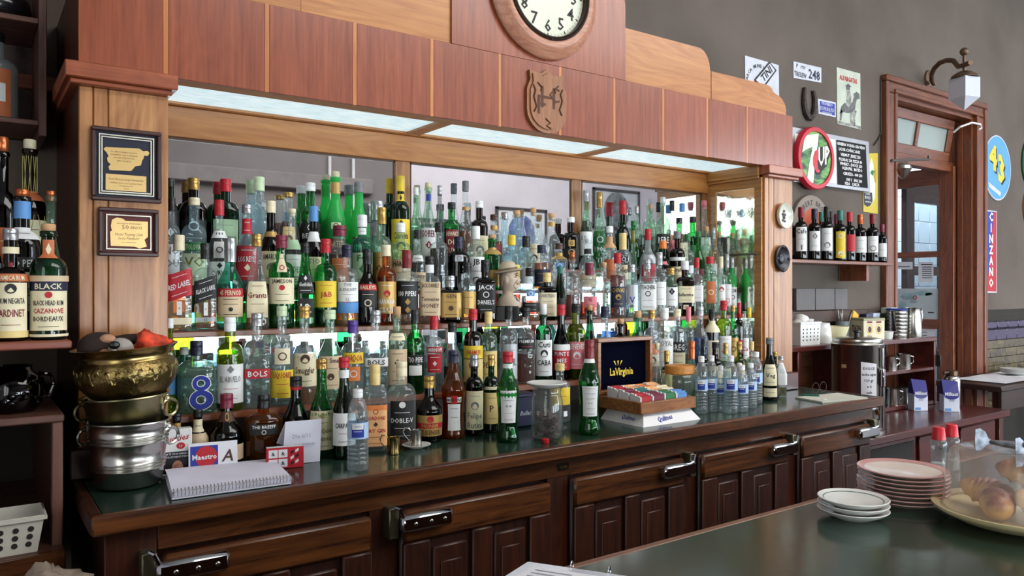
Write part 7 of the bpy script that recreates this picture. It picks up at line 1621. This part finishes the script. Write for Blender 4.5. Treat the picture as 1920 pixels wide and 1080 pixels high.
# ------------------------------------------------------------------ on the front bar
BZ = 1.05
CHN = mat('white_china')
p = PZ(1609, 972, BZ); c0 = (p.x, p.y+.01)
for k in range(3):
    s = obj('small_plate', MB().lathe([(0, .004), (.034, .0), (.038, .003), (.058, .012), (.0635, .0175), (.062, .0185), (.036, .007), (0, .006)], 40), CHN, None, local=True, label=['lowest small white saucer in the front stack', 'middle small white saucer in the front stack', 'top small white saucer with thin green line in the front stack'][k], cat='saucer', group='saucers stacked on the front bar', smooth=45)
    s.location = (c0[0]+.002*k, c0[1]+.001*k, BZ-.0005+.0098*k)
    if k == 2: obj('green_line', MB().lathe([(.052, .0146), (.0532, .0152)], 40), mat('green_glaze_line', (60, 90, 84), .3), s, local=True)
p = PZ(1709, 946, BZ); c1 = (p.x+.005, p.y+.02)
for k in range(8):
    s = obj('dinner_plate', MB().lathe([(0, .004), (.05, .0), (.054, .003), (.076, .0095), (.084, .013), (.0835, .0145), (.074, .0125), (.052, .006), (0, .005)], 44), [mat('cream_plate_china', (222, 206, 196), .25, coat=.4)], None, local=True, label=('bottom', 'second lowest', 'third lowest', 'fourth lowest', 'fifth lowest', 'third highest', 'second highest', 'topmost')[k]+' cream plate in the tall pink rimmed stack', cat='plate', group='pink rimmed plates stacked on the front bar', smooth=45)
    s.location = (c1[0]+random.uniform(-.0015, .0015), c1[1]+random.uniform(-.0015, .0015), BZ-.0005+.0079*k)
    obj('pink_rim', MB().lathe([(.0702, .0118), (.0742, .0129), (.0838, .0149), (.0845, .0134)], 44), mat('pink_glaze', (206, 150, 146), .25, coat=.4), s, local=True)
for k, (u, v, lb) in enumerate(((1760, 880, 'left small clear sweetener bottle with red cap'), (1784, 872, 'right small clear sweetener bottle with red cap'))):
    p = PZ(u, v, BZ); d = p.y/ray(u)[1]; y = min(p.y+.0, .878); x = ray(u)[0]/ray(u)[1]*y
    bt = obj('sweetener_bottle', MB().lathe([(0, .002), (.017, 0), (.019, .004), (.0175, .03), (.0155, .045), (.0165, .06), (.0185, .072), (.015, .08), (.0125, .082), (0, .082)], 20), glass('sweetener_plastic', (214, 222, 222), 1.4, frost=.12), None, local=True, label=lb+' behind the plate stack', cat='bottle', group='sweetener bottles on the front bar', smooth=50)
    bt.location = (x, y, BZ-.0005)
    obj('cap', MB().lathe([(.0145, .08), (.0155, .081), (.0125, .107), (.011, .109), (0, .109)], 18), mat('red_sweetener_cap', (206, 30, 46), .35), bt, local=True); obj('liquid', MB().lathe([(0, .004), (.016, .004), (.0165, .026), (0, .026)], 18), mat('milky_liquid', (206, 204, 200), .4), bt, local=True)
# cake stand
p = PZ(1905, 1006, BZ); cx, cyy = 1.17, .635
q = PZ(1875, 985, BZ)
CS = thing('cake_keeper', 'cream cake plate with clear plastic dome over pastries', 'cake keeper', (0, 0, BZ))
cx, cyy = 1.558, .606
CS.location = (cx, cyy, BZ)
obj('plate', MB().lathe([(0, .006), (.06, .0), (.075, .0), (.105, .008), (.130, .02), (.139, .026), (.140, .031), (.134, .031), (.118, .022), (.09, .016), (0, .016)], 56), mat('cream_plastic', (214, 200, 154), .35, var=.04), CS, local=True, smooth=50)
dome = [(.121, .024), (.1205, .03), (.114, .115), (.108, .128), (.09, .136), (.05, .137), (0, .137)]
obj('dome', MB().lathe(dome, 56), glass('cloudy_dome_plastic', (232, 226, 224), 1.5, .12, frost=.19, wav=.03), CS, local=True, smooth=50)
obj('dome_lip', MB().lathe([(.1195, .022), (.1235, .0225), (.1235, .0275), (.1205, .0285)], 56), glass('dome_lip_plastic', (224, 218, 206), 1.3, .08, frost=.4), CS, local=True)
def crust():
    m = mat('golden_crust', (196, 132, 62), .45, var=0, bump=.25, bs=80, coat=.2); nt = m.node_tree
    tc = nt.nodes.new('ShaderNodeTexCoord'); no = nt.nodes.new('ShaderNodeTexNoise'); no.inputs['Scale'].default_value = 22; no.inputs['Detail'].default_value = 3; nt.links.new(tc.outputs['Object'], no.inputs['Vector'])
    rp = nt.nodes.new('ShaderNodeValToRGB'); e = rp.color_ramp.elements; e[0].position = .35; e[1].position = .72; e[0].color = lin((232, 184, 104)); e[1].color = lin((134, 60, 22))
    sx = nt.nodes.new('ShaderNodeSeparateXYZ'); nt.links.new(tc.outputs['Object'], sx.inputs[0]); ma = nt.nodes.new('ShaderNodeMath'); ma.operation = 'MULTIPLY_ADD'; ma.inputs[1].default_value = 16; nt.links.new(sx.outputs[2], ma.inputs[0]); nt.links.new(no.outputs[0], ma.inputs[2]); nt.links.new(ma.outputs[0], rp.inputs[0]); nt.links.new(rp.outputs[0], nt.nodes['Principled BSDF'].inputs['Base Color']); return m
CRU = crust()
def croissant(x, y, z, rz, tilt, label, L=1.0):
    pts = []; rr = []
    for i in range(22):
        q = i/21*2-1; a = q*1.15
        pts.append((.036*math.sin(a)*L, .03*(1-math.cos(a))*L, 0)); rr.append((.005+.0175*(1-q*q)**.8)*(1+.16*(1 if i % 3 == 0 else -.35))*(.6+.4*L))
    o = obj('pastry', MB().tube(pts, rr, 12), CRU, None, local=True, smooth=80, label=label, cat='pastry', group='pastries under the plastic dome')
    o.location = (x, y, z); o.rotation_euler = (tilt, 0, rz)
croissant(cx-.06, cyy+.01, BZ+.045, .6, .35, 'curved golden pastry at the left under the dome', 1.2)
croissant(cx-.018, cyy-.05, BZ+.052, 2.2, 1.0, 'large browned pastry leaning at the front under the dome', 1.35)
croissant(cx+.05, cyy-.04, BZ+.056, -.7, .5, 'golden pastry at the right front under the dome', 1.3)
croissant(cx+.005, cyy+.05, BZ+.046, 1.4, .6, 'golden pastry at the back under the dome', 1.3)
croissant(cx+.012, cyy-.004, BZ+.098, -.5, .3, 'topmost golden pastry on the pile under the dome', 1.15)
# serving tongs resting on the dome
zt2 = BZ+.137
t = thing('serving_tongs', 'steel pastry tongs with spotted flat blades lying on the dome', 'tongs', (cx-.04, cyy+.01, zt2))
def blade(pts, z): 
    b = MB(); n = len(pts); V = [(x, y, zz) for x, y, zz in pts]+[(x+.0012, y+.0012, zz-.0012) for x, y, zz in pts]
    return b.add(V, [tuple(range(n)), tuple(range(2*n-1, n-1, -1))]+[(i, (i+1) % n, n+(i+1) % n, n+i) for i in range(n)])
def tongpt(u, v, off=0):
    Z = None; rx, ry = ray(u); d = 1.385+off; return (rx*d, ry*d, CZ-(v-540)/FPX*d)
SPOT = mat('spotted_steel', (128, 132, 140), .38, .9, var=.3, vs_=60)
b = blade([tongpt(u, v) for u, v in ((1829, 805), (1838, 803), (1848, 810), (1853, 821), (1862, 827), (1862, 832), (1850, 834), (1841, 845), (1829, 845), (1828, 828))], 0)
b.tube([tongpt(1858, 829), tongpt(1880, 833, -.005), tongpt(1906, 837, -.01), tongpt(1930, 842, -.02)], [.0035, .005, .0055, .0055], 8)
obj('blade', b, SPOT, t, smooth=0)
b = blade([tongpt(u, v, -.03) for u, v in ((1904, 822), (1912, 820), (1922, 830), (1926, 850), (1918, 874), (1905, 876))], 0)
b.tube([tongpt(1920, 834, -.03), tongpt(1945, 838, -.03), tongpt(1975, 845, -.03)], .005, 8)
obj('blade', b, SPOT, t, smooth=0)
obj('spring_bow', MB().tube([tongpt(1930, 842, -.02), tongpt(1960, 850, -.02), tongpt(1975, 845, -.03)], .005, 8), SPOT, t)
# plastic sleeved menu at the near edge
q = [PZ(u, v, BZ+.004) for u, v in ((990, 1053), (1225, 1087), (1120, 1190), (868, 1130))]
t = thing('menu_folder', 'clear plastic sleeved menu folder lying at the near end of bar', 'folder', (q[0].x, q[0].y, BZ))
obj('sleeve', MB().prismz([(v.x, v.y) for v in q], BZ+.0002, BZ+.004), mat('plastic_sleeve', (188, 192, 206), .15, coat=.5, var=.05, vs_=20), t, smooth=0)
c_ = (q[0]+q[1]+q[2]+q[3])/4
b = MB(); b.add([tuple((v*.82+c_*.18)+Vector((0, 0, .0006))) for v in q], [(0, 1, 2, 3)], 0)
for k in range(9):
    for s_ in range(2):
        f = lambda a, r: tuple(q[0].lerp(q[1], a).lerp(q[3].lerp(q[2], a), r)+Vector((0, 0, .0012)))
        a0, a1, r = .14+.4*s_, .14+.4*s_+.3, .16+.07*k; b.add([f(a0, r), f(a1, r), f(a1, r+.012), f(a0, r+.012)], [(0, 1, 2, 3)], 1)
obj('printed_sheet', b, [PAPER, mat('faint_print', (140, 142, 160), .8)], t, smooth=0)
for u, v in ((1072, 1061), (1142, 1071)):
    p = PZ(u, v, BZ+.004); obj('ring', MB().tube([(p.x+.006*math.cos(a), p.y+.004*math.cos(a), p.z+.007*math.sin(a)) for a in [2*math.pi*i/12 for i in range(12)]], .0012, 6, closed=True), CHROME, t)
